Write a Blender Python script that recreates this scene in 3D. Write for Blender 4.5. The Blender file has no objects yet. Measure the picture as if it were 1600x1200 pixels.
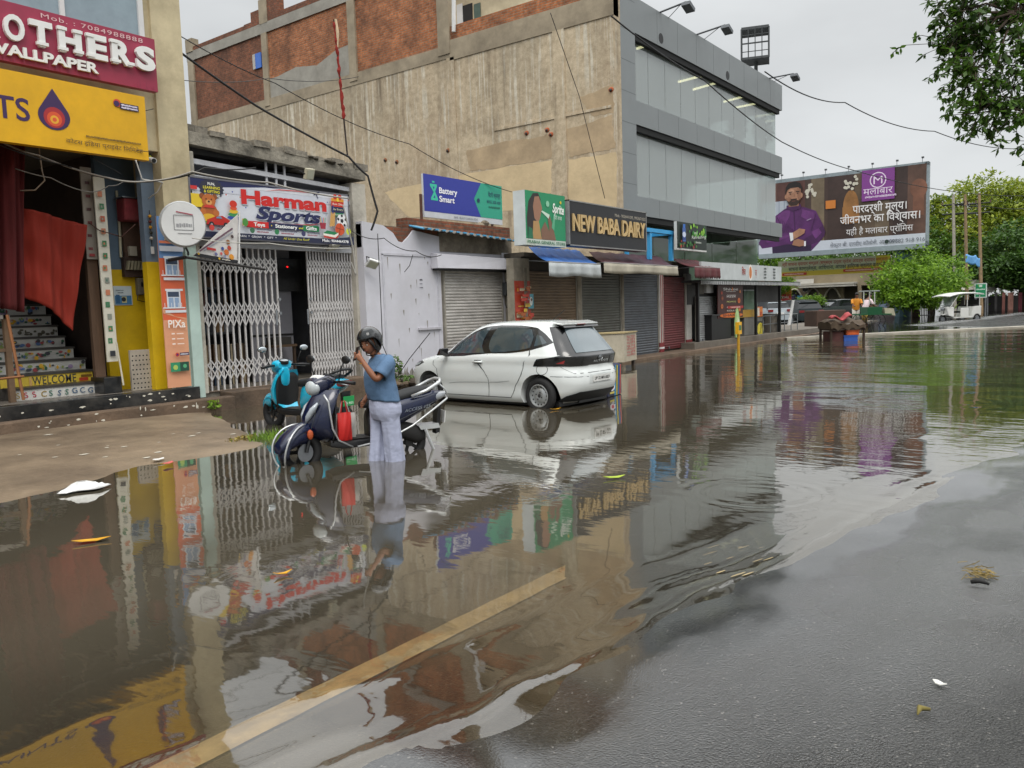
import bpy, bmesh, math, random
from mathutils import Vector, Matrix, noise
random.seed(7)
R = math.radians
S = bpy.context.scene
COL = S.collection
# ------------------------------------------------------------------ camera
F_PX, CAM_H = 1250.0, 1.62
PITCH, ROLL, YAW = math.atan(117 / F_PX), R(1.81), R(37.235)
cF = Vector((math.cos(YAW) * math.cos(PITCH), math.sin(YAW) * math.cos(PITCH), -math.sin(PITCH)))
r0 = Vector((math.sin(YAW), -math.cos(YAW), 0)); u0 = r0.cross(cF)
cR = r0 * math.cos(ROLL) - u0 * math.sin(ROLL); cU = cR.cross(cF)
cC = Vector((0, 0, CAM_H))
cam_d = bpy.data.cameras.new('camera'); cam = bpy.data.objects.new('camera', cam_d); COL.objects.link(cam)
cam_d.sensor_width = 36; cam_d.lens = 36 * F_PX / 1600; cam_d.clip_end = 3000; cam_d.clip_start = .05
mw = Matrix.Identity(4)
for i in range(3):
    mw[i][0], mw[i][1], mw[i][2], mw[i][3] = cR[i], cU[i], -cF[i], cC[i]
cam.matrix_world = mw
S.camera = cam
def ray(x, y): return cF + cR * ((x - 800) / F_PX) - cU * ((y - 600) / F_PX)
def aZ(x, y, z=0): d = ray(x, y); return cC + d * ((z - CAM_H) / d.z)      # photo pixel -> point on a level
def aY(x, y, Y): d = ray(x, y); return cC + d * (Y / d.y)                  # ... on a facade plane
def aX(x, y, X): d = ray(x, y); return cC + d * (X / d.x)
def aD(x, y, D): d = ray(x, y); return cC + d * D                          # ... at a depth
# ------------------------------------------------------------------ world, sun, exposure
SUN_EL, SUN_AZ = R(55), R(-132)         # direction towards the sun, azimuth from +X
w = bpy.data.worlds.new('World'); S.world = w; w.use_nodes = True
nt = w.node_tree; N = nt.nodes; L = nt.links; N.clear()
out = N.new('ShaderNodeOutputWorld'); bg = N.new('ShaderNodeBackground'); L.new(bg.outputs[0], out.inputs[0])
sky = N.new('ShaderNodeTexSky'); sky.sky_type = 'NISHITA'; sky.sun_disc = False
sky.sun_elevation = SUN_EL; sky.sun_rotation = R(90) - SUN_AZ
tc = N.new('ShaderNodeTexCoord'); sep = N.new('ShaderNodeSeparateXYZ'); L.new(tc.outputs['Generated'], sep.inputs[0])
ramp = N.new('ShaderNodeValToRGB'); L.new(sep.outputs[2], ramp.inputs[0])     # overcast: brighter overhead
e = ramp.color_ramp.elements
e[0].position = 0; e[0].color = (6.5, 6.65, 6.7, 1)
e[1].position = 1; e[1].color = (25, 25.4, 25.4, 1)
k = e.new(.38); k.color = (7.7, 7.9, 7.95, 1)
k = e.new(.52); k.color = (17, 17.3, 17.4, 1)
mp = N.new('ShaderNodeMapping'); mp.inputs['Scale'].default_value = (1, 1, 2.6); L.new(tc.outputs['Generated'], mp.inputs[0])
nz = N.new('ShaderNodeTexNoise'); nz.inputs['Scale'].default_value = 2.2; nz.inputs['Detail'].default_value = 5; L.new(mp.outputs[0], nz.inputs[0])
mr = N.new('ShaderNodeMapRange'); mr.inputs[1].default_value = .3; mr.inputs[2].default_value = .7
mr.inputs[3].default_value = .86; mr.inputs[4].default_value = 1.14; L.new(nz.outputs[0], mr.inputs[0])
mul = N.new('ShaderNodeMix'); mul.data_type = 'RGBA'; mul.blend_type = 'MULTIPLY'; mul.inputs[0].default_value = 1
L.new(ramp.outputs[0], mul.inputs[6]); L.new(mr.outputs[0], mul.inputs[7])
mx = N.new('ShaderNodeMix'); mx.data_type = 'RGBA'; mx.inputs[0].default_value = .93
L.new(sky.outputs[0], mx.inputs[6]); L.new(mul.outputs[2], mx.inputs[7]); L.new(mx.outputs[2], bg.inputs[0])
bg.inputs[1].default_value = .1
sd = bpy.data.lights.new('sun', 'SUN'); sd.energy = 1.5; sd.angle = R(25); sd.color = (1, .96, .9)
sun = bpy.data.objects.new('sun', sd); COL.objects.link(sun)
sv = Vector((math.cos(SUN_EL) * math.cos(SUN_AZ), math.cos(SUN_EL) * math.sin(SUN_AZ), math.sin(SUN_EL)))
sun.rotation_euler = sv.to_track_quat('Z', 'Y').to_euler(); sun.location = (0, 0, 40)
S.view_settings.view_transform = 'Standard'; S.view_settings.look = 'None'
S.view_settings.exposure = 0; S.view_settings.gamma = 1; S.view_settings.use_curve_mapping = False
S.render.engine = 'CYCLES'
try:
    S.cycles.use_denoising = True; S.cycles.max_bounces = 8; S.cycles.transparent_max_bounces = 16
    S.cycles.caustics_reflective = False; S.cycles.caustics_refractive = False
except Exception: pass
# ------------------------------------------------------------------ materials
def lin(c):
    if isinstance(c, str):
        c = [int(c[i:i + 2], 16) / 255 for i in (0, 2, 4)]
        c = [v / 12.92 if v <= .04045 else ((v + .055) / 1.055) ** 2.4 for v in c]
    return (c[0], c[1], c[2], 1)
MC = {}
def nodes(name):
    m = bpy.data.materials.new(name); m.use_nodes = True
    t = m.node_tree; return m, t, t.nodes['Principled BSDF'], t.nodes, t.links
def M(col, rough=.6, var=.18, scale=4., metal=0., bump=0., bs=None, dirt=0., dcol='3a3128', emit=0, alpha=1, coat=0, stretch=None):
    """procedural paint / cloth / metal: two noises vary the colour, a third adds patches of dirt"""
    key = (str(col), rough, var, scale, metal, bump, bs, dirt, dcol, emit, alpha, coat, stretch)
    if key in MC: return MC[key]
    m, t, p, n, l = nodes('paint_%d' % len(MC)); MC[key] = m
    c = lin(col); m.diffuse_color = c
    p.inputs['Roughness'].default_value = rough; p.inputs['Metallic'].default_value = metal
    if coat: p.inputs['Coat Weight'].default_value = coat; p.inputs['Coat Roughness'].default_value = .05
    tx = n.new('ShaderNodeTexCoord'); vec = tx.outputs['Object']
    if stretch:
        mpp = n.new('ShaderNodeMapping'); mpp.inputs['Scale'].default_value = stretch; l.new(vec, mpp.inputs[0]); vec = mpp.outputs[0]
    a = n.new('ShaderNodeTexNoise'); a.inputs['Scale'].default_value = scale; a.inputs['Detail'].default_value = 6; a.inputs['Roughness'].default_value = .65
    l.new(vec, a.inputs[0])
    g = n.new('ShaderNodeMapRange'); g.inputs[1].default_value = .3; g.inputs[2].default_value = .7
    g.inputs[3].default_value = 1 - var; g.inputs[4].default_value = 1 + var * .7; l.new(a.outputs[0], g.inputs[0])
    x = n.new('ShaderNodeMix'); x.data_type = 'RGBA'; x.blend_type = 'MULTIPLY'; x.inputs[0].default_value = 1
    x.inputs[6].default_value = c; l.new(g.outputs[0], x.inputs[7]); o = x.outputs[2]
    if dirt:
        b = n.new('ShaderNodeTexNoise'); b.inputs['Scale'].default_value = scale * .35; b.inputs['Detail'].default_value = 8; b.inputs['Roughness'].default_value = .7
        l.new(vec, b.inputs[0])
        h = n.new('ShaderNodeMapRange'); h.inputs[1].default_value = .45; h.inputs[2].default_value = .72; h.inputs[4].default_value = dirt; l.new(b.outputs[0], h.inputs[0])
        y = n.new('ShaderNodeMix'); y.data_type = 'RGBA'; l.new(h.outputs[0], y.inputs[0]); l.new(o, y.inputs[6]); y.inputs[7].default_value = lin(dcol); o = y.outputs[2]
    l.new(o, p.inputs['Base Color'])
    if emit: l.new(o, p.inputs['Emission Color']); p.inputs['Emission Strength'].default_value = emit
    if bump:
        d = n.new('ShaderNodeTexNoise'); d.inputs['Scale'].default_value = bs or scale * 6; d.inputs['Detail'].default_value = 6; l.new(vec, d.inputs[0])
        bp = n.new('ShaderNodeBump'); bp.inputs['Strength'].default_value = bump; bp.inputs['Distance'].default_value = .02
        l.new(d.outputs[0], bp.inputs['Height']); l.new(bp.outputs[0], p.inputs['Normal'])
    if alpha < 1: p.inputs['Alpha'].default_value = alpha
    return m
def ink(col): return M(col, .45, .05, 8)
BLK = M('0c0c0d', .5, .2); DARK = M('1b1a19', .7, .3); STEEL = M('8c8f92', .35, .15, 6, .8); RUBBER = M('131314', .75, .25, 10)
CONC = M('8d8578', .85, .25, 2.5, bump=.5, dirt=.7); WHITE = M('d6d6d4', .6, .08, 3)
def glass_mat(name, tint, alpha=.25, rough=.02, ior=1.5):
    """pane: mirror-like by Fresnel, else see-through with a tint"""
    m, t, p, n, l = nodes(name); n.remove(p); o = n['Material Output']
    tr = n.new('ShaderNodeBsdfTransparent'); tr.inputs[0].default_value = lin(tint)
    df = n.new('ShaderNodeBsdfDiffuse'); df.inputs[0].default_value = lin(tint)
    mm = n.new('ShaderNodeMixShader'); mm.inputs[0].default_value = alpha; l.new(tr.outputs[0], mm.inputs[1]); l.new(df.outputs[0], mm.inputs[2])
    gl = n.new('ShaderNodeBsdfGlossy'); gl.inputs['Roughness'].default_value = rough
    fr = n.new('ShaderNodeFresnel'); fr.inputs[0].default_value = ior
    mix = n.new('ShaderNodeMixShader'); l.new(fr.outputs[0], mix.inputs[0]); l.new(mm.outputs[0], mix.inputs[1]); l.new(gl.outputs[0], mix.inputs[2])
    l.new(mix.outputs[0], o.inputs[0]); return m
# ------------------------------------------------------------------ mesh builder
def PX(x, y, Y): return aY(x, y, Y).x
SCALE = 1.0                  # seats a group nearer or farther while it is built
def sc_(v): return Vector(v) if SCALE == 1 else cC + (Vector(v) - cC) * SCALE
class MB:
    def __init__(s): s.v = []; s.f = []; s.k = []; s.m = []
    def mi(s, m):
        if m not in s.m: s.m.append(m)
        return s.m.index(m)
    def add(s, vs, fs, m):
        b = len(s.v); s.v += [Vector(v) for v in vs]; i = s.mi(m)
        for f in fs: s.f.append([b + j for j in f]); s.k.append(i)
        return s
    def box(s, a, b, m):
        x0, y0, z0 = [min(p) for p in zip(a, b)]; x1, y1, z1 = [max(p) for p in zip(a, b)]
        return s.add([(x0, y0, z0), (x1, y0, z0), (x1, y1, z0), (x0, y1, z0), (x0, y0, z1), (x1, y0, z1), (x1, y1, z1), (x0, y1, z1)],
                     [(0, 3, 2, 1), (4, 5, 6, 7), (0, 1, 5, 4), (1, 2, 6, 5), (2, 3, 7, 6), (3, 0, 4, 7)], m)
    def hexa(s, b4, t4, m):
        return s.add(list(b4) + list(t4), [(0, 3, 2, 1), (4, 5, 6, 7), (0, 1, 5, 4), (1, 2, 6, 5), (2, 3, 7, 6), (3, 0, 4, 7)], m)
    def obox(s, c, size, mat3, m):
        c = Vector(c); hx, hy, hz = [q / 2 for q in size]
        pts = [c + mat3 @ Vector(q) for q in [(-hx, -hy, -hz), (hx, -hy, -hz), (hx, hy, -hz), (-hx, hy, -hz), (-hx, -hy, hz), (hx, -hy, hz), (hx, hy, hz), (-hx, hy, hz)]]
        return s.hexa(pts[:4], pts[4:], m)
    def tube(s, pts, r, m, n=6, closed=False, cap=True):
        pts = [Vector(p) for p in pts]; rs = r if isinstance(r, (list, tuple)) else [r] * len(pts)
        rings = []; up = None
        for i, p in enumerate(pts):
            a = pts[i - 1] if (i or closed) else p; b = pts[(i + 1) % len(pts)] if (i < len(pts) - 1 or closed) else p
            d = (b - a).normalized() if (b - a).length > 1e-9 else Vector((0, 0, 1))
            if up is None: up = Vector((0, 0, 1)) if abs(d.z) < .9 else Vector((1, 0, 0))
            x = up.cross(d)
            if x.length < 1e-6: x = Vector((1, 0, 0)).cross(d)
            x.normalize(); y = d.cross(x); up = y
            rings.append([p + (x * math.cos(2 * math.pi * j / n) + y * math.sin(2 * math.pi * j / n)) * rs[i] for j in range(n)])
        return s.rings(rings, m, cap, closed)
    def rings(s, rings, m, cap=True, closed=False, wrap=True):
        n = len(rings[0]); vs = [v for r in rings for v in r]; fs = []
        K = len(rings)
        for i in range(K if closed else K - 1):
            for j in range(n if wrap else n - 1):
                a, b = i * n, ((i + 1) % K) * n
                fs.append((a + j, a + (j + 1) % n, b + (j + 1) % n, b + j))
        if cap and not closed: fs += [tuple(range(n))[::-1], tuple(range((K - 1) * n, K * n))]
        return s.add(vs, fs, m)
    def cyl(s, a, b, r, m, n=12, r2=None): return s.tube([a, b], [r, r if r2 is None else r2], m, n)
    def sphere(s, c, r, m, n=10, k=6, sc=(1, 1, 1)):
        c = Vector(c); rg = []
        for i in range(k + 1):
            a = math.pi * (i / k) ; a = min(max(a, .02), math.pi - .02)
            rg.append([c + Vector((sc[0] * math.sin(a) * math.cos(2 * math.pi * j / n), sc[1] * math.sin(a) * math.sin(2 * math.pi * j / n), -sc[2] * math.cos(a))) * r for j in range(n)])
        return s.rings(rg, m)
    def poly(s, pts, m): return s.add(pts, [tuple(range(len(pts)))], m)
    def prism(s, pts, d, m):
        n = len(pts); d = Vector(d); q = [Vector(p) + d for p in pts]
        return s.add(list(pts) + q, [tuple(range(n))[::-1], tuple(range(n, 2 * n))] + [(i, (i + 1) % n, n + (i + 1) % n, n + i) for i in range(n)], m)
    def grid(s, nu, nv, fn, m):
        vs = [fn(i / nu, j / nv) for j in range(nv + 1) for i in range(nu + 1)]
        return s.add(vs, [(j * (nu + 1) + i, j * (nu + 1) + i + 1, (j + 1) * (nu + 1) + i + 1, (j + 1) * (nu + 1) + i) for j in range(nv) for i in range(nu)], m)
    def xform(s, mt): s.v = [mt @ v for v in s.v]; return s
    def build(s, name, parent=None, smooth=False, bevel=0, local=False, thick=0, fix=False, sub=0, sheet=False):
        me = bpy.data.meshes.new(name); off = Vector()
        q = parent
        while q is not None and not local: off += q.location; q = q.parent
        me.from_pydata([(v if local else sc_(v)) - off for v in s.v], [], s.f)
        for m in s.m: me.materials.append(m)
        me.polygons.foreach_set('material_index', s.k)
        if (fix or smooth) and not sheet:
            bm = bmesh.new(); bm.from_mesh(me); bmesh.ops.recalc_face_normals(bm, faces=bm.faces); bm.to_mesh(me); bm.free()
        if smooth: me.polygons.foreach_set('use_smooth', [True] * len(me.polygons))
        me.update(); o = bpy.data.objects.new(name, me); COL.objects.link(o)
        if parent is not None: o.parent = parent
        if thick: q = o.modifiers.new('thick', 'SOLIDIFY'); q.thickness = thick; q.offset = 0
        if sub: q = o.modifiers.new('sub', 'SUBSURF'); q.levels = sub; q.render_levels = sub
        if bevel: q = o.modifiers.new('bev', 'BEVEL'); q.width = bevel; q.segments = 2; q.limit_method = 'ANGLE'; q.angle_limit = R(40)
        if smooth is not True and smooth:
            me.set_sharp_from_angle(angle=R(smooth))
        return o
def thing(name, label, cat, loc=(0, 0, 0), rz=0, group=None):
    o = bpy.data.objects.new(name, None); COL.objects.link(o); o.location = sc_(loc); o.rotation_euler = (0, 0, rz); o.empty_display_size = .2
    return tag(o, label, cat, group)
def tag(o, label=None, cat=None, group=None, kind=None):
    if label: o['label'] = label
    if cat: o['category'] = cat
    if group: o['group'] = group
    if kind: o['kind'] = kind
    return o
def dup(root, loc, rz=None, label=None):
    r = root.copy(); COL.objects.link(r); r.location = loc
    if rz is not None: r.rotation_euler = (0, 0, rz)
    if label: r['label'] = label
    for ch in list(root.children):
        c = ch.copy(); COL.objects.link(c); c.parent = r
        for g in ch.children:
            d = g.copy(); COL.objects.link(d); d.parent = c
    return r
# ------------------------------------------------------------------ lettering
TC = {}
def glyphs(s, bold=0, shear=0, space=1., ext=0, res=4):
    key = (s, bold, shear, space, ext, res)
    if key in TC: return TC[key]
    c = bpy.data.curves.new('letters', 'FONT'); c.body = s; c.size = 1; c.offset = bold; c.shear = shear; c.space_character = space
    c.resolution_u = res; c.extrude = ext; c.fill_mode = 'BOTH' if ext else 'FRONT'
    o = bpy.data.objects.new('letters', c); COL.objects.link(o)
    dg = bpy.context.evaluated_depsgraph_get(); dg.update()
    me = bpy.data.meshes.new_from_object(o.evaluated_get(dg))
    vs = [v.co.copy() for v in me.vertices]; fs = [tuple(p.vertices) for p in me.polygons]
    bpy.data.objects.remove(o); bpy.data.curves.remove(c); bpy.data.meshes.remove(me)
    if not vs: vs = [Vector((0, 0, 0))]
    x0 = min(v.x for v in vs); x1 = max(v.x for v in vs)
    TC[key] = (vs, fs, x0, x1); return TC[key]
def hindi(t):
    """the short-i sign is drawn before its consonant"""
    o = []
    for c in t:
        if c == 'ि' and o:
            i = len(o) - 1
            while i > 1 and o[i - 1] == '्': i -= 2
            o.insert(i, c)
        else: o.append(c)
    return ''.join(o)
def split_loose(o):
    """one object per separate piece, all under the same parent"""
    me = o.data; n = len(me.vertices); up = list(range(n))
    def fd(a):
        while up[a] != a: up[a] = up[up[a]]; a = up[a]
        return a
    for e_ in me.edges: a, b = fd(e_.vertices[0]), fd(e_.vertices[1]); up[a] = b
    gr = {}
    for p in me.polygons: gr.setdefault(fd(p.vertices[0]), []).append(p)
    if len(gr) < 2: return
    nm = o.name.split('.')[0]; first = True
    for ps in gr.values():
        ids = sorted({v for p in ps for v in p.vertices}); mp = {v: i for i, v in enumerate(ids)}; m2 = bpy.data.meshes.new(nm); m2.from_pydata([me.vertices[v].co.copy() for v in ids], [], [[mp[v] for v in p.vertices] for p in ps])
        for m in me.materials: m2.materials.append(m)
        m2.polygons.foreach_set('material_index', [p.material_index for p in ps]); m2.polygons.foreach_set('use_smooth', [p.use_smooth for p in ps]); m2.update()
        if first: keep = m2; first = False
        else: c = o.copy(); c.data = m2; c.name = nm; COL.objects.link(c)
    o.data = keep
class Board:
    """a sign: panel plus printed artwork lying proud of it; u,v run in units of the sign's height"""
    def __init__(s, p, u, W, H, v=None):
        s.p = Vector(p); s.u = Vector(u).normalized(); s.v = Vector(v).normalized() if v else Vector((0, 0, 1)); s.n = s.u.cross(s.v).normalized()
        s.W = W; s.H = H; s.a = W / H; s.mb = MB(); s.lay = 0
    def P(s, u, v, d=0): return s.p + s.u * (u * s.H) + s.v * (v * s.H) + s.n * d
    def z(s): s.lay += 1; return .003 + .0012 * s.lay
    def poly(s, pts, col): d = s.z(); s.mb.poly([s.P(a, b, d) for a, b in pts], ink(col) if isinstance(col, str) else col); return s
    def rect(s, a, b, c, d, col): return s.poly([(a, b), (c, b), (c, d), (a, d)], col)
    def disc(s, u, v, r, col, ry=None, n=20, a0=0, a1=360):
        ry = ry or r; return s.poly([(u + r * math.cos(R(a0 + (a1 - a0) * i / n)), v + ry * math.sin(R(a0 + (a1 - a0) * i / n))) for i in range(n)], col)
    def line(s, a, b, w_, col):
        dx, dy = b[0] - a[0], b[1] - a[1]; q = math.hypot(dx, dy) or 1; nx, ny = -dy / q * w_ / 2, dx / q * w_ / 2
        return s.poly([(a[0] - nx, a[1] - ny), (b[0] - nx, b[1] - ny), (b[0] + nx, b[1] + ny), (a[0] + nx, a[1] + ny)], col)
    def text(s, t, u, v, h, col, wid=None, al='l', bold=0, shear=0, ext=0, rot=0, space=1.):
        """h = cap height; wid squeezes the line to a width"""
        t = hindi(t); vs, fs, x0, x1 = glyphs(t, bold, shear, space, .08 if ext else 0); k = h / .7; W = (x1 - x0) * k; sx = (wid / W) if wid else 1; W *= sx
        o = u - (W if al == 'r' else W / 2 if al == 'c' else 0); d = s.z(); c, n = math.cos(R(rot)), math.sin(R(rot))
        pts = []
        for q in vs:
            a, b = (q.x - x0) * k * sx, q.y * k
            pts.append(s.P(o + a * c - b * n, v + a * n + b * c, d + (q.z / .08 * ext + ext if ext else 0)))
        s.mb.add(pts, fs, ink(col) if isinstance(col, str) else col); return s
    def scribble(s, u, v, w_, h, col, n=None):
        """a line of print too small to read in the photo"""
        n = n or max(3, int(w_ / h / .55)); x = u
        while x < u + w_:
            q = h * random.uniform(.25, .6); s.rect(x, v + h * random.uniform(0, .2), min(x + q, u + w_), v + h * random.uniform(.7, 1), col); s.lay -= 1; x += q + h * .12
        s.lay += 1; return s
    def finish(s, name, label, cat, col='c8c8c4', t=.05, group=None, edge=None, art='lettering', panel='panel', mat=None):
        base = s.P(s.a / 2, 0); r = thing(name, label, cat, base, group=group)
        mb = MB(); n = s.n * -t
        mb.prism([s.P(0, 0), s.P(s.a, 0), s.P(s.a, 1), s.P(0, 1)], n, mat or M(col, .5, .12, 2.5, dirt=.12))
        mb.build(panel, r, fix=True)
        if edge:
            f = MB(); w_ = edge[1]; em = M(edge[0], .5, .2, 5)
            for a, b in (((0, 0), (s.a, 0)), ((s.a, 0), (s.a, 1)), ((s.a, 1), (0, 1)), ((0, 1), (0, 0))):
                A, B = s.P(*a, .012), s.P(*b, .012); d = (B - A).normalized() * w_ / 2; q = s.n.cross(d).normalized() * w_ / 2
                f.prism([A - d - q, B + d - q, B + d + q, A - d + q], s.n * -(t + .02), em)
            f.build('frame', r, fix=True)
        if s.mb.v: s.mb.build(art, r)
        return r
def boardY(Y, xl, yt, yb, xr, W=None):
    """sign on a facade plane from its left edge (top, bottom) and right edge in the photo"""
    a = aY(xl, yb, Y); b = aY(xl, yt, Y); c = aY(xr, yb, Y); return Board((a.x, Y, a.z), (1, 0, 0), c.x - a.x, b.z - a.z)
# ------------------------------------------------------------------ ground, water, kerbs
def sst(a, b, x):
    t = min(max((x - a) / (b - a), 0), 1); return t * t * (3 - 2 * t)
def yedge(x): return 2.42 - .165 * x if x < 16 else -.2
def ground_h(x, y):
    s = y - yedge(x) if x > -3 else y - 2.9
    z = -.02 * s if s < 0 else -.03 * s
    z = max(-.14, min(z, .12))
    s2 = ((x - 43.9) + 1.4 * (y - 3.74)) / 1.72
    far = max(-.14, min(.02 * s2, .3))
    z = max(z, far) if x > 14 else z
    if abs(s) < 5 and x < 16:
        z += (.006 * noise.noise((x * .55, y * .9, 3)) + .003 * noise.noise((x * 2.3, y * 2.3, 1))) * (sst(.9, .2, s) if s > 0 else 1)
    return z
def asphalt_mat():
    m, t, p, n, l = nodes('wet_asphalt'); g = n.new('ShaderNodeNewGeometry')
    a = n.new('ShaderNodeTexNoise'); a.inputs['Scale'].default_value = .9; a.inputs['Detail'].default_value = 7; l.new(g.outputs['Position'], a.inputs[0])
    f = n.new('ShaderNodeTexNoise'); f.inputs['Scale'].default_value = 105; f.inputs['Detail'].default_value = 4; f.inputs['Roughness'].default_value = .7; l.new(g.outputs['Position'], f.inputs[0])
    v = n.new('ShaderNodeTexVoronoi'); v.inputs['Scale'].default_value = 115; l.new(g.outputs['Position'], v.inputs['Vector'])
    r = n.new('ShaderNodeValToRGB'); r.color_ramp.elements[0].position = .35; r.color_ramp.elements[0].color = (.008, .008, .0075, 1)
    r.color_ramp.elements[1].position = .75; r.color_ramp.elements[1].color = (.034, .033, .03, 1); l.new(f.outputs[0], r.inputs[0])
    st = n.new('ShaderNodeMapRange'); st.inputs[1].default_value = .985; st.inputs[2].default_value = 1; sp = n.new('ShaderNodeSeparateColor')
    l.new(v.outputs['Color'], sp.inputs[0]); l.new(sp.outputs[0], st.inputs[0])
    x = n.new('ShaderNodeMix'); x.data_type = 'RGBA'; l.new(st.outputs[0], x.inputs[0]); cg = n.new('ShaderNodeMix'); cg.data_type = 'RGBA'; cg.blend_type = 'MULTIPLY'; cg.inputs[0].default_value = 1; gm = n.new('ShaderNodeMapRange'); gm.inputs[3].default_value = .1; gm.inputs[4].default_value = 2.1; l.new(sp.outputs[2], gm.inputs[0]); l.new(r.outputs[0], cg.inputs[6]); l.new(gm.outputs[0], cg.inputs[7]); l.new(cg.outputs[2], x.inputs[6]); x.inputs[7].default_value = (.16, .15, .135, 1)
    l.new(x.outputs[2], p.inputs['Base Color'])
    q = n.new('ShaderNodeMapRange'); q.inputs[1].default_value = .3; q.inputs[2].default_value = .7; q.inputs[3].default_value = .16; q.inputs[4].default_value = .42
    l.new(a.outputs[0], q.inputs[0]); l.new(q.outputs[0], p.inputs['Roughness'])
    ad = n.new('ShaderNodeMath'); ad.operation = 'MULTIPLY_ADD'; l.new(v.outputs['Distance'], ad.inputs[0]); ad.inputs[1].default_value = -.7; l.new(f.outputs[0], ad.inputs[2])
    a2 = n.new('ShaderNodeMath'); a2.operation = 'MULTIPLY_ADD'; l.new(sp.outputs[1], a2.inputs[0]); a2.inputs[1].default_value = .55; l.new(ad.outputs[0], a2.inputs[2]); ad = a2
    b = n.new('ShaderNodeBump'); b.inputs['Strength'].default_value = .8; b.inputs['Distance'].default_value = .011; l.new(ad.outputs[0], b.inputs['Height']); l.new(b.outputs[0], p.inputs['Normal'])
    p.inputs['Specular IOR Level'].default_value = .1
    # a film of water lies on the tar: smoother near the flood's edge
    xy = n.new('ShaderNodeSeparateXYZ'); l.new(g.outputs['Position'], xy.inputs[0]); s = n.new('ShaderNodeMath'); s.operation = 'MULTIPLY_ADD'; l.new(xy.outputs[0], s.inputs[0]); s.inputs[1].default_value = .165; l.new(xy.outputs[1], s.inputs[2])
    an = n.new('ShaderNodeMath'); an.operation = 'MULTIPLY_ADD'; l.new(a.outputs[0], an.inputs[0]); an.inputs[1].default_value = 1.5
    ff = n.new('ShaderNodeMapRange'); ff.inputs[1].default_value = 40; ff.inputs[2].default_value = 46; ff.inputs[3].default_value = -1.1; ff.inputs[4].default_value = -16; l.new(xy.outputs[0], ff.inputs[0])
    tm = n.new('ShaderNodeMapping'); tm.inputs['Scale'].default_value = (.16, 1.1, 1); tm.inputs['Rotation'].default_value = (0, 0, R(8)); l.new(g.outputs['Position'], tm.inputs[0])
    tn = n.new('ShaderNodeTexNoise'); tn.inputs['Scale'].default_value = 1.3; tn.inputs['Detail'].default_value = 4; l.new(tm.outputs[0], tn.inputs[0])
    tk = n.new('ShaderNodeMath'); tk.operation = 'MULTIPLY_ADD'; l.new(tn.outputs[0], tk.inputs[0]); tk.inputs[1].default_value = 1.6; l.new(s.outputs[0], tk.inputs[2]); s = tk
    s3 = n.new('ShaderNodeMath'); s3.operation = 'ADD'; l.new(s.outputs[0], s3.inputs[0]); l.new(ff.outputs[0], s3.inputs[1]); l.new(s3.outputs[0], an.inputs[2])
    cr = n.new('ShaderNodeMapRange'); cr.inputs[1].default_value = 2.6; cr.inputs[2].default_value = 1.2; cr.inputs[3].default_value = .04; cr.inputs[4].default_value = .3; l.new(an.outputs[0], cr.inputs[0]); 
    cw = n.new('ShaderNodeMapRange'); cw.inputs[1].default_value = 2.6; cw.inputs[2].default_value = .5; cw.inputs[3].default_value = 1; cw.inputs[4].default_value = .06; l.new(an.outputs[0], cw.inputs[0]); 
    b2 = n.new('ShaderNodeBump'); b2.inputs['Distance'].default_value = .009; bs_ = n.new('ShaderNodeMapRange'); bs_.interpolation_type = 'SMOOTHSTEP'; bs_.inputs[1].default_value = 2.62; bs_.inputs[2].default_value = 1.3; bs_.inputs[3].default_value = .012; bs_.inputs[4].default_value = 1; l.new(an.outputs[0], bs_.inputs[0]); l.new(bs_.outputs[0], b2.inputs['Strength']); l.new(ad.outputs[0], b2.inputs['Height']); 
    gl = n.new('ShaderNodeBsdfGlossy'); l.new(cr.outputs[0], gl.inputs['Roughness']); l.new(b2.outputs[0], gl.inputs['Normal'])
    lw = n.new('ShaderNodeLayerWeight'); lw.inputs[0].default_value = .5
    pw = n.new('ShaderNodeMath'); pw.operation = 'POWER'; l.new(lw.outputs['Facing'], pw.inputs[0]); pw.inputs[1].default_value = 2.4
    fw = n.new('ShaderNodeMath'); fw.operation = 'MULTIPLY_ADD'; l.new(pw.outputs[0], fw.inputs[0]); fw.inputs[1].default_value = .95; fw.inputs[2].default_value = .03
    fm = n.new('ShaderNodeMath'); fm.operation = 'MULTIPLY'; l.new(fw.outputs[0], fm.inputs[0]); l.new(cw.outputs[0], fm.inputs[1])
    o = n['Material Output']; mm = n.new('ShaderNodeMixShader'); l.new(fm.outputs[0], mm.inputs[0]); l.new(p.outputs[0], mm.inputs[1]); l.new(gl.outputs[0], mm.inputs[2]); l.new(mm.outputs[0], o.inputs[0]); return m
ASPH = asphalt_mat()
def lines(parts):
    o = []
    for a, b, s in parts:
        n = max(1, round((b - a) / s)); o += [a + (b - a) * i / n for i in range(n)]
    return o + [parts[-1][1]]
xs = lines([(-400, -60, 60), (-60, -6, 6), (-6, 0, .5), (0, 7, .055), (7, 16, .14), (16, 60, 1), (60, 120, 6), (120, 700, 80)])
ys = lines([(-400, -40, 60), (-40, -4, 3), (-4, -.6, .3), (-.6, 3.4, .055), (3.4, 6, .2), (6, 30, 1.), (30, 80, 8), (80, 500, 70)])
g = MB(); nx = len(xs)
g.add([(x, y, ground_h(x, y)) for y in ys for x in xs], [(j * nx + i, j * nx + i + 1, (j + 1) * nx + i + 1, (j + 1) * nx + i) for j in range(len(ys) - 1) for i in range(nx - 1)], ASPH)
tag(g.build('ground', smooth=True, sheet=True), kind='structure')
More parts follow.
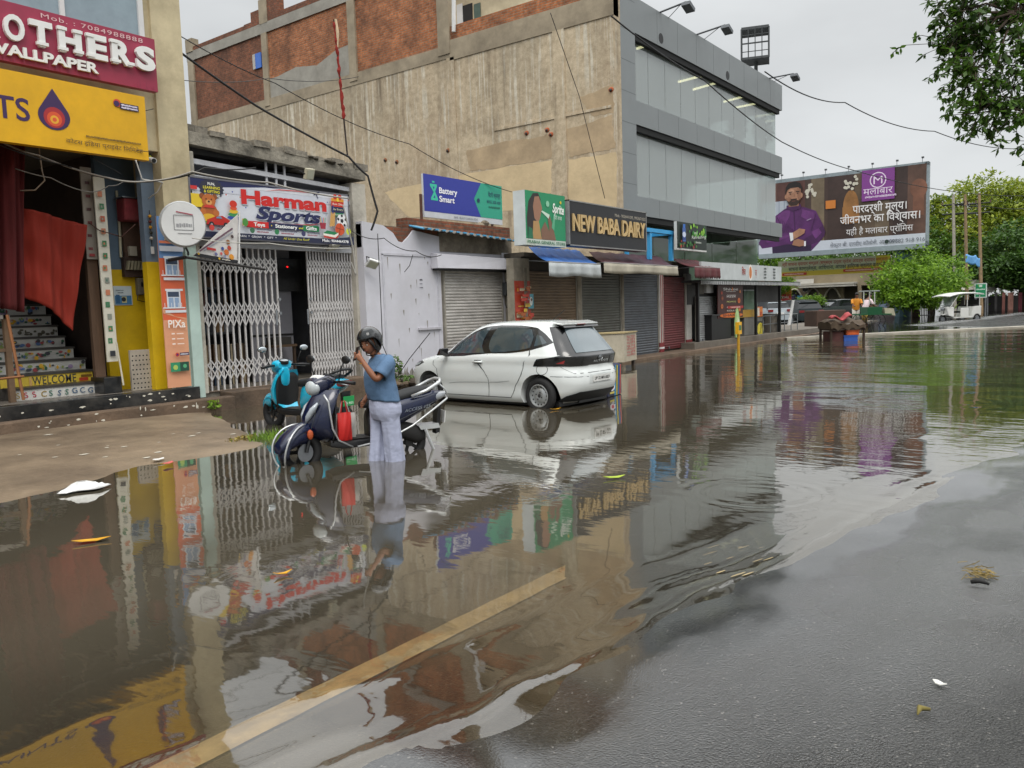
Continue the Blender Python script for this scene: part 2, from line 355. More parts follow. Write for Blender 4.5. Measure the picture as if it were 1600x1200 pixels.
# painted line, worn, half under the water
PAINT = M('a6946c', .9, .3, 9, dirt=.7, dcol='4a4034')
ln = MB(); npt = 60
vs = []
for i in range(npt + 1):
    x = -1.5 + 5.55 * i / npt
    for k in (-1, 1):
        y = 2.71 + k * .075 + .008 * noise.noise((x * 6, k, 0)); vs.append((x + (.12 * k if i == npt else 0), y, ground_h(x, y) + .006))
ln.add(vs, [(2 * i, 2 * i + 2, 2 * i + 3, 2 * i + 1) for i in range(npt)], PAINT)
tag(ln.build('road_line'), kind='structure')
wl = MB(); random.seed(3)
for i in range(13):
    c = aZ(random.uniform(1075, 1205), random.uniform(850, 905)); a = random.uniform(.02, .07); h = random.uniform(.003, .008)
    pts = [(c.x + a * math.cos(q) , c.y + h * math.sin(q) - .3 * a * math.cos(q)) for q in [2 * math.pi * k / 9 for k in range(9)]]
    wl.poly([(x, y, ground_h(x, y) + .007) for x, y in pts], PAINT)
tag(wl.build('worn_road_paint'), kind='structure')
# water sheet: real low wavelets near the shore and a few rain rings
RINGS = [(aZ(400, 905), .26), (aZ(440, 880), .16), (aZ(545, 1102), .17), (aZ(612, 1066), .11), (aZ(627, 932), .09), (aZ(722, 962), .07), (aZ(772, 963), .06),
         (aZ(356, 1098), .08), (aZ(1180, 770), .5), (aZ(1210, 800), .3), (aZ(820, 770), .3), (aZ(1440, 628), .9), (aZ(640, 1190), .12), (aZ(690, 640), .5)]
def water_h(x, y):
    s = y - yedge(x); z = 0
    if x < 16 and -.3 < s < 2.2:
        wob = .1 * noise.noise((x * 1.1, 5, y * .2)) + .04 * noise.noise((x * 4, 9, 0))
        for c, wd, am in ((.05, .03, .006), (.26, .045, .005), (.6, .07, .004), (1.05, .1, .003)):
            q = (s - c - wob) / wd; am *= max(0, .25 + 1.7 * noise.noise((x * .8, c * 9, 2)))
            z += am * math.exp(-q * q)
    for c, r in RINGS:
        d = math.hypot(x - c.x, y - c.y)
        if d < r * 1.5: z += .0011 * (r + .1) * math.sin((d - r) * 2 * math.pi / max(.05, r * .3)) * math.exp(-((d - r) / (r * .33)) ** 2) * 1.6
    return z
def water_mat():
    m, t, p, n, l = nodes('flood_water'); n.remove(p); o = n['Material Output']
    g = n.new('ShaderNodeNewGeometry'); P = g.outputs['Position']
    sp = n.new('ShaderNodeSeparateXYZ'); l.new(P, sp.inputs[0])
    s = n.new('ShaderNodeMath'); s.operation = 'MULTIPLY_ADD'; l.new(sp.outputs[0], s.inputs[0]); s.inputs[1].default_value = .165; l.new(sp.outputs[1], s.inputs[2])
    op = n.new('ShaderNodeMapRange'); op.interpolation_type = 'SMOOTHSTEP'; op.inputs[1].default_value = 2.4; op.inputs[2].default_value = 5.2; op.inputs[3].default_value = .05; op.inputs[4].default_value = .94; l.new(s.outputs[0], op.inputs[0])
    tr = n.new('ShaderNodeBsdfTransparent'); tr.inputs[0].default_value = (.86, .79, .68, 1)
    nb = n.new('ShaderNodeTexNoise'); nb.inputs['Scale'].default_value = .5; nb.inputs['Detail'].default_value = 4; l.new(P, nb.inputs[0])
    cr = n.new('ShaderNodeValToRGB'); cr.color_ramp.elements[0].position = .3; cr.color_ramp.elements[0].color = (.072, .061, .042, 1); cr.color_ramp.elements[1].position = .7; cr.color_ramp.elements[1].color = (.094, .081, .058, 1); l.new(nb.outputs[0], cr.inputs[0])
    df = n.new('ShaderNodeBsdfDiffuse'); l.new(cr.outputs[0], df.inputs[0])
    body = n.new('ShaderNodeMixShader'); l.new(op.outputs[0], body.inputs[0]); l.new(tr.outputs[0], body.inputs[1]); l.new(df.outputs[0], body.inputs[2])
    mp = n.new('ShaderNodeMapping'); mp.inputs['Rotation'].default_value = (0, 0, R(-37)); mp.inputs['Scale'].default_value = (1.1, .38, 1); l.new(P, mp.inputs[0])
    n1 = n.new('ShaderNodeTexNoise'); n1.inputs['Scale'].default_value = 5.5; n1.inputs['Detail'].default_value = 3; n1.inputs['Roughness'].default_value = .5; l.new(mp.outputs[0], n1.inputs[0])
    n2 = n.new('ShaderNodeTexNoise'); n2.inputs['Scale'].default_value = 1.1; n2.inputs['Detail'].default_value = 2; l.new(P, n2.inputs[0])
    # calm patches and ruffled patches
    n3 = n.new('ShaderNodeTexNoise'); n3.inputs['Scale'].default_value = .16; n3.inputs['Detail'].default_value = 2; l.new(P, n3.inputs[0])
    c3 = n.new('ShaderNodeMapRange'); c3.inputs[1].default_value = .4; c3.inputs[2].default_value = .62; c3.inputs[3].default_value = .3; c3.inputs[4].default_value = 1; l.new(n3.outputs[0], c3.inputs[0])
    xr = n.new('ShaderNodeMapRange'); xr.inputs[1].default_value = 4; xr.inputs[2].default_value = 22; xr.inputs[3].default_value = .4; xr.inputs[4].default_value = 2.2; l.new(sp.outputs[0], xr.inputs[0])
    k = n.new('ShaderNodeMath'); k.operation = 'MULTIPLY'; l.new(c3.outputs[0], k.inputs[0]); l.new(xr.outputs[0], k.inputs[1])
    h1 = n.new('ShaderNodeMath'); h1.operation = 'MULTIPLY'; l.new(n1.outputs[0], h1.inputs[0]); l.new(k.outputs[0], h1.inputs[1])
    h2 = n.new('ShaderNodeMath'); h2.operation = 'MULTIPLY_ADD'; l.new(n2.outputs[0], h2.inputs[0]); h2.inputs[1].default_value = .75; l.new(h1.outputs[0], h2.inputs[2])
    n4 = n.new('ShaderNodeTexNoise'); n4.inputs['Scale'].default_value = .5; n4.inputs['Detail'].default_value = 2; l.new(mp.outputs[0], n4.inputs[0])
    fx = n.new('ShaderNodeMapRange'); fx.inputs[1].default_value = 7; fx.inputs[2].default_value = 30; fx.inputs[3].default_value = 0; fx.inputs[4].default_value = 16; l.new(sp.outputs[0], fx.inputs[0])
    h4 = n.new('ShaderNodeMath'); h4.operation = 'MULTIPLY_ADD'; l.new(n4.outputs[0], h4.inputs[0]); l.new(fx.outputs[0], h4.inputs[1]); l.new(h2.outputs[0], h4.inputs[2]); h2 = h4
    b = n.new('ShaderNodeBump'); b.inputs['Strength'].default_value = 1; b.inputs['Distance'].default_value = .0042; l.new(h2.outputs[0], b.inputs['Height'])
    gl = n.new('ShaderNodeBsdfGlossy'); gl.inputs['Roughness'].default_value = .03; gl.inputs[0].default_value = (.95, .94, .91, 1); l.new(b.outputs[0], gl.inputs['Normal'])
    lw = n.new('ShaderNodeLayerWeight'); lw.inputs[0].default_value = .5; l.new(b.outputs[0], lw.inputs['Normal'])
    pw = n.new('ShaderNodeMath'); pw.operation = 'POWER'; l.new(lw.outputs['Facing'], pw.inputs[0]); pw.inputs[1].default_value = 2.55
    fr = n.new('ShaderNodeMath'); fr.operation = 'MULTIPLY_ADD'; l.new(pw.outputs[0], fr.inputs[0]); fr.inputs[1].default_value = .95; fr.inputs[2].default_value = .02
    mix = n.new('ShaderNodeMixShader'); l.new(fr.outputs[0], mix.inputs[0]); l.new(body.outputs[0], mix.inputs[1]); l.new(gl.outputs[0], mix.inputs[2]); l.new(mix.outputs[0], o.inputs[0]); return m
    mix = n.new('ShaderNodeMixShader'); l.new(fr.outputs[0], mix.inputs[0]); l.new(body.outputs[0], mix.inputs[1]); l.new(gl.outputs[0], mix.inputs[2]); l.new(mix.outputs[0], o.inputs[0]); return m
xs = lines([(-14, -1, 1), (-1, 7, .035), (7, 12, .06), (12, 20, .12), (20, 58, 2)])
ys = lines([(-12, -1, 1), (-1, .4, .1), (.4, 4.6, .035), (4.6, 7.5, .08), (7.5, 15, .5)])
g = MB(); nx = len(xs)
g.add([(x, y, water_h(x, y)) for y in ys for x in xs], [(j * nx + i, j * nx + i + 1, (j + 1) * nx + i + 1, (j + 1) * nx + i) for j in range(len(ys) - 1) for i in range(nx - 1)], water_mat())
tag(g.build('water', smooth=True, sheet=True), kind='structure')
# concrete apron, half drowned, in front of the left shops
APR = M('83735f', .5, .35, 1.3, bump=.5, bs=30, dirt=.85, dcol='473b30')
def apron_h(x, y):
    yb = 8.2 + (x - 2.9) * .17 if x < 6.2 else 8.8 + (x - 6.2) * 2.3
    d = (y - yb) + .35 * noise.noise((x * .8, y * .8, 4)) + .12 * noise.noise((x * 3, y * 3, 7))
    return max(-.12, min(.045 * d, .03 + .014 * d)) + .006 * noise.noise((x * 1.5, y * 1.5, 0))
a = MB(); a.grid(140, 56, lambda u, v: (-9 + 17.4 * u, 7.2 + 5.4 * v, apron_h(-9 + 17.4 * u, 7.2 + 5.4 * v)), APR)
tag(a.build('pavement', smooth=True, sheet=True), kind='structure')
KERB = M('6f5c4b', .85, .3, 2.2, bump=.7, bs=14, dirt=.9, dcol='332b22'); MARB = M('1a1a1b', .28, .4, 6, dirt=.35, dcol='6f6a62')
LIME = M('cfcabb', .8, .1); STEPT = M('77716a', .45, .25, 1.5, dirt=.5)
k = MB(); k.box((-14, 12.5, -.2), (8.3, 12.75, .24), KERB); k.box((8.3, 12.62, -.2), (11.75, 12.98, .3), KERB); k.box((11.75, 12.7, -.2), (15.9, 12.98, .1), KERB)
tag(k.build('kerb', bevel=.02), kind='structure')
k = MB(); k.box((-14, 12.75, .0), (7.78, 13.0, .45), MARB); k.box((-14, 13.0, .0), (7.78, 17, .452), STEPT)
tag(k.build('shop_threshold', bevel=.008), kind='structure')
random.seed(11); k = MB()                                     # lime spatter on the risers
for i in range(70):
    x = random.uniform(1.5, 8.0); y, z = (12.496, random.uniform(.08, .22)) if random.random() < .55 else (12.746, random.uniform(.28, .43))
    a_, b_ = random.uniform(.008, .05), random.uniform(.006, .02)
    if y < 12.6 and random.random() < .3: a_, b_ = .012, random.uniform(.03, .06)
    k.poly([(x + a_ * math.cos(q) * random.uniform(.6, 1.2), y, z + b_ * math.sin(q) * random.uniform(.6, 1.2)) for q in [2 * math.pi * j / 9 for j in range(9)]], LIME)
for i in range(30):
    x, y = random.uniform(2.5, 6.4), random.uniform(9, 12.3); a_ = random.uniform(.01, .07)
    k.poly([(x + a_ * math.cos(q) * random.uniform(.5, 1.2), y + .5 * a_ * math.sin(q), apron_h(x, y) + .006) for q in [2 * math.pi * j / 8 for j in range(8)]], LIME)
tag(k.build('lime_spatter'), kind='structure')
# right-hand footpath and stall plinth
k = MB(); k.box((17.9, 11.12, -.2), (62, 11.32, .07), KERB); k.box((17.9, 11.32, -.2), (62, 12.2, .05), KERB)
k.box((25.6, 11.55, 0), (52, 15, .27), M('6c655b', .8, .3, 1.5, bump=.4, dirt=.6)); tag(k.build('footpath', bevel=.015), kind='structure')
k = MB(); EP = [(33.5, 11.0), (36.6, 9.0), (43.9, 3.74), (52, -2.2), (66, -12)]
for (x0, y0), (x1, y1) in zip(EP, EP[1:]): k.hexa([(x0, y0, -.2), (x1, y1, -.2), (x1 + .35, y1 + .25, -.2), (x0 + .35, y0 + .25, -.2)], [(x0, y0, .07), (x1, y1, .07), (x1 + .35, y1 + .25, .08), (x0 + .35, y0 + .25, .08)], M('a8a294', .8, .25, 2, dirt=.4))
tag(k.build('road_edge'), kind='structure')
# ------------------------------------------------------------------ left shop (its upper floor runs out of the picture)
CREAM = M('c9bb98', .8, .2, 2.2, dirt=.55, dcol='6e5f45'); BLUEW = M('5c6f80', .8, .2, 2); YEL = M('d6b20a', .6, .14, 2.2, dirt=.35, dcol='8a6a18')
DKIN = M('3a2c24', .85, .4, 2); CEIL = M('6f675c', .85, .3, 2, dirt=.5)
b1 = thing('paint_shop', 'left shop with open dark stairwell under a maroon and a yellow signboard', 'shop', (4, 13, .45))
k = MB(); k.box((7.33, 12.72, 2.95), (7.86, 16, 9.5), CREAM); k.box((-6, 12.78, 4.4), (7.33, 13.0, 9.5), CREAM); k.build('wall', b1)
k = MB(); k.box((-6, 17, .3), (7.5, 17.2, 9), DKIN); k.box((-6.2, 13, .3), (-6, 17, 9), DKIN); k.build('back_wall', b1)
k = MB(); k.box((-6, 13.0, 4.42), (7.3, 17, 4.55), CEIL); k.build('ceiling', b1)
WY = 13.6; yx0, yx1 = PX(164, 480, WY), PX(262, 480, WY); px0, px1 = PX(237, 520, 12.98), PX(262, 520, 12.98)
k = MB(); k.box((yx0, WY, .452), (yx1 + .3, WY + .1, 2.5), YEL); k.box((px0, 12.98, .452), (px1, 13.12, 2.6), YEL); k.build('yellow_wall', b1)
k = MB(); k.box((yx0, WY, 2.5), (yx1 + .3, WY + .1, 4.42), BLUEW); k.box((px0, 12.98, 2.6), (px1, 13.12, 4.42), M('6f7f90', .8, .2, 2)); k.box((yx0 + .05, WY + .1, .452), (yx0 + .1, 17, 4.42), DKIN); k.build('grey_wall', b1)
GREEN = M('b9cfc6', .7, .1, 2.5, dirt=.2)
k = MB(); k.box((PX(296, 500, 12.8), 12.78, .25), (7.9, 13.2, 2.95), GREEN); k.box((px1, 12.84, .3), (PX(296, 500, 12.8), 13.2, 2.95), GREEN); k.build('pilaster', b1)
k = MB(); k.box((4.2, 12.7, 5.95), (7.2, 12.775, 6.02), WHITE); k.box((7.12, 12.7, 6.02), (7.2, 12.775, 8.2), WHITE); k.box((5.9, 12.7, 6.02), (5.97, 12.775, 8.2), WHITE)
wf = k.build('window', b1); k = MB(); k.box((4.2, 12.74, 6.02), (7.12, 12.77, 8.2), M('8fa0a8', .1, .1)); k.build('pane', wf)
random.seed(5)
rx = [162, 143, 131, 112, 98, 86, 75, 66]
for i in range(8):
    y0 = 13.45 + .3 * i; z0 = .453 + .19 * i; x1 = PX(rx[i], 595 - 24 * i, y0); x0 = PX([18, 0, -10, -20, -30, -40, -50, -60][i], 600, y0)
    k = MB(); k.box((x0, y0, .453), (x1, y0 + .6, z0 + .19), M('4a4641', .6, .3)); k.box((x0 - .02, y0 - .03, z0 + .162), (x1 + .02, y0 + .29, z0 + .196), M('3b3733', .4, .3))
    k.box((x0, y0 - .012, z0), (x1, y0, z0 + .16), M('c8c6bf' if i != 1 else 'd2b53a', .5, .15))
    bd = Board((x0, y0 - .012, z0), (1, 0, 0), x1 - x0, .16)
    if i == 0:
        for q in range(11): bd.text(random.choice('CSJGS'), .3 + q * (bd.a - .6) / 11, .2, .55, random.choice(['b04050', '2c4f70', '9a8040', '3a6a5a', '404048']), rot=random.uniform(-15, 15), bold=.01)
    elif i == 1: bd.text('WELCOME', bd.a - 5.9, .1, .8, '3c3a36', wid=4.2, bold=.012, space=1.1); bd.rect(bd.a - 1.4, .1, bd.a - .5, .45, 'b0402c'); bd.rect(bd.a - 1.2, .5, bd.a - .1, .75, '7a5a20'); bd.rect(bd.a - 6.2, .0, bd.a - 5.95, .9, 'c8a060')
    else:
        for q in range(34):
            bd.disc(random.uniform(.3, bd.a - .2), random.uniform(.2, .8), random.uniform(.06, .3), random.choice(['4f6fa0', '2f5d43', 'd8a828', '3a3a40', 'a04848', '8a9a50', '9a86a8']) if i != 5 else '55503f', ry=random.uniform(.06, .25), n=7)
    off = len(k.v); mm = [k.mi(x) for x in bd.mb.m]; k.v += bd.mb.v; k.f += [[j + off for j in f] for f in bd.mb.f]; k.k += [mm[x] for x in bd.mb.k]
    k.build('stair_step', b1)
k = MB(); k.box((PX(162, 590, 13.1), 13.1, .453), (PX(190, 590, 13.1), 13.55, .72), MARB); k.build('stone_bench', b1, bevel=.01)
# boards and cloths in the stairwell
q0, q1 = PX(143, 500, 13.36), PX(159, 500, 13.36)
t = thing('wooden_post', 'broad brown plank post standing beside the painted stairs', 'post', (q0, 13.4, .453)); k = MB()
k.box((q0, 13.36, .453), (q1, 13.44, 2.9), M('5d4736', .75, .3, 3, stretch=(6, 6, .6))); k.build('plank', t); k = MB(); k.box((q0 - .02, 13.34, 2.9), (q1 + .02, 13.45, 2.96), M('4d3a2c', .8)); k.build('cap_strip', t)
def chart(x0, x1, Y, z0, z1, label, cols, n, base):
    b = Board((x0, Y, z0), (1, 0, 0), x1 - x0, z1 - z0); h = b.a
    for i in range(n):
        v = .1 + .86 * i / n; u = h * random.choice((.2, .3)); b.rect(u, v, u + h * .4, v + .03, random.choice(cols)); b.rect(u + h * .1, v + .008, u + h * .25, v + .02, random.choice(cols))
    b.rect(h * .2, .03, h * .7, .06, '8a2a2a' if base != 'd6d2c2' else '30343a'); return b.finish('colour_chart', label, 'colour chart', base, .03, 'paint colour charts', art='swatches')
chart(PX(159, 450, 13.2), PX(176, 450, 13.2), 13.2, aY(175, 565, 13.2).z, 3.95, 'narrow cream colour chart strip with small green and orange swatches beside the yellow wall', ['3f7a52', 'b5583c', '4e7060', '8a8f84', 'c07a5a'], 13, 'd6d2c2')
chart(PX(131, 340, 13.3), PX(148, 340, 13.3), 13.3, aY(145, 405, 13.3).z, 4.1, 'wider shaded chart strip with dark red swatches above the plank post', ['5a1f22', '6a2a2a', '4a2a28', '7a3a3a'], 6, '8d857a')
cl = MB(); CLOTH = M('86220f', .85, .12, 3, stretch=(3, 3, .6)); T4 = [aY(*p, 13.22) for p in ((30, 462), (114, 517), (134, 352), (28, 322))]
def tarp(u, v):
    lo = T4[0].lerp(T4[1], u); lo.z += .10 * math.sin(math.pi * u) * 1; hi = T4[3].lerp(T4[2], u); p = lo.lerp(hi, v)
    return (p.x, 13.22 + .05 * math.sin(u * 9 + v * 2) + .02 * math.sin(u * 31 + v * 5) + .02 * math.sin(v * 14 + u * 6), p.z)
cl.grid(60, 30, tarp, CLOTH)
tag(cl.build('tarpaulin', smooth=True, thick=.012), 'bright red cloth sheet hanging across the painted stairs', 'cloth')
cl = MB(); C4 = [aY(*p, 13.15) for p in ((-60, 470), (38, 488), (38, 215), (-60, 200))]
cl.grid(50, 26, lambda u, v: (lambda p: (p.x, 13.15 + .06 * math.sin(u * 22) + .03 * math.sin(u * 50 + v * 4), p.z))(C4[0].lerp(C4[1], u).lerp(C4[3].lerp(C4[2], u), v)), M('541212', .9, .25, 3, stretch=(3, 3, .5)))
tag(cl.build('curtain', smooth=True, thick=.012), 'dark maroon curtain hanging at the left edge over the stairs', 'curtain')
h = thing('hand_rail', 'rough wooden handrail frame with a leaning brown bamboo stick at the stair foot', 'handrail', aY(18, 620, 12.95)); WD = M('6b5540', .8, .3, 4)
p, q = aY(17, 600, 13.3), aY(12, 492, 13.3); k = MB(); k.box((p.x - .03, 13.28, .453), (p.x + .05, 13.36, q.z), WD); k.build('post', h); k = MB(); k.box((p.x - 1.6, 13.28, q.z - .06), (p.x + .06, 13.36, q.z), M('a8a39a', .6)); k.box((p.x - 1.6, 13.29, q.z - .55), (p.x - .03, 13.34, q.z - .5), WD); k.build('rail', h)
k = MB(); k.tube([aY(37, 625, 12.95), aY(11, 492, 13.2)], .022, M('8a5a34', .7, .3)); k.tube([aY(-30, 595, 12.98), aY(37, 588, 13.0)], .02, M('8a5a34', .7, .3)); k.build('bamboo_stick', h)
k = MB(); k.tube([aY(193, 602, 13.02), aY(182, 535, 13.1)], .014, M('c9c3ae', .6)); tag(k.build('broom_stick'), 'thin pale stick leaning on the cream colour chart', 'stick')
# things on the yellow wall
IY = WY - .015
a = aY(179, 477, IY); c = aY(205, 447, IY); b = Board((a.x, IY, a.z), (1, 0, 0), c.x - a.x, c.z - a.z); b.rect(.04, .03, b.a - .04, .5, '4d7fa8'); b.rect(.1, .1, .3, .55, '2f5f8a'); b.rect(.4, .12, .66, .45, 'c9c38a'); b.disc(.5, .3, .12, '2c3038'); b.scribble(.12, .75, .4, .05, '4a5a68'); b.scribble(.2, .62, .3, .06, '4a5a68')
b.finish('wall_poster', 'small pale blue poster pasted on the yellow wall', 'poster', 'cfdbe0', .01)
a = aY(191, 433, IY); c = aY(233, 405, IY); t = thing('fuse_board', 'brown wooden fuse board with a row of pale fuses on the yellow wall', 'fuse board', (a.x, IY, a.z)); BR = M('3b2a22', .7, .35)
z1 = c.z; z2 = aY(210, 345, IY).z; k = MB(); k.box((a.x, IY - .09, a.z), (c.x, IY, z1 + .02), BR); k.box((a.x + .04, IY - .06, z1 + .02), (c.x - .03, IY, z2), M('4d382c', .8, .4)); k.build('back_board', t)
for i in range(8):
    q = a.x + .02 + i * (c.x - a.x - .09) / 7; zz = a.z + .12; k = MB(); k.hexa([(q, IY - .15, zz), (q + .035, IY - .15, zz), (q + .035, IY - .09, zz), (q, IY - .09, zz)], [(q + .03, IY - .15, zz + .15), (q + .065, IY - .15, zz + .15), (q + .065, IY - .09, zz + .15), (q + .03, IY - .09, zz + .15)], M('8d8770', .6)); k.build('fuse', t)
k = MB(); k.box((a.x + .1, IY - .12, z1 + .04), (a.x + .23, IY - .06, z1 + .2), M('a8a294', .5)); k.build('switch', t)
a = aY(212, 461, IY); c = aY(229, 435, IY); t = thing('meter_box', 'grey brown meter box with loose wires under the fuse board', 'meter', (a.x, IY, a.z)); k = MB(); k.box((a.x, IY - .12, a.z), (c.x, IY, c.z), M('6d675a', .6, .3, 6, dirt=.5)); k.build('case', t, bevel=.015)
k = MB(); k.sphere((a.x + .06, IY - .125, a.z + .18), .03, BLK, sc=(.8, .4, 1.4)); k.tube([(a.x, IY - .08, a.z), (a.x - .03, IY - .1, a.z - .09), (a.x + .1, IY - .1, a.z - .12), (c.x, IY - .1, a.z - .03), (c.x + .05, IY - .05, a.z - .25)], .008, BLK); k.build('wire', t)
t = thing('vent_grille', 'grey cement block with rows of small holes leaning on the yellow wall foot', 'vent block', aY(226, 604, 13.1)); k = MB(); a = aY(207, 602, 13.1); c = aY(245, 545, 13.1)
k.box((a.x, 13.1, .455), (c.x, 13.16, c.z), M('a39a8c', .8, .25)); k.build('slab', t, bevel=.006); k = MB()
for i in range(8):
    for j in range(7): q = a.x + .03 + j * (c.x - a.x - .04) / 7; k.sphere((q + .01 * (i % 2), 13.1, .5 + i * (c.z - .52) / 8), .015, BLK, 6, 4, (1, .2, .9))
k.build('hole_pattern', t)
t = thing('garland', 'red and white tassel garland hanging over the fuse board', 'garland', aY(220, 332, 13.4)); a = aY(216, 332, 13.4)
for i in range(7): k = MB(); k.tube([(a.x + .02 * i, 13.4 + .01 * i, a.z), (a.x + .02 * i + .02, 13.4, a.z - .35), (a.x + .025 * i, 13.39, a.z - .62 - .05 * (i % 3))], .012, M(['b02a26', 'd8d0c4', '8a2320'][i % 3], .7)); k.build('tassel', t)
t = thing('charm_string', 'string of lemons and charms hanging by the yellow pillar', 'charm', aY(234, 338, 12.94)); k = MB(); a = aY(234, 338, 12.94)
for i in range(5): k.sphere((a.x, 12.94, a.z - i * .09), .028, M(['c8901c', '5a1c14', 'c8901c', '2a2a20', 'c9c4b8'][i], .5))
k.tube([(a.x, 12.94, a.z + .1), (a.x, 12.94, a.z - .5)], .006, BLK); k.box((a.x - .02, 12.93, a.z - .62), (a.x + .03, 12.95, a.z - .5), WHITE); k.build('beads', t)
t = thing('red_bundle', 'dusty red packed bundle on a bracket above the fuse board', 'bundle', aY(204, 345, 13.4)); k = MB(); a = aY(191, 345, 13.4); c = aY(217, 312, 13.4); k.box((a.x, 13.3, a.z), (c.x, WY - .02, c.z), M('7d2a30', .8, .3, 8, dirt=.5)); k.build('pack', t, bevel=.03); k = MB(); k.box((a.x - .03, 13.28, c.z), (c.x + .15, WY - .02, c.z + .02), STEEL); k.build('bracket', t)
k = MB(); a = aY(182, 298, WY - .04); c = aY(189, 402, WY - .04); k.tube([a, (a + c) / 2 + Vector((.01, 0, 0)), c], .022, M('b9b49a', .6)); tag(k.build('pvc_pipe'), 'thin pale conduit pipe running down the yellow wall', 'pipe')
t = thing('security_camera', 'small white bullet camera under the corner of the yellow signboard', 'camera', aY(237, 251, 12.6)); a = aY(237, 251, 12.6); k = MB(); k.cyl(a + Vector((-.03, -.12, -.02)), a + Vector((.03, .1, .03)), .045, WHITE, 12); k.build('housing', t); k = MB(); k.cyl(a + Vector((-.034, -.13, -.023)), a + Vector((-.03, -.115, -.02)), .034, BLK, 12); k.build('lens', t); k = MB(); k.cyl(a + Vector((.03, .1, .03)), a + Vector((.08, .18, .1)), .02, M('8a8a20', .6)); k.build('bracket', t)
# Pixa strip on the pillar
a = aY(262, 605, 12.76); b = Board((PX(255, 500, 12.78), 12.78, .47), (1, 0, 0), PX(292, 500, 12.78) - PX(255, 500, 12.78), aY(250, 338, 12.78).z - .47); h = b.a
b.rect(0, 0, h, .42, 'd99c78'); b.rect(0, .4, h, .76, 'd4623c'); b.rect(0, .76, h, 1, '6c93c4')
b.poly([(0, .44), (h, .395), (h, .41), (h * .5, .42), (0, .47)], 'd99c78')
for v in (.47, .66):
    b.rect(h * .16, v + .1, h * .9, v + .112, 'dfe3e6'); b.rect(h * .2, v, h * .78, v + .1, 'd9dee4'); b.rect(h * .25, v + .065, h * .72, v + .095, '39465c'); b.rect(h * .27, v + .003, h * .47, v + .06, '8fa6c4'); b.rect(h * .52, v + .003, h * .7, v + .06, '8fa6c4'); b.rect(h * .02, v - .003, h * .95, v + .004, 'e6e8ea'); b.rect(h * .1, v - .028, h * .98, v - .012, 'd8dbe0')
    for q in range(6): b.rect(h * (.08 + .14 * q), v, h * (.1 + .14 * q), v + .03, 'e6e8ea')
b.rect(0, .8, h, .83, 'c9ccd4'); b.rect(0, .845, h * .7, .86, 'd87a58'); b.disc(h * .4, .93, h * .3, 'e8ecee', ry=.018)
b.text('PIXa', h * .14, .355, .045, 'f2ece4', wid=h * .72, bold=.015)
for v in (.315, .285, .255): b.rect(h * .25, v, h * .38, v + .008, 'efe0d4'); b.rect(h * .46, v, h * .75, v + .006, 'efd8c8')
b.disc(h * .42, .195, h * .08, 'c03c2c'); b.disc(h * .42, .195, h * .04, '4a2a6a'); b.rect(h * .52, .188, h * .92, .205, '2c2a50'); b.scribble(h * .55, .192, h * .34, .008, 'e8e4e8'); b.rect(h * .1, .095, h * .88, .15, '2f8a62'); b.rect(h * .5, .095, h * .88, .15, '1f4a3a'); b.disc(h * .3, .12, h * .1, 'a8c060'); b.disc(h * .7, .125, h * .08, '58a878')
b.finish('pillar_banner', 'tall narrow orange and blue banner reading PIXa on the shop pillar', 'banner', 'd99c78', .012)
# maroon sign with raised letters, yellow sign with drop
b = boardY(12.35, -300, -102, -2, 247); a = aY(247, 144, 12.35); c = aY(247, 63, 12.35); H = c.z - a.z
b = Board((a.x - 5.2, 12.35, a.z), (1, 0, 0), 5.2, H); h = b.a; W3 = M('e6e6e2', .35, .06)
ux = lambda px, py: (aY(px, py, 12.35).x - b.p.x) / H
def serif(ch, x0, x1, y, slabs):
    u0, u1 = ux(x0 + 1, y), ux(x1 - 3, y); w_ = u1 - u0; b.text(ch, u0, .37, .4, W3, wid=w_, bold=.045 if ch != 'O' else .03, ext=.03)
    for a, c, top in slabs: v = .72 if top else .37; b.mb.prism([b.P(u0 + w_ * a, v, .03), b.P(u0 + w_ * c, v, .03), b.P(u0 + w_ * c, v + .055, .03), b.P(u0 + w_ * a, v + .055, .03)], b.n * .05, W3)
serif('O', 2, 38, 40, []); serif('T', 43, 82, 50, ((.24, .76, 0),)); serif('H', 88, 127, 62, ((-.05, .36, 0), (.62, 1.05, 0), (-.05, .36, 1), (.62, 1.05, 1))); serif('E', 133, 167, 74, ((-.08, .3, 0), (-.08, .3, 1))); serif('R', 171, 206, 85, ((-.08, .4, 0), (.72, 1.08, 0), (-.08, .3, 1))); serif('S', 209, 242, 95, ())
b.text('BR', ux(-4, 40), .37, .4, W3, al='r', bold=.045, ext=.03)
b.text('WALLPAPER', ux(152, 110), .1, .17, W3, wid=(ux(152, 110) - ux(0, 80)) * 1.16, al='r', bold=.035, ext=.02)
b.text('Mob. : 7084988888', ux(221, 48), .865, .08, 'd8b4b4', wid=ux(221, 48) - ux(62, 12), al='r', space=1.15)
random.seed(8)
for i in range(22): q = random.uniform(h - 3, h - .1); b.rect(q, 0, q + .012, random.uniform(.05, .22), '8a2a42')
b.finish('shop_sign', 'maroon signboard with raised white letters BROTHERS WALLPAPER and a phone number', 'signboard', '9a2c48', .12)
a = aY(233, 253, 12.15); c = aY(234, 155, 12.15); H = c.z - a.z
b = Board((a.x - 4.6, 12.15 + .0, a.z + .02), (1, .0, 0), 4.6, H); h = b.a; PUR = '3b2150'
ux = lambda px, py: (aY(px, py, 12.15).x - b.p.x) / H
b.text('PAINTS', ux(46, 172), .33, .31, PUR, al='r', bold=.012)
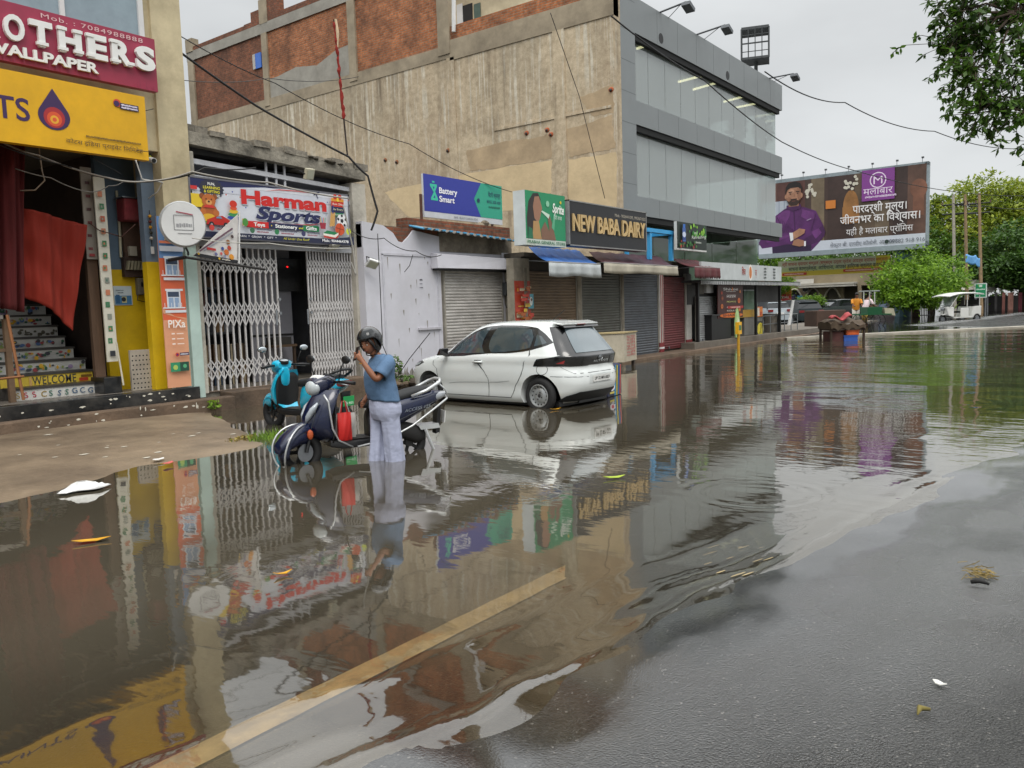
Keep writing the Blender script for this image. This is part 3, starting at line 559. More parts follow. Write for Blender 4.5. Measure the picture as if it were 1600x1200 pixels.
def drop(u, v, s, col): b.poly([(u + s * .62 * math.sin(q) * (1 if q < math.pi / 2 or q > 1.5 * math.pi else 1) * (1 - .0), v - s * .55 * math.cos(q)) for q in [R(x) for x in range(-115, 116, 10)]] + [(u + s * .1, v + s * .95), (u, v + s * 1.1), (u - s * .1, v + s * .95)], col)
qx = ux(84, 175); drop(qx, .46, .36, PUR)
b.disc(qx, .44, .15, 'a8282c'); b.disc(qx, .42, .105, 'd8542a'); b.disc(qx, .41, .06, 'e8a830'); b.disc(qx, .41, .03, 'd8542a')
b.disc(h - .46, .82, .06, 'c8402c'); b.disc(h - .47, .81, .045, '3b2150'); b.rect(h - .42, .74, h - .12, .83, '2a2348'); b.scribble(h - .4, .79, .26, .03, 'e8e0f0'); b.scribble(h - .4, .75, .26, .03, 'e8e0f0')
b.scribble(h - .98, .22, .86, .035, '6a5420'); b.text('कोटस इंडिया प्राइवेट लिमिटेड', h - 1.28, .1, .062, '4a3a28', wid=1.18)
b.finish('shop_sign', 'yellow signboard with a purple paint drop and Hindi company line', 'signboard', 'e0aa00', .14)
# round projecting lamp sign
t = thing('round_sign', 'round white double sided sign on a black bracket beside the toy shop board', 'sign', aY(288, 352, 12.3)); a = aY(284, 351, 12.3); n_ = Vector((-.25, -1, 0)).normalized(); r_ = aY(314, 351, 12.3).x - a.x
k = MB(); k.cyl(a, a - n_ * -.1 + n_ * 0, r_, WHITE, 32); k.build('face', t, fix=True)
k = MB(); ex = Vector((1, -.25, 0)).normalized(); k.tube([a + n_ * .05 + (ex * math.cos(q) + Vector((0, 0, 1)) * math.sin(q)) * r_ for q in [2 * math.pi * i / 32 for i in range(32)]], .03, M('b4b6b6', .4, .1, metal=.5), closed=True); k.build('rim', t)
bb = Board(a + n_ * .1 - ex * r_ - Vector((0, 0, r_)), ex, 2 * r_, 2 * r_); bb.scribble(.33, .42, .36, .1, '9a9a9c')
for p_, q_ in (((.28, .36), (.72, .36)), ((.72, .36), (.72, .7)), ((.28, .7), (.28, .36)), ((.35, .28), (.68, .28)), ((.28, .7), (.72, .7))): bb.line(p_, q_, .014, '7a7a7c')
bb.line((.34, .78), (.72, .72), .025, 'a04050'); bb.mb.build('lettering', t)
k = MB(); k.tube([a + Vector((.1, .1, -r_)), a + Vector((.2, .2, -r_ - .08)), (a.x + .35, 12.75, a.z - r_ - .1)], .018, BLK); k.tube([a + Vector((0, .05, r_)), (a.x + .1, 12.75, a.z + r_ + .05)], .018, BLK); k.build('bracket', t)
# ------------------------------------------------------------------ toy shop with collapsible gates
PLAST = M('b9b3a6', .85, .2, 2.4, bump=.5, dirt=.8, dcol='4d483f'); RAILW = M('c4c5c9', .5, .12, 5, dirt=.3)
b2 = thing('toy_shop', 'narrow low shop with weathered parapet and dark interior behind white gates', 'shop', (9.8, 13.1, .3))
k = MB(); k.box((7.87, 12.82, .3), (8.0, 13.3, 4.5), PLAST); k.box((11.6, 12.85, .2), (11.98, 13.3, 4.35), PLAST); k.build('pillar', b2, bevel=.015)
k = MB(); k.hexa([(7.86, 12.8, 4.62), (11.95, 12.8, 4.42), (11.95, 13.4, 4.42), (7.86, 13.4, 4.62)], [(7.86, 12.8, 4.84), (11.95, 12.8, 4.62), (11.95, 13.4, 4.62), (7.86, 13.4, 4.84)], M('8f897c', .9, .4, 5, bump=.9, bs=18, dirt=1, dcol='2c2822')); k.build('beam', b2)
random.seed(21); k = MB(); x = 7.8; BRK = M('8c8578', .9, .4, 6, bump=.8, bs=20, dirt=1, dcol='25211c')
while x < 11.9:
    w_ = random.uniform(.22, .4); z = 4.84 - (x - 7.86) * .054; h = random.uniform(.07, .14)
    k.obox((x + w_ / 2, 12.92 + random.uniform(-.03, .03), z + h / 2 - .01), (w_ * .95, .24, h), Matrix.Rotation(random.uniform(-.03, .1), 3, 'Y'), BRK); x += w_
for i in range(22):
    x = random.uniform(10.2, 11.95); k.sphere((x, 12.85 + random.uniform(-.1, .1), 4.86 - (x - 7.86) * .054), random.uniform(.03, .09), M('3a3428', .95, .4), 6, 4, (1.4, 1, .5))
k.build('coping', b2)
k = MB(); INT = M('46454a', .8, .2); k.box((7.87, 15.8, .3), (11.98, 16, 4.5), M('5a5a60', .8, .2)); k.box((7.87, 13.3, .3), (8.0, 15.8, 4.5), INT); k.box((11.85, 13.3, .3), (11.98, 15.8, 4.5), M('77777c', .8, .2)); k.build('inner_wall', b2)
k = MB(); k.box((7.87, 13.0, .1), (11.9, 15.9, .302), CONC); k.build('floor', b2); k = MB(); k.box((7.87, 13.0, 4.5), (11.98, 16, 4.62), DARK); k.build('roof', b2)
k = MB(); k.box((8.0, 12.95, 2.9), (11.6, 13.05, 3.02), RAILW); k.box((8.0, 12.95, 3.75), (11.6, 13.02, 3.85), RAILW)
for z in (4.02, 4.3): k.hexa([(8.0, 12.93, z + .02), (11.6, 12.93, z - .12), (11.6, 12.99, z - .12), (8.0, 12.99, z + .02)], [(8.0, 12.93, z + .11), (11.6, 12.93, z - .04), (11.6, 12.99, z - .04), (8.0, 12.99, z + .11)], RAILW)
k.box((8.0, 13.0, 3.0), (8.06, 13.06, 4.6), RAILW)
for x in (9.58, 9.8, 10.0): k.tube([(x, 12.97, 3.7), (x, 12.97, 4.6)], .026, RAILW)
k.build('ventilator', b2)
k = MB(); k.box((8.0, 13.25, 3.02), (11.6, 13.28, 4.45), M('4a4b52', .5, .15, 2)); k.build('panel', b2)
# inside: wall panel, screen, cartons
k = MB(); k.box((9.72, 13.95, .31), (10.75, 14.0, 3.0), M('8d8c92', .6, .1)); k.box((9.72, 13.93, 1.22), (10.75, 13.952, 1.26), DARK); k.build('partition', b2)
a = aY(435, 455, 13.9); c = aY(471, 405, 13.9)
t = thing('screen', 'black wall screen with a red lamp in the shop doorway', 'screen', (a.x, 13.9, a.z)); k = MB(); k.box((a.x, 13.88, a.z), (c.x, 13.93, c.z), M('060607', .2, .1)); k.build('case', t); k = MB(); q = aY(449, 417, 13.87); k.sphere(q, .016, M('ff1818', .5, 0, emit=3), 8, 5); k.build('lamp', t)
random.seed(4); cl_ = ['6b5138', '8a6b48', '4a3a2c', '7a2a2a', '3c4a5a', '9a8a70', '2d2d33']
for i in range(12):
    x = 8.15 + .26 * (i % 6) + random.uniform(0, .05); z = .305 + .42 * (i // 6)
    t = thing('carton', 'dim carton of goods stacked behind the left gate', 'carton', (x, 14.2, z), group='cartons behind the gate'); k = MB(); k.box((x, 14.1, z), (x + .22, 14.5, z + .38), M(random.choice(cl_), .8, .2)); k.build('box', t); k = MB(); k.box((x + .09, 14.096, z), (x + .13, 14.1, z + .38), M('b8a888', .5)); k.build('tape', t)
k = MB(); sh = thing('shelf_rack', 'dark steel shelf rack behind the gate lattice', 'shelf', (8.9, 14.6, .3))
for z in (1.3, 1.75, 2.2, 2.65): k.box((8.1, 14.4, z), (9.68, 14.8, z + .04), M('3c3c40', .5))
k.build('shelf_board', sh); k = MB()
for x in (8.1, 9.64): k.box((x, 14.4, .305), (x + .04, 14.8, 2.9), M('3c3c40', .5))
k.build('upright', sh)
random.seed(8); k = MB()
t = thing('stock_goods', 'mixed packed goods lined up on the dark shelves', 'goods', (8.9, 14.5, 1.3))
for z in (1.342, 1.792, 2.242):
    x = 8.16
    while x < 9.5: w_ = random.uniform(.08, .22); k.box((x, 14.42, z), (x + w_ * .92, 14.7, z + random.uniform(.15, .36)), M(random.choice(cl_ + ['5a1f1f', '3a4c3c', '8c8c90']), .7, .2)); x += w_
tag(t, kind='stuff'); k.build('pack', t)
t = thing('table', 'brown wooden table with goods seen through the gate gap', 'table', (10.2, 13.6, .3)); k = MB(); k.box((9.9, 13.45, 1.0), (10.45, 13.85, 1.05), M('54402c', .6)); k.build('top', t); k = MB()
for x in (9.93, 10.38): k.box((x, 13.48, .305), (x + .05, 13.53, 1.0), M('3d2e20', .7))
k.build('leg', t); k = MB(); k.box((9.95, 13.5, 1.05), (10.35, 13.8, 1.2), M('2c2a26', .8)); k.build('cover', t)
# collapsible gates: uprights and pivoting lattice bands
GATE = M('c9c6c4', .4, .12, 8, dirt=.25, dcol='6a5a4c')
def gate(x0, x1, n, label, zt=2.95, zb=.32):
    t = thing('collapsible_gate', label, 'gate', ((x0 + x1) / 2, 13.0, zb), group='collapsible gates of the toy shop'); dx = (x1 - x0) / n
    for i in range(n + 1):
        k = MB(); x = x0 + i * dx; k.box((x - .014, 12.985, zb), (x + .014, 13.015, zt), GATE); k.build('upright', t)
    H = zt - zb
    for zc, hh in ((.86, .3), (.52, .44), (.14, .36)):
        z = zb + H * zc; k = MB()
        for i in range(n):
            for s in (0, 1):
                for j in (0, 1):
                    xa = x0 + i * dx; za, zb_ = z - hh / 2 + j * hh * .5, z + hh * .1 + j * hh * .4
                    p, q = ((xa, za), (xa + dx, zb_)) if s else ((xa, zb_), (xa + dx, za)); y = 12.975 if s else 12.968
                    d = Vector((q[0] - p[0], 0, q[1] - p[1])).normalized(); nn = Vector((-d.z, 0, d.x)) * .011
                    A = Vector((p[0], y, p[1])); B = Vector((q[0], y, q[1])); k.prism([A - nn, B - nn, B + nn, A + nn], (0, .005, 0), GATE)
        k.build('lattice', t, fix=True)
    k = MB(); k.box((x0 - .02, 12.96, zb - .015), (x1 + .02, 13.04, zb), M('7a6a5c', .6)); k.build('track', t)
    k = MB(); xx = x1 if 'left' in label else x0
    for z in (1.68, 1.95): k.cyl((xx, 12.95, z), (xx, 12.93, z), .03, STEEL, 10)
    k.box((xx - .1, 12.95, 1.45), (xx - .06, 12.96, 1.75), STEEL); k.build('lock', t)
gate(8.04, 9.7, 13, 'left white collapsible gate, wider and stretched open beside the green pilaster')
gate(10.45, 11.58, 15, 'right white collapsible gate, narrow and tightly bunched beside the white wall', zb=.31)
# main sign
a = aY(304, 366, 12.72); c = aY(546, 378, 12.72); tl = aY(297, 273, 12.72)
b = Board((a.x - .04, 12.72, 3.03), (1, 0, 0), c.x - a.x + .06, 1.02); h = b.a; NAV = '1d2350'
b.rect(0, .78, h, 1, 'c9ccd6'); b.poly([(0, .82), (0, 1), (h, 1), (h, .96), (1.5, .96), (.9, .9)], NAV); b.poly([(1.0, .9), (2, .985), (h, 1), (h, .9)], 'd4d6dc')
b.poly([(.14 * 1 + .1 + .22 * (1 + .06 * (-1) ** i) * math.cos(2 * math.pi * i / 36) * 1.05 + .17, .83 + .165 * (1 + .06 * (-1) ** i) * math.sin(2 * math.pi * i / 36)) for i in range(36)], '2a2b3c')
for i, (s_, cc) in enumerate((('FUN,', 'e8e8e0'), ('LEARNING', 'e6d83a'), ('& GIFTING', 'e6d83a'), ('ALL IN ONE!', 'e8e8e0'))): b.text(s_, .41, .89 - i * .065, .045, cc, al='c', wid=[.14, .32, .3, .3][i], bold=.02)
b.text('Harman', 1.0, .625, .235, 'b9bcc6', wid=1.92, bold=.05); b.text('Harman', .98, .64, .235, 'c8201c', wid=1.92, bold=.045)
b.poly([(1.5, .9), (1.8, .955), (2.2, .97), (2.55, .95), (2.2, .955), (1.8, .94)], 'c8302c'); b.line((2.6, .93), (2.72, .98), .02, NAV); b.line((2.66, .95), (2.7, .87), .018, NAV); b.disc(2.73, .99, .014, NAV)
b.text('Sports', 1.28, .38, .215, 'c0c2cc', wid=1.48, shear=.25, bold=.045); b.text('Sports', 1.26, .392, .215, NAV, wid=1.48, shear=.25, bold=.042)
b.poly([(1.5, .34), (2.0, .315), (2.5, .34), (2.74, .4), (2.5, .355), (2.0, .335)], 'c02c2c')
b.rect(1.05, .225, 1.52, .335, 'c8201c'); b.rect(1.52, .225, 2.3, .335, '20264a'); b.rect(2.3, .225, 2.68, .335, '1f7a4a'); b.text('Toys', 1.2, .25, .065, 'f0f0ec', wid=.24, bold=.03); b.disc(1.58, .28, .012, 'e0c83c'); b.text('Stationery', 1.66, .25, .062, 'f0f0ec', wid=.5, bold=.03); b.text('and', 2.19, .255, .04, 'e0d83c', wid=.1, bold=.02); b.text('Gifts', 2.36, .25, .065, 'f0f0ec', wid=.26, bold=.03)
# bear, toys, gift box, balls, books
b.rect(0, .5, .22, .72, 'e0c02c'); b.rect(.0, .79, .12, .85, 'c8302c')
for u, v, r_ in ((.2, .69, .05), (.44, .69, .05)): b.disc(u, v, r_, '8a4a20')
b.disc(.32, .44, .16, 'a85a26', ry=.14); b.disc(.2, .42, .06, 'b8662c'); b.disc(.45, .42, .06, 'b8662c'); b.disc(.32, .62, .13, 'b8662c', ry=.115); b.disc(.32, .59, .06, 'd89a58', ry=.045); b.disc(.32, .605, .018, '201410'); b.disc(.27, .645, .012, '201410'); b.disc(.37, .645, .012, '201410'); b.poly([(.2, .5), (.44, .5), (.38, .55), (.26, .55)], 'c8342c')
b.disc(.16, .3, .12, '3a8a3c', ry=.08); b.disc(.3, .33, .13, 'd8a828', ry=.07); b.poly([(.24, .22), (.72, .22), (.7, .31), (.56, .38), (.42, .36), (.26, .3)], 'b8261c'); b.disc(.34, .22, .05, '202024'); b.disc(.62, .22, .05, '202024'); b.disc(.34, .22, .022, '9a9aa0'); b.disc(.62, .22, .022, '9a9aa0'); b.poly([(.43, .33), (.55, .33), (.52, .365), (.45, .36)], '6a8aa8')
for i, cc in enumerate(('2d4c9a', '3a8a4a', 'd8b02c', 'd0502c')): b.disc(.78, .36 + .055 * i, .13 - .02 * i, cc, ry=.035)
b.disc(.78, .6, .075, 'c8301c', ry=.06); b.rect(.94, .24, .99, .36, 'c89a3c'); b.disc(1.0, .3, .06, '4a8a3a', ry=.07)
b.rect(2.98, .74, 3.3, .84, 'c8301c'); b.rect(2.98, .62, 3.3, .74, '20264a'); b.rect(3.0, .55, 3.28, .62, '1f7a4a'); b.rect(2.98, .84, 3.3, .9, 'd8902c'); b.disc(3.08, .93, .05, 'c8301c'); b.disc(3.2, .93, .05, 'c8301c'); b.rect(3.12, .84, 3.17, .93, 'e8c83c')
b.text('Best Gifts', 3.14, .77, .04, 'f0e8e0', al='c', wid=.26); b.text('for Every', 3.14, .67, .04, 'f0e8c0', al='c', wid=.24); b.text('Occasion!', 3.14, .57, .035, 'f0e8e0', al='c', wid=.24)
b.poly([(2.9, .34), (3.03, .36), (3.06, .62), (2.95, .62)], 'c89a58'); b.line((3.0, .6), (3.01, .76), .03, '2a3a7a'); b.disc(3.22, .47, .13, 'e4e4e4'); b.disc(3.22, .47, .045, '202024', n=5)
for i in range(5): b.disc(3.22 + .1 * math.cos(R(72 * i + 18)), .47 + .1 * math.sin(R(72 * i + 18)), .03, '202024', n=5)
b.disc(3.15, .3, .12, 'c8502a'); b.line((3.04, .33), (3.26, .29), .008, '5a1c10'); b.line((3.13, .19), (3.17, .42), .008, '5a1c10'); b.disc(3.37, .27, .065, 'c8d03c')
b.poly([(2.72, .2), (3.0, .18), (3.1, .23), (2.82, .26)], '1f7a4a'); b.poly([(2.72, .16), (3.02, .13), (3.1, .19), (3.1, .23), (3.0, .18), (2.72, .2)], 'e8e4d8'); b.poly([(2.74, .12), (3.02, .09), (3.1, .15), (3.1, .19), (3.02, .13), (2.72, .16)], 'b83a2c'); b.poly([(2.66, .28), (2.78, .28), (2.8, .4), (2.64, .4)], '9a2c3c')
for i in range(4): b.line((2.68 + .03 * i, .4), (2.66 + .04 * i, .5), .016, ['c8a02c', '2a5a9a', 'c8402c', '3a8a4a'][i])
for u, v, cc in ((.75, .8, '3a4a9a'), (.9, .72, 'c86a3c'), (1.0, .55, '3a4a9a'), (.62, .74, 'c8402c'), (2.85, .8, '5a6a9a'), (2.8, .55, '8a8ab0'), (3.38, .88, 'c86a6a')): b.disc(u, v, .015, cc, n=5)
b.rect(0, 0, h, .095, '202540'); b.poly([(2.6, 0), (h, 0), (h, .17), (2.9, .1)], '202540')
for u, cc, w_ in ((.3, 'c8403c', .26), (1.1, '3a6a4a', .32), (1.62, '2a7a4a', .36), (2.22, '3a3a60', .3)): b.disc(u, .16, .05, cc); b.scribble(u + .09, .17, w_, .03, '4a4a60'); b.scribble(u + .09, .125, w_ * .8, .03, '8a3a4a')
b.text('PLAY  *  LEARN  *  GROW  *  GIFT  *', .5, .03, .035, 'd8d8dc', wid=1.1, bold=.01); b.text('All Under One Roof!', 1.75, .03, .04, 'd8d03c', wid=.6, shear=.3); b.text('Mob.: 9044464378', 2.66, .035, .05, 'f0f0f0', wid=.66, bold=.02)
b.finish('shop_sign', 'white Harman Sports signboard with teddy bear, toys and balls', 'signboard', 'd0d3da', .05, edge=('6a6a70', .03))
# torn banner folded on a bar
t = thing('torn_banner', 'torn triangular vinyl banner drooping on a dark bar over the gate', 'banner', aY(340, 405, 12.4)); Q = [aY(*p, 12.45) for p in ((302, 400), (372, 335), (371, 412))]
bb = Board(Q[0], (Q[2] - Q[0]).normalized(), 1, 1, v=(0, 0, 1)); k = MB(); k.prism([Q[0], Q[2], Q[1]], (0, .02, 0), M('d0ccc8', .6, .15, 5, dirt=.25)); k.build('sheet', t, fix=True)
w_ = (Q[2] - Q[0]).length; e_ = Q[1].z - Q[0].z
bb.poly([(0, 0), (w_, 0), (w_, .06), (.06, .06)], '1c1c20'); bb.disc(w_ * .58, .035, .02, 'd8b02c'); bb.scribble(w_ * .64, .02, .16, .03, 'd8d0c0'); bb.disc(.1, .055, .02, 'd8b02c')
bb.line((.12, .1), (w_ * .93, e_ * .8), .025, '6a4a5a'); bb.line((.2, .12), (w_ * .93, e_ * .72), .02, '9a9aa4')
for u, v, r_, cc in ((.75, .2, .05, 'c86a2c'), (.82, .3, .04, 'b8402c'), (.8, .42, .04, '8a5a30'), (.86, .12, .05, 'd8902c'), (.66, .26, .03, '3a4a8a'), (.7, .1, .03, '8a8aa0'), (.5, .12, .03, '6a6a90'), (.62, .15, .025, 'c8504c'), (.9, .55, .03, '4a3a3a')): bb.disc(u * w_, v * e_ * 1.1, r_, cc, n=8)
bb.rect(w_ * .3, .15, w_ * .5, .19, 'b8302c'); bb.mb.build('print', t)
k = MB(); p = aY(290, 402, 12.4); q = aY(414, 421, 12.4); k.tube([p, q], .024, M('201c1a', .6)); k.tube([p, (p.x - .1, 12.78, p.z - .03)], .03, M('2c2420', .7)); k.build('bar', t); k = MB(); q0 = Q[2] + Vector((.02, -.02, 0)); k.tube([q0, Q[1] + Vector((.02, -.02, .05))], .015, WHITE); k.build('stay', t)
# floodlights
def flood(px, py, Y, s, col, label, tilt=(0, 0)):
    c = aY(px, py, Y); t = thing('floodlight', label, 'floodlight', c); m3 = Matrix.Rotation(R(tilt[0]), 3, 'X') @ Matrix.Rotation(R(tilt[1]), 3, 'Z')
    k = MB(); k.obox(c, (s, .07, s * .85), m3, col); k.build('housing', t, bevel=.012); k = MB(); k.obox(c + m3 @ Vector((0, -.038, 0)), (s * .8, .006, s * .65), m3, M('b8b8a4', .3, .1)); k.build('glass', t)
    k = MB(); k.tube([c + m3 @ Vector((-s * .5, .0, 0)), c + m3 @ Vector((-s * .5, .15, .02)), c + m3 @ Vector((s * .5, .15, .02)), c + m3 @ Vector((s * .5, 0, 0))], .012, BLK); k.build('bracket', t); return t
flood(483, 272, 12.6, .25, M('bdb7a0', .6, .15, dirt=.3), 'square cream floodlight clamped to the ventilator above the toy shop board', (20, 15))
flood(521, 385, 12.72, .26, M('a8a49a', .5), 'flat floodlight hanging below the right end of the toy shop board', (60, 10))
# ------------------------------------------------------------------ white shop with roller shutter
WW = M('c8c7ce', .75, .08, 1.4, dirt=.34, dcol='98948f'); OLDP = M('8d8474', .9, .35, 2.6, bump=.6, dirt=1, dcol='3a332a'); BRICKR = None
def brick_mat(name, c1, c2, mor, sc=1., rot=None, wash=0):
    m, t, p, n, l = nodes(name); g = n.new('ShaderNodeNewGeometry'); sp = n.new('ShaderNodeSeparateXYZ'); l.new(g.outputs['Position'], sp.inputs[0])
    ad = n.new('ShaderNodeMath'); ad.operation = 'ADD'; l.new(sp.outputs[0], ad.inputs[0]); l.new(sp.outputs[1], ad.inputs[1])
    cb = n.new('ShaderNodeCombineXYZ'); l.new(ad.outputs[0], cb.inputs[0]); l.new(sp.outputs[2], cb.inputs[1])
    wn = n.new('ShaderNodeTexNoise'); wn.inputs['Scale'].default_value = 5; l.new(cb.outputs[0], wn.inputs[0])
    wa = n.new('ShaderNodeMix'); wa.data_type = 'RGBA'; wa.blend_type = 'LINEAR_LIGHT'; wa.inputs[0].default_value = .02; l.new(cb.outputs[0], wa.inputs[6]); l.new(wn.outputs['Color'], wa.inputs[7])
    b = n.new('ShaderNodeTexBrick'); l.new(wa.outputs[2], b.inputs[0]); b.inputs['Scale'].default_value = 1; b.inputs['Brick Width'].default_value = .24 * sc; b.inputs['Row Height'].default_value = .085 * sc; b.inputs['Mortar Size'].default_value = .012; b.inputs['Mortar Smooth'].default_value = .3
    b.inputs['Color1'].default_value = lin(c1); b.inputs['Color2'].default_value = lin(c2); b.inputs['Mortar'].default_value = lin(mor); b.inputs['Bias'].default_value = -.1
    no = n.new('ShaderNodeTexNoise'); no.inputs['Scale'].default_value = .9; no.inputs['Detail'].default_value = 9; no.inputs['Roughness'].default_value = .68; l.new(g.outputs['Position'], no.inputs[0])
    r = n.new('ShaderNodeMapRange'); r.inputs[1].default_value = .4; r.inputs[2].default_value = .66; r.inputs[4].default_value = .75; l.new(no.outputs[0], r.inputs[0])
    x = n.new('ShaderNodeMix'); x.data_type = 'RGBA'; l.new(r.outputs[0], x.inputs[0]); l.new(b.outputs[0], x.inputs[6]); x.inputs[7].default_value = lin('4a3226')
    n5 = n.new('ShaderNodeTexNoise'); n5.inputs['Scale'].default_value = 9; n5.inputs['Detail'].default_value = 4; l.new(g.outputs['Position'], n5.inputs[0]); r5 = n.new('ShaderNodeMapRange'); r5.inputs[3].default_value = .35; r5.inputs[4].default_value = 1.65; l.new(n5.outputs[0], r5.inputs[0])
    y = n.new('ShaderNodeMix'); y.data_type = 'RGBA'; y.blend_type = 'MULTIPLY'; y.inputs[0].default_value = 1; l.new(x.outputs[2], y.inputs[6]); l.new(r5.outputs[0], y.inputs[7])
    l.new(y.outputs[2], p.inputs['Base Color']); p.inputs['Roughness'].default_value = .9
    bp = n.new('ShaderNodeBump'); bp.inputs['Strength'].default_value = .6; bp.inputs['Distance'].default_value = .02; l.new(b.outputs['Fac'], bp.inputs['Height']); bp.invert = True; l.new(bp.outputs[0], p.inputs['Normal']); return m
BRICKR = brick_mat('old_brick', '8f5238', '6d3f2a', '685c4e'); BRICKO = brick_mat('red_brick', 'bb7347', '99572f', '94806a')
def shutter(x0, x1, Y, z0, z1, col, label, group=None, n=None, mat=None, extra=None):
    t = thing('roller_shutter', label, 'shutter', ((x0 + x1) / 2, Y, z0), group=group); mat = mat or M(col, .45, .2, 2.5, metal=.25, dirt=.5, dcol='3a2c22', stretch=(1, 1, 3)); k = MB(); p = .075; K = int((z1 - z0) / p)
    prof = []
    for i in range(K):
        z = z0 + (z1 - z0) * i / K; d = (z1 - z0) / K; prof += [(0, z), (-.016, z + d * .3), (-.016, z + d * .6), (0, z + d * .9)]
    prof.append((0, z1)); vs = []
    for y, z in prof: vs += [(x0, Y + y, z), (x1, Y + y, z)]
    k.add(vs, [(2 * i, 2 * i + 1, 2 * i + 3, 2 * i + 2) for i in range(len(prof) - 1)], mat); k.build('curtain', t)
    k = MB(); k.box((x0 - .05, Y - .03, z0 - .0), (x0, Y + .05, z1 + .02), M('9a958a', .6, .2, dirt=.4)); k.box((x1, Y - .03, z0), (x1 + .05, Y + .05, z1 + .02), M('9a958a', .6, .2, dirt=.4)); k.build('guide', t)
    k = MB(); k.box((x0, Y - .025, z0 - .04), (x1, Y + .02, z0), mat); k.box((x0 + (x1 - x0) * .2, Y - .06, z0 - .03), (x0 + (x1 - x0) * .2 + .05, Y - .025, z0 + .05), STEEL); k.build('bottom_bar', t); return t
SCALE = .973
b3 = thing('white_shop', 'plain white painted shop front with broken brick parapet', 'shop', (14, 13, .1)); Yw = 13.0
k = MB(); k.box((11.98, Yw, .05), (14.42, 13.3, 3.05), WW); k.box((16.84, Yw, .05), (17.5, 13.3, 3.1), WW); k.box((14.3, Yw + .04, 2.72), (17.3, 13.3, 3.1), WW); k.build('wall', b3)
k = MB(); pts = [(11.98, 3.05), (14.42, 3.05), (14.42, 3.4), (13.55, 3.5), (13.4, 3.35), (13.2, 3.2), (13.05, 3.22), (12.9, 3.4), (12.6, 3.55), (11.98, 3.6)]
k.prism([(x, Yw + .012, z) for x, z in pts], (0, .25, 0), WW); k.build('cracked_plaster', b3, fix=True)
k = MB(); k.box((11.98, Yw + .05, 3.05), (14.6, 13.35, 3.55), BRICKR); k.box((13.4, Yw + .06, 3.5), (17.3, 13.4, 3.78), BRICKR); k.build('brick_parapet', b3)
k = MB(); k.box((14.42, Yw + .02, 3.05), (17.3, Yw + .2, 3.5), OLDP); k.build('lintel', b3)
k = MB()
for u in (12.5, 14.28): k.box((u, Yw - .02, .1), (u + .045, Yw, 2.92), M('c0bfc6', .6))
k.box((12.5, Yw - .02, 2.9), (14.33, Yw, 2.95), M('c0bfc6', .6)); k.box((13.55, Yw - .05, 1.2), (14.35, Yw - .0, 1.25), M('b4b2b8', .5)); k.build('door_frame', b3)
a = aY(655, 452, Yw - .004); bb = Board((a.x, Yw - .004, a.z), (1, 0, 0), .14, .26); bb.disc(.27, .82, .2, '5a5a60', ry=.1, a0=0, a1=180); bb.rect(.05, .8, .5, .83, '4a4a50'); bb.scribble(.08, .45, .36, .1, '7a7a80'); bb.scribble(.04, .12, .44, .09, '55555c'); bb.mb.build('stencil_print', b3)
random.seed(61); k = MB(); ST = M('8f8a84', .9, .3, 6)
for i in range(26):
    x = random.uniform(12.05, 14.2); z = random.uniform(.1, 2.9); q = random.uniform(.01, .03); l_ = random.uniform(.04, .3); k.poly([(x - q, Yw - .003, z), (x + q * .3, Yw - .003, z - l_), (x + q, Yw - .003, z + .01), (x, Yw - .003, z + q)], ST)
for i in range(30): x = 12.0 + 2.3 * i / 30; k.poly([(x, Yw - .0035, .06), (x + .09, Yw - .0035, .06), (x + .09, Yw - .0035, random.uniform(.15, .4)), (x, Yw - .0035, random.uniform(.15, .4))], ST)
k.build('damp_stain', b3)
shutter(14.55, 16.78, Yw + .02, .12, 2.7, 'bdb9b3', 'pale grey roller shutter under a white hood on the white shop')
t = thing('shutter_hood', 'white sheet metal hood bent over the pale roller shutter', 'hood', (15.4, 12.9, 2.7)); k = MB(); a = aY(684, 419, 12.78); c = aY(802, 395, 12.78)
k.hexa([(a.x, 12.76, a.z), (c.x, 12.74, a.z + .02), (c.x, 13.0, a.z + .02), (a.x, 13.0, a.z)], [(a.x + .02, 12.8, a.z + .34), (c.x - .02, 12.8, a.z + .3), (c.x - .02, 13.0, a.z + .33), (a.x + .02, 13.0, a.z + .38)], WW); k.build('front_sheet', t, bevel=.01); k = MB(); k.box((a.x + .05, 12.8, a.z - .04), (c.x - .05, 12.99, a.z - .002), DARK); k.build('roller', t)
flood(582, 412, 12.8, .26, WHITE, 'white floodlight with a coiled cable on the white shop wall', (50, -20))
random.seed(31); k = MB(); t = thing('rubble', 'broken mortar lumps and bricks lying on the brick parapet', 'rubble', (14.5, 13.2, 3.6))
for px, py, s in ((640, 352, .16), (655, 348, .2), (672, 350, .17), (628, 356, .12), (737, 356, .13), (750, 350, .17), (757, 345, .14), (745, 358, .14), (700, 362, .1), (690, 358, .12), (712, 361, .1), (720, 360, .09), (768, 366, .1), (775, 368, .11), (645, 360, .15), (662, 358, .14)):
    c = aY(px, py + 6, 13.2); k.sphere(c, s, M('857a68', .95, .4, 5, bump=1, bs=15, dirt=.6), 8, 5, (1.1, .8, .75))
for v in range(len(k.v)): k.v[v] += Vector(noise.noise_vector(k.v[v] * 6)) * .05
k.build('lump', t, smooth=False); tag(t, kind='stuff')
t = thing('corrugated_sheet', 'corrugated grey roofing sheet with sky blue edge over the white shop', 'roof sheet', (15.2, 12.8, 3.55)); k = MB()
def cor(u, v): x = 13.55 + 3.5 * u - .0 * v; return (x, 12.62 + .7 * v, 3.5 - .12 * u + .16 * v + .025 * math.sin(u * 85))
k.grid(160, 2, cor, M('6e6a64', .6, .3, 3, dirt=.5)); k.build('sheet', t, thick=.01, smooth=True, sheet=True); k = MB()
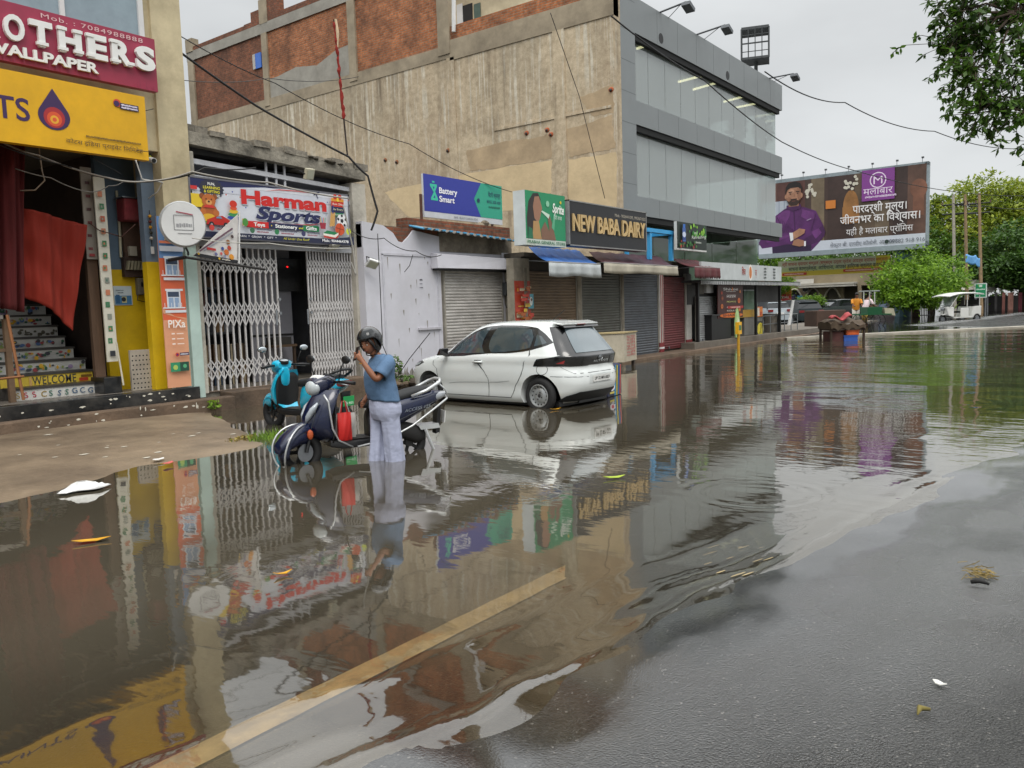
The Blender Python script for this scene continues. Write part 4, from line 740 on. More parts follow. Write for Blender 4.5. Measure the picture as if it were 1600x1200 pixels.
for i in range(14):
    u = (i + .5) / 14; q = Vector(cor(u, 0)); k.box(q + Vector((-.05, -.02, -.012)), q + Vector((.05, .03, .022)), M('4f9fc9', .5))
k.tube([Vector(cor(0, 0)) + Vector((-.06, 0, 0)), Vector(cor(0, 1)) + Vector((-.06, 0, 0))], .025, M('4f9fc9', .5)); k.build('edge_strip', t)
t = thing('plant', 'small leafy weed growing by the white wall behind the rider', 'plant', (12.3, 12.6, .1)); random.seed(9); LF = M('4d6a24', .6, .35, 8)
def leafblob(k, c, rad, n, s, mat, flat=.8):
    for i in range(n):
        d = Vector((random.gauss(0, 1), random.gauss(0, 1), random.gauss(0, 1))).normalized() * random.random() ** .4
        p = Vector(c) + Vector((d.x * rad[0], d.y * rad[1], d.z * rad[2])); a = Vector((random.gauss(0, 1), random.gauss(0, 1), random.gauss(0, .6))).normalized(); b_ = a.cross(Vector((random.gauss(0, 1), random.gauss(0, 1), random.gauss(0, 1)))).normalized()
        q = s * random.uniform(.6, 1.3); k.poly([p - a * q, p + b_ * q * .38 - a * q * .1, p + a * q, p - b_ * q * .38 - a * q * .1], mat)
k = MB(); a = aY(618, 575, 12.6); leafblob(k, a, (.16, .15, .3), 150, .06, LF); leafblob(k, a + Vector((.35, 0, -.3)), (.3, .15, .12), 120, .06, LF); k.build('leaves', t); k = MB()
for i in range(7): k.tube([(a.x + .02 * i - .05, 12.62, .08), a + Vector((random.uniform(-.15, .2), 0, random.uniform(-.1, .2)))], .006, M('5a4a30', .8))
k.build('stem', t)
k = MB(); t = thing('rubble_heap', 'low heap of stones and leaf litter under the white wall', 'rubble', (12.6, 12.6, .05))
for i in range(60): k.sphere((random.uniform(11.9, 13.3), random.uniform(12.3, 12.8), random.uniform(.0, .14)), random.uniform(.03, .1), M(random.choice(['5a4c3c', '6d5c48', '40362c']), .9, .3), 6, 4, (1.3, 1, .7))
tag(t, kind='stuff'); k.build('stone', t)
t = thing('electric_meter', 'black electric meter with looping cables beside the poster pillar', 'meter', (16.3, 12.95, 2)); a = aY(789, 462, 12.9); c = aY(801, 441, 12.9)
k = MB(); k.box((a.x, 12.86, a.z), (c.x, 12.99, c.z), M('35383a', .4, .1)); k.build('case', t, bevel=.02); k = MB(); k.box((a.x + .04, 12.852, a.z + .14), (c.x - .04, 12.86, c.z - .06), M('7d8a80', .15)); k.build('dial', t)
k = MB(); q = c - a; k.tube([a, a + Vector((0, 0, -.2)), a + Vector((.05, 0, -.32)), a + Vector((.15, 0, -.28)), a + Vector((.16, 0, 0))], .012, BLK); k.tube([(c.x, 12.9, a.z), (c.x + .2, 12.86, a.z + .05), (c.x + .28, 12.85, a.z + .5), (c.x + .22, 12.85, c.z + .6), (c.x + .1, 12.9, c.z + .75)], .014, BLK); k.build('cable', t)
SCALE = 1
# Battery Smart board on posts behind the parapet
a = aY(663, 328, 13.9); c = aY(785, 342, 13.9); tl = aY(662, 271, 13.9); H = tl.z - a.z
b = Board((a.x, 13.9, a.z - .17), (1, 0, 0), c.x - a.x, H + .17); h = b.a; v0 = .14
b.rect(0, v0, h, 1, '2f3a98'); b.poly([(h, v0), (h, 1), (h * .715, 1), (h * .615, .58), (h * .7, v0)], '2fa084')
b.rect(.3, .82, .38, .86, '3cc0a0'); b.poly([(.22, .79), (.46, .79), (.46, .74), (.39, .62), (.48, .46), (.48, .41), (.24, .41), (.24, .46), (.34, .6), (.22, .74)], '3cc0a0'); b.poly([(.31, .73), (.38, .73), (.345, .66)], '2f3a98'); b.poly([(.32, .47), (.39, .47), (.38, .54)], '2f3a98')
b.text('Battery', .53, .6, .135, 'f0f0f4', wid=.66, bold=.025); b.text('Smart', .53, .4, .135, 'f0f0f4', wid=.55, bold=.025)
b.text('बैटरी स्मार्ट', h - .08, .68, .11, '18305a', al='r', wid=.5); b.text('8055 300 400', h - .08, .52, .075, '18305a', al='r', wid=.56); b.disc(h * .67, .55, .055, '18305a'); b.scribble(h - .58, .4, .48, .05, '1f6a5a'); b.text('FIAMB - VELOCITY CHARGING POINT', h * .5, .04, .05, '4a5060', al='c', wid=.92)
t = b.finish('battery_sign', 'blue and green Battery Smart signboard above the brick parapet', 'signboard', 'c9ccd0', .06); k = MB(); k.box((a.x - .06, 13.95, 3.5), (a.x - .01, 14.0, tl.z - .5), M('5a3a2c', .8)); k.box((c.x - .4, 13.95, 3.5), (c.x - .35, 14.0, a.z), M('5a3a2c', .8)); k.build('post', t)
# ------------------------------------------------------------------ row of shops on the right
SCALE = 1.03
b4 = thing('shop_row', 'low row of closed shops with roller shutters and awnings', 'shops', (20, 11.9, .1)); Ys = 11.72; SHW = M('9c9484', .85, .3, 2.5, dirt=.8, dcol='4a4036')
posts = [(16.0, 16.1), (18.42, 18.6), (20.82, 20.95), (23.22, 23.5), (25.2, 25.62)]
k = MB()
for i, (p, q) in enumerate(posts[:3]): k.box((p, Ys - .05, -.1), (q, 12.3, 2.62), SHW)
k.build('pillar', b4); k = MB()
for p, q in posts[3:]: k.box((p, Ys - .06, -.1), (q, 12.3, 2.62), M('b9b5ae', .75, .15, dirt=.3)); k.box((p - .004, Ys - .068, .02), (q + .004, 12.2, .4), M('7a2226', .6)); k.box((p - .006, Ys - .072, .2), (q + .006, 12.2, .26), WHITE)
k.box((23.3, Ys - .066, .4), (23.35, Ys - .05, 2.6), M('8a2a2c', .6)); k.box((23.42, Ys - .066, .4), (23.46, Ys - .05, 2.6), M('8a2a2c', .6)); k.build('painted_pillar', b4)
k = MB(); k.box((16.0, Ys - .04, 2.9), (25.7, 14, 3.0), M('5c554c', .9, .3)); k.box((16.0, Ys + .05, 2.55), (25.7, 12.1, 2.9), M('4a453f', .8, .3)); k.build('roof', b4)
k = MB(); k.box((16.0, Ys + .1, -.1), (25.7, 14, .12), CONC); k.box((16.3, 12.4, .1), (25.6, 12.6, 2.6), DARK); k.build('floor', b4)
t1 = shutter(16.12, 18.38, Ys, .15, 2.55, '77634c', 'brown dusty roller shutter with red painted Hindi letters under the blue awning')
bb = Board((16.12, Ys - .02, .15), (1, 0, 0), 2.26, 2.4); bb.text('धड़ल्ले', .45, .38, .09, 'a04038', al='c', wid=.4); bb.text('फास्ट', .45, .31, .08, '9c4038', al='c', wid=.3); bb.text('गया', .48, .2, .06, '2c2826', al='c', wid=.22); bb.mb.build('lettering', t1)
shutter(18.66, 20.78, Ys, .12, 2.55, '5f6058', 'left dark grey shutter under the long maroon awning, white stall in front')
shutter(21.0, 23.18, Ys, .12, 2.55, '5c6166', 'right dark grey shutter under the long maroon awning, teal edged at the foot')
shutter(23.55, 25.16, Ys, .2, 2.5, '6a3032', 'maroon roller shutter between two striped pillars')
t = thing('poster_pillar', 'pillar pasted with torn red, orange and yellow posters', 'pillar', (15.85, 11.7, .1)); a = aY(804, 500, Ys); c = aY(826, 420, Ys); k = MB(); k.box((a.x, Ys - .02, -.1), (c.x, Ys + .2, 2.85), SHW); k.build('core', t)
random.seed(12); bb = Board((a.x, Ys - .022, .1), (1, 0, 0), c.x - a.x, 2.2); bb.rect(0, 0, bb.a, 1, 'b03c24')
for i in range(90): u, v = random.uniform(0, bb.a * .8), random.uniform(.02, .95); bb.rect(u, v, min(bb.a, u + random.uniform(.03, .12)), v + random.uniform(.008, .05), random.choice(['c88a24', 'b83a26', 'd8b43c', 'a85a28', 'c0b090', '8a2c20', 'c84a2c'] if v > .35 else ['8a7a6a', 'b04030', 'a8a090', '6a4a3c', 'c08a40']))
bb.mb.build('poster', t)
b = Board((16.08, Ys - .09, 1.62), (1, 0, 0), .22, .36); b.disc(.3, .5, .18, 'd8dcd8', ry=.3); b.disc(.35, .6, .1, '6a4a3a'); b.finish('hanging_card', 'small blue card hanging beside the brown shutter', 'card', '5aa0b0', .01)
SCALE = 1
# awnings
def awning(x0, x1, Y0, z0, Y1, z1, col, vcol, label, vh=.32, scal=False, lean=0.):
    t = thing('awning', label, 'awning', ((x0 + x1) / 2, Y0, z0)); k = MB(); k.grid(30, 8, lambda u, v: (x0 + (x1 - x0) * u + lean * v, Y0 + (Y1 - Y0) * v, z0 + (z1 - z0) * v - .06 * math.sin(math.pi * v) - .012 * math.sin(u * 40)), M(col, .55, .25, 2, dirt=.3, dcol='2c2420')); k.build('canopy', t, smooth=True, thick=.008)
    k = MB(); vm = M(vcol, .8, .15, 3, dirt=.45, dcol='6a6458'); x1b = x1 + lean; x0b = x0 + lean
    k.grid(48, 3, lambda u, v: (x0b + (x1b - x0b) * u, Y1 - .01 - .03 * math.sin(u * 26) * v, z1 - vh * v * (1 + (.35 * abs(math.sin(u * 60)) if scal else .06 * math.sin(u * 9)))), vm); k.build('valance', t, smooth=True, thick=.006)
    k = MB(); k.tube([(x0b, Y1, z1), (x1b, Y1, z1)], .02, M('8d8a86', .4, metal=.5)); k.tube([(x0, Y0, z0 - .35), (x0b, Y1, z1)], .015, STEEL); k.tube([(x1, Y0, z0 - .35), (x1b, Y1, z1)], .015, STEEL); k.build('frame', t)
    return t
def aw(p, col, vcol, label, vh, scal=False):
    Y0, Y1 = 12.0, 10.9; a0, a1, c0, c1 = aY(*p[0], Y0), aY(*p[1], Y0), aY(*p[2], Y1), aY(*p[3], Y1)
    return awning(a0.x, a1.x, Y0, (a0.z + a1.z) / 2, Y1, (c0.z + c1.z) / 2, col, vcol, label, vh, scal, c0.x - a0.x)
aw(((826, 386), (905, 391), (857, 408), (940, 414)), '2b62a8', 'b4b9ba', 'bright blue fabric awning with a dirty white valance', .34)
aw(((920, 394), (1032, 400), (943, 411), (1066, 416)), '43202c', 'b0a998', 'long dark maroon awning with a grubby cream valance', .27)
aw(((1050, 403), (1090, 408), (1085, 417), (1126, 419)), '5c2328', '5c2a2e', 'short faded maroon awning with a toothed valance at the end of the shop row', .28, True)
# signs on the roof
a = aY(822, 376, 11.25); c = aY(884, 384, 11.25); tl = aY(820, 299, 11.25)
b = Board((a.x, 11.25, 3.13), (1, 0, 0), c.x - a.x, 1.28); h = b.a
b.rect(0, .12, h, 1, '1f8a5c'); b.rect(0, 0, h, .115, 'c9d2c6')
b.poly([(.05, .12), (.04, .5), (.1, .8), (.25, .96), (.42, .98), (.5, .86), (.42, .7), (.4, .4), (.34, .12)], '2a2220'); b.poly([(.3, .9), (.44, .92), (.5, .8), (.54, .7), (.5, .62), (.46, .5), (.4, .42), (.28, .5), (.24, .72)], '9a7058'); b.poly([(.2, .12), (.24, .45), (.42, .46), (.5, .12)], 'b08a58'); b.poly([(.5, .12), (.48, .3), (.62, .46), (.9, .12)], '7d5c48'); b.poly([(.8, .12), (.98, .12), (.9, .35), (.78, .6), (.7, .62), (.74, .4)], '7d5c48'); b.poly([(.05, .12), (.22, .12), (.2, .3), (.08, .34)], '1f6a4a')
b.poly([(.5, .64), (.54, .66), (.78, .6), (.74, .52)], 'c9e0cc'); b.disc(.72, .8, .06, '8ac8a4', n=8); b.poly([(.84, .36), (.92, .3), (.98, .6), (.9, .62)], '5aa880')
b.text('Sprite', h - .06, .66, .17, 'eef4ea', wid=.4, al='r', bold=.03, shear=.15, rot=-4); b.disc(h - .17, .86, .03, 'e0c030'); b.text('हरी ताज़ा', h - .14, .52, .07, 'dcece0', wid=.26, al='r')
b.text('PRABHA GENERAL STORE', .03, .035, .055, '1f6a44', wid=h - .06, bold=.015)
b.finish('shop_sign', 'green soft drink signboard of the general store showing a woman drinking', 'signboard', 'c9d0d0', .35)
a = aY(890, 380, 11.2); c = aY(1010, 386, 11.2); tl = aY(889, 311, 11.2)
b = Board((a.x, 11.2, 3.2), (1, 0, 0), c.x - a.x, 1.12); h = b.a; GOLD = M('c9ac78', .4, .15, 6)
b.text('NEW BABA DAIRY', .12, .33, .38, GOLD, wid=h - .22, bold=.018, ext=.02); b.text('Mob.- 9026441095, 9953671035', h - .04, .78, .075, 'b8b0a0', wid=1.6, al='r')
for i in range(7): b.rect(.12 + i * .55, .0, .125 + i * .55, 1, '34343a')
b.finish('shop_sign', 'black signboard with gold letters NEW BABA DAIRY', 'signboard', '1e1f23', .35, edge=('8a8a88', .03))
a = aY(1058, 392, 11.4); c = aY(1104, 396, 11.4); tl = aY(1056, 349, 11.4); q = aY(1104, 355, 11.4)
b = Board((a.x, 11.4, 3.36), (1, 0, 0), c.x - a.x, q.z - 3.36 + .05); h = b.a
b.rect(.0, .06, h, 1, '16231c'); random.seed(2)
for i in range(28): b.disc(random.uniform(h * .35, h * .95), random.uniform(.55, .95), random.uniform(.03, .1), random.choice(['2f7a2a', '57a32e', '1f5a24', '8ac03c']), n=7)
for i in range(20): b.disc(random.uniform(.05, h * .6), random.uniform(.12, .32), random.uniform(.03, .08), random.choice(['2f6a2c', '8a2c24', '3f7a30', 'a8382c']), n=7)
b.rect(.32, .3, .58, .78, '3a5ca0'); b.rect(.36, .78, .54, .92, '2a6ac0'); b.disc(.45, .55, .14, 'c9d4e8', ry=.1); b.rect(.34, .36, .56, .44, '1f3a7a'); b.text('ताज़ा', h * .5, .6, .09, 'c9d0c4', wid=.3); b.text('Refreshing', h * .42, .42, .12, 'd4d8d0', wid=h * .5, shear=.2, rot=4); b.scribble(h * .55, .28, .5, .07, 'b4bcb0')
b.finish('bottle_sign', 'small dark green signboard with a blue bottle and leaves', 'signboard', 'd0d2ce', .1)
t = thing('blue_frame', 'bright blue steel table frame lying on the shop roof', 'frame', (22.8, 11.8, 3.02)); BL = M('3a9ad0', .5, .12); k = MB()
a = aY(1012, 366, 11.6); c = aY(1052, 362, 11.6); zt = 3.85
for x in (a.x + .15, c.x - .12): k.box((x, 11.6, 3.02), (x + .12, 11.72, zt), BL); k.box((x, 12.4, 3.02), (x + .12, 12.5, zt), BL)
k.box((a.x, 11.58, zt), (c.x + .1, 11.74, zt + .12), BL); k.box((a.x, 12.38, zt), (c.x + .1, 12.52, zt + .12), BL); k.box((c.x - .04, 11.74, zt), (c.x + .1, 12.38, zt + .12), BL); k.build('tube_frame', t)
# white painted stall box, packet stand
t = thing('stall_box', 'dirty white wooden stall box with red painted writing before the dark shutters', 'stall', (18.9, 10.2, .2)); a = aZ(950, 563, .2); SB = M('b4ab98', .8, .2, 3, dirt=.7, dcol='7a6a50')
a = aY(944, 560, 10.6); b_ = aY(975, 566, 10.2); c = aY(995, 566, 10.4); zt = aY(975, 521, 10.2).z; zb = b_.z
k = MB(); k.hexa([(a.x - .3, 10.75, zb), (b_.x, 10.2, zb), (c.x, 10.4, zb), (a.x + .3, 10.98, zb)], [(a.x - .3, 10.75, zt), (b_.x, 10.2, zt), (c.x, 10.4, zt), (a.x + .3, 10.98, zt)], SB); k.build('box', t); k = MB()
for q in ((a.x - .2, 10.75), (b_.x - .05, 10.3), (c.x - .1, 10.45), (a.x + .25, 10.9)): k.box((q[0] - .04, q[1] - .04, -.12), (q[0] + .04, q[1] + .04, zb), M('4a4038', .8))
k.build('leg', t); e_ = (Vector((c.x, 10.4, 0)) - Vector((b_.x, 10.2, 0))); bb = Board((b_.x, 10.2, zb), e_, e_.length, zt - zb); random.seed(3)
for i in range(7): bb.text(random.choice(['चाय', 'दूध', 'लस्सी', 'पनीर', 'दही']), bb.a * .55, .84 - i * .11, .07, 'b03c48', al='c', wid=bb.a * .7)
bb.mb.build('lettering', t); k = MB(); k.hexa([(a.x - .33, 10.73, zt), (b_.x, 10.17, zt), (c.x + .03, 10.38, zt), (a.x + .33, 11.0, zt)], [(a.x - .33, 10.73, zt + .03), (b_.x, 10.17, zt + .03), (c.x + .03, 10.38, zt + .03), (a.x + .33, 11.0, zt + .03)], M('a3926a', .7)); k.build('lid', t)
a = aZ(950, 622); c = aZ(972, 615); t = thing('printed_sack', 'dark blue printed sack with bright lettering standing in water behind the car', 'sack', (a + c) / 2); e_ = (c - a); k = MB(); n_ = Vector((-e_.y, e_.x, 0)).normalized()
z1 = .58; k.hexa([a, c, c + n_ * .22, a + n_ * .22], [a + Vector((.0, 0, z1)), c + Vector((.0, 0, z1 - .02)), c + n_ * .2 + Vector((0, 0, z1)), a + n_ * .2 + Vector((0, 0, z1 + .03))], M('1c2244', .5)); k.build('body', t, bevel=.03)
bb = Board(a, e_, e_.length, z1); h = bb.a
for u, cc in ((.5, '3a9ac8'), (.62, 'd0c03c'), (.74, '2a6ab0'), (.84, 'b84a3c')): bb.line((h * u - .03, .02), (h * u + .06, .95), h * .07, cc)
bb.text('W', h * .1, .68, .16, 'd8c03c', wid=h * .35, bold=.04); bb.disc(h * .28, .3, h * .18, 'd8d4d8', ry=.12); bb.disc(h * .28, .3, h * .1, 'b8304c', ry=.06); bb.rect(h * .1, .1, h * .4, .16, 'c8b84a'); bb.rect(h * .06, .9, h * .3, .98, 'd8dce0'); bb.text('TOI', h * .1, .48, .12, 'd8d8dc', wid=h * .36, bold=.03); bb.mb.build('lettering', t)
# ------------------------------------------------------------------ tall blind wall with brick parapet panels
def plaster_mat():
    m, t, p, n, l = nodes('streaked_plaster'); g = n.new('ShaderNodeNewGeometry'); P = g.outputs['Position']
    def nz(sc, det=6, vec=P, stretch=None, ro=.6):
        if stretch: mp = n.new('ShaderNodeMapping'); mp.inputs['Scale'].default_value = stretch; l.new(vec, mp.inputs[0]); vec = mp.outputs[0]
        q = n.new('ShaderNodeTexNoise'); q.inputs['Scale'].default_value = sc; q.inputs['Detail'].default_value = det; q.inputs['Roughness'].default_value = ro; l.new(vec, q.inputs[0]); return q.outputs[0]
    def rng(o, a, b, c=0., d=1.):
        q = n.new('ShaderNodeMapRange'); q.inputs[1].default_value = a; q.inputs[2].default_value = b; q.inputs[3].default_value = c; q.inputs[4].default_value = d; l.new(o, q.inputs[0]); return q.outputs[0]
    def mix(f, a, b, mode='MIX'):
        q = n.new('ShaderNodeMix'); q.data_type = 'RGBA'; q.blend_type = mode
        if isinstance(f, float): q.inputs[0].default_value = f
        else: l.new(f, q.inputs[0])
        for s_, v in ((6, a), (7, b)):
            if isinstance(v, str): q.inputs[s_].default_value = lin(v)
            else: l.new(v, q.inputs[s_])
        return q.outputs[2]
    def mul(a, b):
        q = n.new('ShaderNodeMath'); q.operation = 'MULTIPLY'; l.new(a, q.inputs[0]); l.new(b, q.inputs[1]); return q.outputs[0]
    sp = n.new('ShaderNodeSeparateXYZ'); l.new(P, sp.inputs[0]); z = sp.outputs[2]
    big = nz(.28, 8, ro=.66); patch = nz(.55, 9, ro=.7); fine = nz(5, 8, ro=.75)
    c = mix(rng(big, .38, .62), 'c2af94', 'd9c8ab')
    c = mix(rng(patch, .48, .68, 0, .75), c, '988871')
    hi = rng(z, 7.2, 10.5); st = rng(nz(3.2, 5, stretch=(1, 1, .09)), .47, .6)
    grey = rng(nz(.4, 5, stretch=(1, 1, .35)), .4, .62)
    c = mix(mul(mul(grey, hi), rng(patch, .2, .5, .75, 1)), c, 'b3a68f')
    drip = rng(nz(7.5, 3, stretch=(1, 1, .035)), .53, .6); c = mix(mul(mul(drip, rng(z, 4.5, 8.8)), rng(nz(.7, 4), .38, .55)), c, 'ddd5c2')
    dk = rng(nz(2.4, 4, stretch=(1, 1, .05)), .54, .7, 0, .75); c = mix(mul(dk, rng(nz(.35, 4), .42, .56)), c, '6b5d4a')
    pit = rng(nz(14, 3), .68, .76, 0, .55); c = mix(pit, c, '5a4c3b')
    c = mix(1.0, c, mix(rng(fine, .3, .7), 'c8c4be', 'ffffff'), 'MULTIPLY')
    l.new(c, p.inputs['Base Color']); p.inputs['Roughness'].default_value = .92
    bp = n.new('ShaderNodeBump'); bp.inputs['Strength'].default_value = .5; bp.inputs['Distance'].default_value = .03; l.new(fine, bp.inputs['Height']); l.new(bp.outputs[0], p.inputs['Normal']); return m
PLS = plaster_mat(); CONB = M('a0937d', .9, .3, 1.2, bump=.4, dirt=.6, dcol='5e5444'); CONG = M('9a968c', .9, .22, 1.5, bump=.4, dirt=.4, dcol='6a655a')
XW = PX(963, 230, 12.56)
b5 = thing('brick_building', 'tall tan plastered blind wall topped by red brick panels and concrete columns', 'building', (XW, 24, 0))
YE = aX(293, 100, XW).y; yB, yC, yD = aX(416, 110, XW).y, aX(551, 70, XW).y, aX(694, 60, XW).y; ZB = 11.0; ZT = 13.75
k = MB(); k.box((XW, 12.57, -.2), (XW + .4, YE, ZB), PLS); k.build('wall', b5)
k = MB(); k.box((XW - .02, yD - .25, ZB - .45), (XW + .3, YE, ZB), CONB)
k.box((XW - .03, 12.57, ZB - .55), (XW + .3, yD - .25, ZB + .15), CONB); k.box((XW - .03, yC, ZT), (XW + .3, YE, ZT + .42), CONG); k.box((XW - .03, yD, ZT), (XW + .3, yC, ZT + .42), CONG); k.build('band_beam', b5)
k = MB()
for y, w_ in ((YE - .3, .45), (yB, .36), (yC, .42), (yD, .55)): k.box((XW - .05, y - w_ / 2, ZB - .3), (XW + .3, y + w_ / 2, ZT + (.0 if y != yD else 2)), CONB)
k.box((XW - .06, YE - .55, ZT + .4), (XW + .3, YE, ZT + 1.0), CONB); k.build('column', b5)
k = MB(); k.box((XW + .03, yB, ZB), (XW + .3, YE - .4, ZT), brick_mat('dark_brick', '8e5439', '6f412b', '6b5a4a')); k.build('brick_panel', b5)
k = MB(); k.box((XW + .03, yC, ZB), (XW + .3, yB, ZT), BRICKO); k.build('brick_panel', b5)
k = MB(); k.box((XW + .03, yD, ZB), (XW + .3, yC, ZT + 1.5), BRICKO); k.build('brick_panel', b5)
k = MB(); pts = [(yB, ZB), (yC, ZB), (yC, ZB + 1.15), (yC + 1, ZB + 1.1), (yC + 2.2, ZB + .75), (yC + 3.5, ZB + .95), (yB - .6, ZB + .8), (yB, ZB + .85)]
k.prism([(XW + .015, y, z) for y, z in pts], (.1, 0, 0), CONG); k.build('cement_patch', b5, fix=True)
k = MB(); k.box((XW + .02, 12.59, ZB + .15), (XW + .3, yD - .25, ZB + .62), BRICKO); k.box((XW, yB + 1.4, ZT + .42), (XW + .28, YE - .5, ZT + .62), BRICKR); k.box((XW, yC, ZT + .42), (XW + .28, yB + 1.4, ZT + .66), BRICKR)
a, c = aX(436, 30, XW).y, aX(392, 30, XW).y; k.box((XW - .01, a, ZT + .42), (XW + .29, (a + c) / 2, ZT + 1.35), BRICKR); k.box((XW - .01, (a + c) / 2, ZT + .42), (XW + .29, c, ZT + 1.05), BRICKR); k.box((XW - .04, (a + c) / 2 - .2, ZT + .4), (XW + .3, (a + c) / 2 + .35, ZT + 1.4), CONB); k.build('coping', b5)
a = aX(402, 94, XW); k = MB(); k.box((XW - .02, a.y - .28, a.z - .35), (XW + .05, a.y + .12, a.z + .28), M('3f6fc4', .5, .1)); k.box((XW - .03, a.y + .12, a.z - .35), (XW + .05, a.y + .3, a.z + .28), M('b5b0a8', .8)); k.build('window', b5)
PL2 = M('b39d7e', .92, .3, 1.1, bump=.4, dirt=.6, dcol='94826a'); PL3 = M('cfb993', .92, .16, 1.2, bump=.4, dirt=.3, dcol='b09a78'); random.seed(52)
for pts, mt, d_ in (([(728, 236), (790, 222), (850, 212), (862, 208), (862, 246), (820, 255), (770, 264), (735, 266)], PL2, .005), ([(885, 203), (955, 180), (962, 232), (925, 238), (890, 246)], PL2, .006), ([(600, 300), (735, 270), (862, 250), (862, 300), (800, 330), (640, 340)], PL3, .004), ([(888, 250), (964, 238), (964, 330), (888, 320)], PL3, .0045), ([(905, 152), (958, 132), (960, 176), (925, 182)], PL2, .004)):
    o = []
    for (a0, b0), (a1, b1) in zip(pts, pts[1:] + pts[:1]):
        for i in range(7): t_ = i / 7; q = aX(a0 + (a1 - a0) * t_ + random.uniform(-1.5, 1.5), b0 + (b1 - b0) * t_ + random.uniform(-1.5, 1.5), XW); o.append(Vector((XW - d_, q.y, q.z)))
    k = MB(); k.prism(o, (d_ + .01, 0, 0), mt); k.build('plaster_patch', b5, fix=True)
random.seed(6)
k = MB()
for px, py in ((602, 250), (620, 253), (823, 208), (855, 203), (861, 210), (955, 140), (700, 235)): c = aX(px, py, XW); k.sphere(c, .1, M('a85a38' if px > 700 else '8a5a3a', .9), 7, 5, (.4, 1, .8)); k.sphere(c + Vector((-.03, .0, -.02)), .05, BLK, 6, 4)
k.build('bolt_hole', b5)
k = MB(); y1, y2 = aX(884, 150, XW).y, aX(866, 150, XW).y; k.box((XW - .035, y1, 3), (XW, y2, ZB - .55), PLS); k.box((XW - .03, aX(712, 150, XW).y, 3), (XW, aX(700, 150, XW).y, ZB - .45), PLS); a = aX(905, 155, XW); k.box((XW - .03, 12.7, 7.72), (XW, 17.3, 7.8), PLS); k.build('pilaster', b5)
k = MB(); k.tube([aX(709, 50, XW - .1), aX(709, -60, XW - .1)], .07, WHITE, 8); k.build('drain_pipe', b5)
t = thing('red_cloth_pole', 'thin dark pole wrapped in red and white torn cloth in front of the tan wall', 'pole', (11.5, 13.2, 4.5)); p0, p1 = aY(543, 245, 13.25), aY(522, 30, 13.25); k = MB(); k.tube([p0, p0.lerp(p1, .5), p1], .018, M('2c211c', .8)); k.build('rod', t)
k = MB(); random.seed(14); pr_ = [p0.lerp(p1, .28 + .7 * i / 26) + Vector((random.uniform(-.015, .015), 0, 0)) for i in range(27)]; k.tube(pr_, [random.uniform(.015, .045) for _ in pr_], M('8a241c', .9, .3, 9)); k.build('red_wrap', t); k = MB(); k.tube([p1 + Vector((.02, -.02, .0)), p0.lerp(p1, .9) + Vector((.03, -.03, 0)), p0.lerp(p1, .8) + Vector((0, -.03, 0))], [.03, .035, .01], M('d0b898', .9)); k.build('white_rag', t)
# cream room on its roof
b6 = thing('roof_room', 'cream rooftop room with an open green door leaf', 'room', (26, 16, ZB)); CRR = M('cfc2a4', .85, .2, 1.5, dirt=.35, dcol='7a6c52'); XR = 25.5
a = aX(830, 20, XR).y; c = aX(712, 20, XR).y; k = MB(); k.box((XR, a, ZB), (XR + 6, c, ZB + 3.6), CRR); k.build('wall', b6); k = MB(); k.box((XR - .5, a - .9, ZB + 3.6), (XR + 6, c + .3, ZB + 3.8), CONB); k.build('roof', b6)
k = MB(); q, w_ = aX(724, 30, XR).y, aX(739, 30, XR).y; k.box((XR - .02, w_, ZB), (XR + .02, q, ZB + 2.7), DARK); k.build('door', b6); k = MB(); k.box((XR - .04, q, ZB), (XR, q + .3, ZB + 2.8), WHITE); e_ = aX(752, 30, XR).y; k.box((XR - .05, e_, ZB), (XR - .02, w_ - .1, ZB + 2.6), M('4d6158', .5)); k.build('door_leaf', b6)
k = MB(); random.seed(2)
for i in range(16): y = a - 1.2 + .35 * i; k.tube([(XR + .5 + .2 * (i % 3), y, ZB + 3.8), (XR + .5, y + random.uniform(-.1, .1), ZB + random.uniform(4.4, 5.2))], .02, M('5a3a2c', .8))
k.build('rebar', b6)
# ------------------------------------------------------------------ grey clad showroom with glass floors
CLAD = M('7d8283', .45, .05, 1.2, dirt=.08, dcol='666b6c'); SHADE_STRIP = M('0a0c0c', .8, .1); SLAB = M('c4cccb', .7, .06)
YG = 12.6; X0 = XW + .02; X1 = PX(1222, 250, YG); zz = lambda y: aY(1222, y, YG).z
b7 = thing('glass_showroom', 'grey clad three storey showroom with long glass bands facing the street', 'building', (30, 12.6, 0))
BZ = [(zz(173), zz(134)), (zz(272), zz(246)), (zz(371), zz(350))]; XC = PX(994, 180, YG); YBK = 24
k = MB(); k.box((XW + .41, YG + .3, BZ[2][0]), (XC, YG + .6, BZ[0][1] - .01), CLAD); k.box((X0, YG, BZ[2][0]), (XC, YG + .3, BZ[0][1]), CLAD); k.build('column', b7)
for z0, z1 in BZ:
    k = MB(); k.box((XC, YG, z0), (X1, YG + .35, z1), CLAD); k.box((X1 - .35, YG + .35, z0), (X1, YBK, z1), CLAD); k.build('band', b7)
k = MB()
for i, (z0, z1) in enumerate(BZ): k.box((XW + .45, YG + .36, z1 - .25 if i else z1 - .4), (X1 - .36, YBK, z1 - .02 if i else z1 - .1), SLAB); k.box((XC, YG + .04, z0 - .2), (X1 - .25, YG + .18, z0 - .003), SHADE_STRIP)  # near-black strips paint in the shade of the recess below each band
